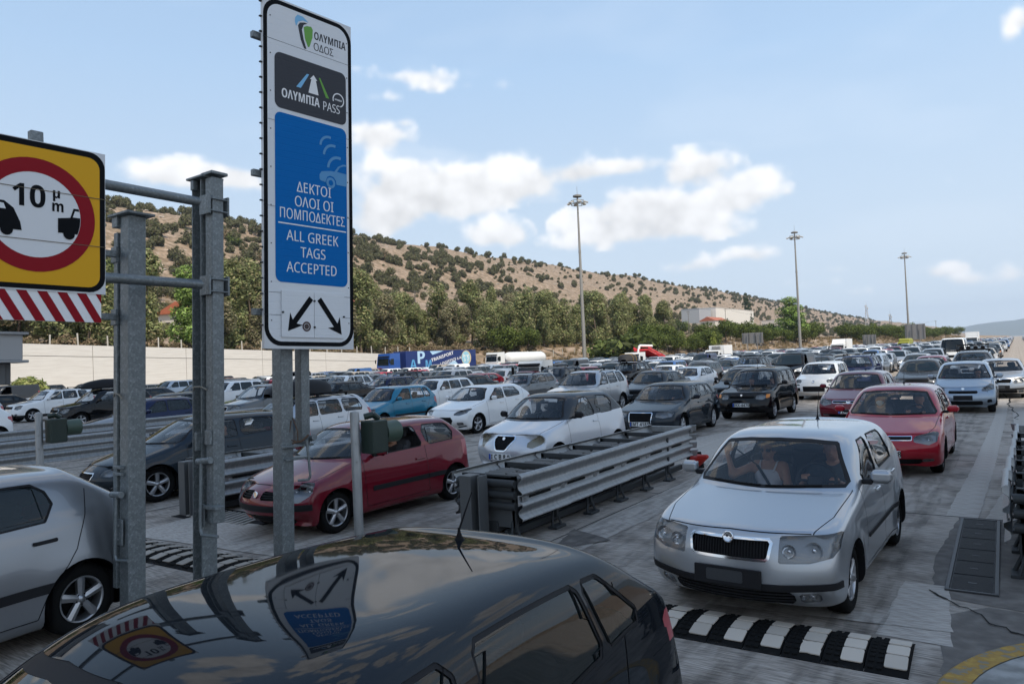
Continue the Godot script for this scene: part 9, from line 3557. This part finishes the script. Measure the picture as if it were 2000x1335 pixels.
func hand(w: Vector3, dir: Vector3, palm: Vector3, thumb_side: float, curl: float, mb: MB) -> void:
	# w = wrist, dir = along the hand, palm = the way the palm faces
	var d := dir.normalized()
	var p := (palm - d * palm.dot(d)).normalized()
	var s := d.cross(p) * thumb_side
	var B := [[w, w + d * 0.03, 0.024, 0.026]]
	for i in 4:
		var off := (0.030 - 0.020 * i) * 1.0
		B.append([w + d * 0.02 + s * off * 0.6, w + d * 0.085 + s * off, 0.015, 0.012])
		var ln: float = [0.040, 0.046, 0.043, 0.034][i]
		var k1 := w + d * 0.088 + s * off
		var d1 := (d * cos(curl) + p * sin(curl))
		var k2 := k1 + d1 * ln
		var d2 := (d * cos(curl * 2.1) + p * sin(curl * 2.1))
		var k3 := k2 + d2 * ln * 0.7
		var d3 := (d * cos(curl * 2.9) + p * sin(curl * 2.9))
		B.append([k1, k2, 0.0105, 0.0095])
		B.append([k2, k3, 0.0095, 0.0085])
		B.append([k3, k3 + d3 * ln * 0.5, 0.0085, 0.0075])
	var t0 := w + d * 0.025 + s * 0.022
	var t1 := t0 + (d * 0.6 + s * 0.8 + p * 0.3).normalized() * 0.042
	B.append([t0, t1, 0.014, 0.011])
	B.append([t1, t1 + (d * 0.9 + s * 0.1 + p * 0.7).normalized() * 0.036, 0.011, 0.0085])
	flesh(B, 0.0055, 0.004, mb)

func person(label: String, pose: Dictionary, at: Vector3, turn: float) -> Node3D:
	var o := thing("person", label, "person", at, turn, "people sitting in the waiting cars")
	var skin := mat(pose.get("skin", Color(0.36, 0.19, 0.12)), 0.55)
	skin.subsurf_scatter_enabled = true
	skin.subsurf_scatter_strength = 0.1
	var k: float = pose.get("size", 1.0)
	var hx := Vector3(0, 0.715, -0.055) * k          # middle of the head
	var hd := Basis(Vector3.UP, pose.get("look", 0.0)) * Basis(Vector3.RIGHT, pose.get("nod", 0.0))
	var neck := Vector3(0, 0.56, -0.10) * k
	var arms: Array = pose.arms                      # [elbow, wrist] of the left (+x) and the right arm
	var sh := [Vector3(0.165, 0.515, -0.085) * k, Vector3(-0.165, 0.515, -0.085) * k]
	var B := [[Vector3(-0.06, 0.09, 0.0) * k, Vector3(0.06, 0.09, 0.0) * k, 0.115 * k, 0.115 * k], [Vector3(0, 0.12, -0.01) * k, Vector3(0, 0.28, -0.045) * k, 0.125 * k, 0.115 * k],
		[Vector3(-0.06, 0.40, -0.075) * k, Vector3(0.06, 0.40, -0.075) * k, 0.11 * k, 0.11 * k], [Vector3(-0.11, 0.49, -0.09) * k, Vector3(0.11, 0.49, -0.09) * k, 0.075 * k, 0.075 * k], [Vector3(0, 0.50, -0.10) * k, hx + Vector3(0, -0.07, -0.02), 0.062 * k, 0.052 * k]]
	var legs := []
	for s in [1.0, -1.0]:
		var hip := Vector3(s * 0.085, 0.075, 0.02) * k
		var kn := Vector3(s * 0.13, 0.13, 0.43) * k
		var an := Vector3(s * 0.12, -0.20, 0.52) * k
		legs.append([hip, kn, 0.085 * k, 0.058 * k])
		legs.append([kn, an, 0.056 * k, 0.038 * k])
		legs.append([an, an + Vector3(0, -0.03, 0.13) * k, 0.036 * k, 0.028 * k])
	var up := []
	var fore := []
	for i in 2:
		up.append([sh[i], arms[i][0], 0.055 * k, 0.043 * k])
		fore.append([arms[i][0], arms[i][1], 0.041 * k, 0.028 * k])
	var mb := MB.new()
	flesh(B + legs + up + fore, 0.017, 0.020, mb)
	# head: skull, cheeks, jaw, chin, nose, brow, ears
	var H := func(v: Vector3) -> Vector3: return hx + hd * (v * k)
	flesh([[H.call(Vector3(0, 0.035, -0.025)), H.call(Vector3(0, 0.03, 0.0)), 0.082, 0.078], [H.call(Vector3(0, -0.02, 0.01)), H.call(Vector3(0, -0.03, 0.022)), 0.066, 0.058], [H.call(Vector3(-0.022, -0.085, 0.030)), H.call(Vector3(0.022, -0.085, 0.030)), 0.032, 0.032], [H.call(Vector3(0, 0.012, 0.082)), H.call(Vector3(0, -0.032, 0.098)), 0.010, 0.015],
		[H.call(Vector3(-0.035, 0.022, 0.066)), H.call(Vector3(0.035, 0.022, 0.066)), 0.014, 0.014], [H.call(Vector3(-0.075, -0.005, -0.01)), H.call(Vector3(-0.078, -0.03, -0.005)), 0.015, 0.010], [H.call(Vector3(0.075, -0.005, -0.01)), H.call(Vector3(0.078, -0.03, -0.005)), 0.015, 0.010], [H.call(Vector3(-0.018, -0.062, 0.072)), H.call(Vector3(0.018, -0.062, 0.072)), 0.011, 0.011], [H.call(Vector3(0, -0.06, -0.02)), neck, 0.052, 0.056]], 0.0075, 0.010, mb)
	for i in 2:
		if pose.get("hands", true):
			var fd: Vector3 = arms[i][1] - arms[i][0]
			var hdir: Vector3 = pose.get("hand_dir", [fd, fd])[i]
			hand(arms[i][1], hdir, pose.get("palm", [Vector3(0, -1, 0), Vector3(0, -1, 0)])[i], 1.0 if i == 1 else -1.0, pose.get("curl", 0.6), mb)
	obj("body", mb, skin, o)
	# clothes
	var cl := MB.new()
	var C := []
	for b in B.slice(0, 4 if not pose.get("straps", false) else 3):
		C.append([b[0], b[1], b[2] + 0.010, b[3] + 0.010])
	if not pose.get("straps", false):
		for b in up:
			C.append([b[0], b[0].lerp(b[1], pose.get("sleeve", 0.6)), b[2] + 0.012, lerpf(b[2], b[3], pose.get("sleeve", 0.6)) + 0.016])
	flesh(C, 0.017, 0.020, cl)
	if pose.get("straps", false):
		for s in [-1.0, 1.0]:
			cl.path([Vector3(s * 0.075, 0.46, 0.045) * k, Vector3(s * 0.095, 0.53, 0.0) * k, Vector3(s * 0.10, 0.575, -0.08) * k, Vector3(s * 0.08, 0.50, -0.19) * k], 0.011, 5)
	obj("shirt", cl, mat(pose.get("shirt", Color(0.05, 0.055, 0.06)), 0.9), o)
	var tr := MB.new()
	var T := [[B[0][0], B[0][1], B[0][2] + 0.012, B[0][3] + 0.012]]
	for b in legs:
		T.append([b[0], b[1], b[2] + 0.012, b[3] + 0.012])
	flesh(T, 0.020, 0.020, tr)
	obj("trousers", tr, mat(Color(0.03, 0.035, 0.05), 0.9), o)
	# hair, eyes, mouth
	var hr := MB.new()
	var HB := [[H.call(Vector3(0, 0.052, -0.035)), H.call(Vector3(0, 0.06, -0.005)), 0.084, 0.074], [H.call(Vector3(0, 0.01, -0.055)), H.call(Vector3(0, -0.02, -0.055)), 0.072, 0.062]]
	if pose.get("long", false):
		HB.append([H.call(Vector3(-0.05, 0.0, -0.04)), H.call(Vector3(-0.07, -0.13, -0.04)), 0.045, 0.030])
		HB.append([H.call(Vector3(0.05, 0.0, -0.04)), H.call(Vector3(0.07, -0.13, -0.04)), 0.045, 0.030])
	flesh(HB, 0.009, 0.008, hr)
	obj("hair", hr, mat(pose.get("hair", Color(0.02, 0.014, 0.01)), 0.75), o)
	for s in [-1.0, 1.0]:
		var e := MB.new()
		e.blob(H.call(Vector3(s * 0.031, 0.002, 0.067)), Vector3.ONE * 0.0125, 8, 6)
		var eo := obj("eye", e, mat(Color(0.6, 0.58, 0.55), 0.2), o)
		var pu := MB.new()
		pu.blob(H.call(Vector3(s * 0.031, 0.002, 0.076)), Vector3.ONE * 0.0062, 8, 6)
		obj("pupil", pu, M.ink, eo)
		var br := MB.new()
		br.tube(H.call(Vector3(s * 0.015, 0.030, 0.082)), H.call(Vector3(s * 0.050, 0.031, 0.070)), 0.0045, 0.003, 5)
		obj("eyebrow", br, mat(pose.get("hair", Color(0.02, 0.014, 0.01)), 0.8), o)
	var mo := MB.new()
	mo.path([H.call(Vector3(-0.026, -0.058, 0.077)), H.call(Vector3(-0.01, -0.064, 0.085)), H.call(Vector3(0.01, -0.064, 0.085)), H.call(Vector3(0.026, -0.058, 0.077))], 0.0045, 5)
	obj("mouth", mo, mat(Color(0.62, 0.55, 0.50) if pose.get("smile", false) else Color(0.22, 0.07, 0.06), 0.5), o)
	if pose.get("shades", false):
		var g := MB.new()
		for s in [-1.0, 1.0]:
			g.box(H.call(Vector3(s * 0.034, 0.002, 0.088)), Vector3(0.056, 0.042, 0.012) * k, hd * Basis(Vector3.UP, s * 0.22), 0.006)
			g.tube(H.call(Vector3(s * 0.064, 0.008, 0.080)), H.call(Vector3(s * 0.080, 0.002, -0.01)), 0.004, 0.004, 5)
		obj("sunglasses", g, mat(Color(0.006, 0.006, 0.008), 0.1), o)
	if pose.get("mask", false):
		var g := MB.new()
		flesh([[H.call(Vector3(0, -0.035, 0.072)), H.call(Vector3(0, -0.075, 0.055)), 0.040, 0.040], [H.call(Vector3(-0.04, -0.05, 0.045)), H.call(Vector3(0.04, -0.05, 0.045)), 0.030, 0.030]], 0.008, 0.012, g)
		obj("face_mask", g, mat(Color(0.42, 0.55, 0.62), 0.8), o)
	return o

func seat_spot(kind: String, side: float) -> Vector3:   # on the cushion of a front seat, in car space
	var c: Dictionary = specs[kind]
	return Vector3(side * c.W * 0.203, 0.48, c.L * 0.5 - c.cowls - 1.0)

func in_car(q: Node3D, kind: String, side: float) -> Array:
	return [q.transform * seat_spot(kind, side), q.rotation.y]

func build_people() -> void:
	var find := func(kind: String, col: String) -> Node3D:
		for q in placed:
			if q[2] == kind and q[3] == col:
				return q[4]
		return null
	var drive := {"arms": [[Vector3(0.27, 0.31, 0.17), Vector3(0.15, 0.43, 0.43)], [Vector3(-0.27, 0.30, 0.17), Vector3(-0.15, 0.45, 0.42)]], "hand_dir": [Vector3(-0.1, 0.5, 0.8), Vector3(0.1, 0.5, 0.8)], "palm": [Vector3(-0.2, -0.6, 0.8), Vector3(0.2, -0.6, 0.8)], "curl": 0.75}
	var fab: Node3D = placed[0][4]
	var a := in_car(fab, "fabia", 1.0)
	var d1 := drive.duplicate()
	d1.merge({"size": 0.97, "shirt": Color(0.035, 0.045, 0.06), "hair": Color(0.16, 0.15, 0.145), "smile": true, "look": 0.10}, true)
	person("smiling grey-haired man at the wheel of the silver hatchback", d1, a[0], a[1])
	a = in_car(fab, "fabia", -1.0)
	var w := {"size": 0.93, "arms": [[Vector3(0.24, 0.28, 0.08), Vector3(0.12, 0.16, 0.28)], [Vector3(-0.345, 0.40, 0.16), Vector3(-0.375, 0.65, 0.21)]], "hand_dir": [Vector3(-0.4, -0.1, 1), Vector3(0.15, 1, 0.1)], "palm": [Vector3(0, -1, 0), Vector3(0.3, 0, 1)], "straps": true, "shirt": Color(0.62, 0.62, 0.66), "shades": true, "hair": Color(0.035, 0.022, 0.014), "long": true, "look": -0.12, "skin": Color(0.42, 0.23, 0.15)}
	person("woman in sunglasses and white strap top with one arm raised, silver hatchback", w, a[0], a[1])
	var belt := MB.new()
	var p0: Vector3 = fab.transform * Vector3(-0.66, 1.16, 0.10 - 0.35)
	var p1: Vector3 = fab.transform * (seat_spot("fabia", -1.0) + Vector3(-0.10, 0.50, 0.045))
	var p2: Vector3 = fab.transform * (seat_spot("fabia", -1.0) + Vector3(0.04, 0.30, 0.10))
	var p3: Vector3 = fab.transform * (seat_spot("fabia", -1.0) + Vector3(0.20, 0.06, 0.06))
	var pts := [p0, p1, p2, p3]
	for i in 3:
		var z: Vector3 = (pts[i + 1] - pts[i])
		belt.box((pts[i] + pts[i + 1]) * 0.5, Vector3(0.045, 0.004, z.length()), xform(Vector3.ZERO, z).basis)
	obj("seat_belt", belt, M.black, fab).transform = fab.transform.affine_inverse()
	# the red hatchback: driver and a passenger in a mask
	var pol: Node3D = find.call("polo", "red")
	a = in_car(pol, "polo", 1.0)
	var d2 := drive.duplicate()
	d2.merge({"size": 0.93, "shirt": Color(0.02, 0.02, 0.022), "hair": Color(0.015, 0.011, 0.009)}, true)
	var drv := person("dark-haired driver in black behind the wheel of the bright red hatchback", d2, a[0], a[1])
	a = in_car(pol, "polo", -1.0)
	var m := {"size": 0.92, "arms": [[Vector3(0.24, 0.28, 0.06), Vector3(0.10, 0.15, 0.26)], [Vector3(-0.24, 0.28, 0.06), Vector3(-0.10, 0.15, 0.26)]], "shirt": Color(0.10, 0.10, 0.11), "mask": true, "hands": true, "curl": 0.4}
	var pas := person("passenger wearing a pale face mask in the bright red hatchback", m, a[0], a[1])
	# copies of these two in other cars
	for q in [["clio", "dark red", 1.0, drv, "driver sitting by the open window of the burgundy hatchback"], ["hrv", "black", 1.0, drv, "driver of the boxy black estate"], ["hrv", "black", -1.0, pas, "passenger of the boxy black estate"], ["panda", "white", 1.0, drv, "driver of the small boxy white car"], ["sirion", "pale blue", 1.0, drv, "driver of the pale silver-blue hatchback"], ["getz", "teal", 1.0, drv, "driver of the teal hatchback"], ["audi", "slate", 1.0, drv, "driver of the slate-blue compact"], ["estate", "white", 1.0, drv, "driver of the white estate with roof rails"], ["estate", "silver", 1.0, drv, "driver of the silver estate under the large roof box"], ["i20", "white", 1.0, drv, "driver of the white hatchback with swept headlights"], ["suv", "silver", 1.0, drv, "driver by the open window of the silver soft-roader"], ["suv", "navy", 1.0, drv, "driver of the dark navy off-roader"], ["leon", "slate", 1.0, drv, "driver of the charcoal sporty hatchback"]]:
		var c: Node3D = find.call(q[0], q[1])
		if c:
			a = in_car(c, q[0], q[2])
			var o := dup(q[3], a[0], a[1], q[4], "people sitting in the waiting cars")
			for ch in o.get_children():
				if String(ch.name).begins_with("face_mask"):
					o.remove_child(ch)
					ch.free()
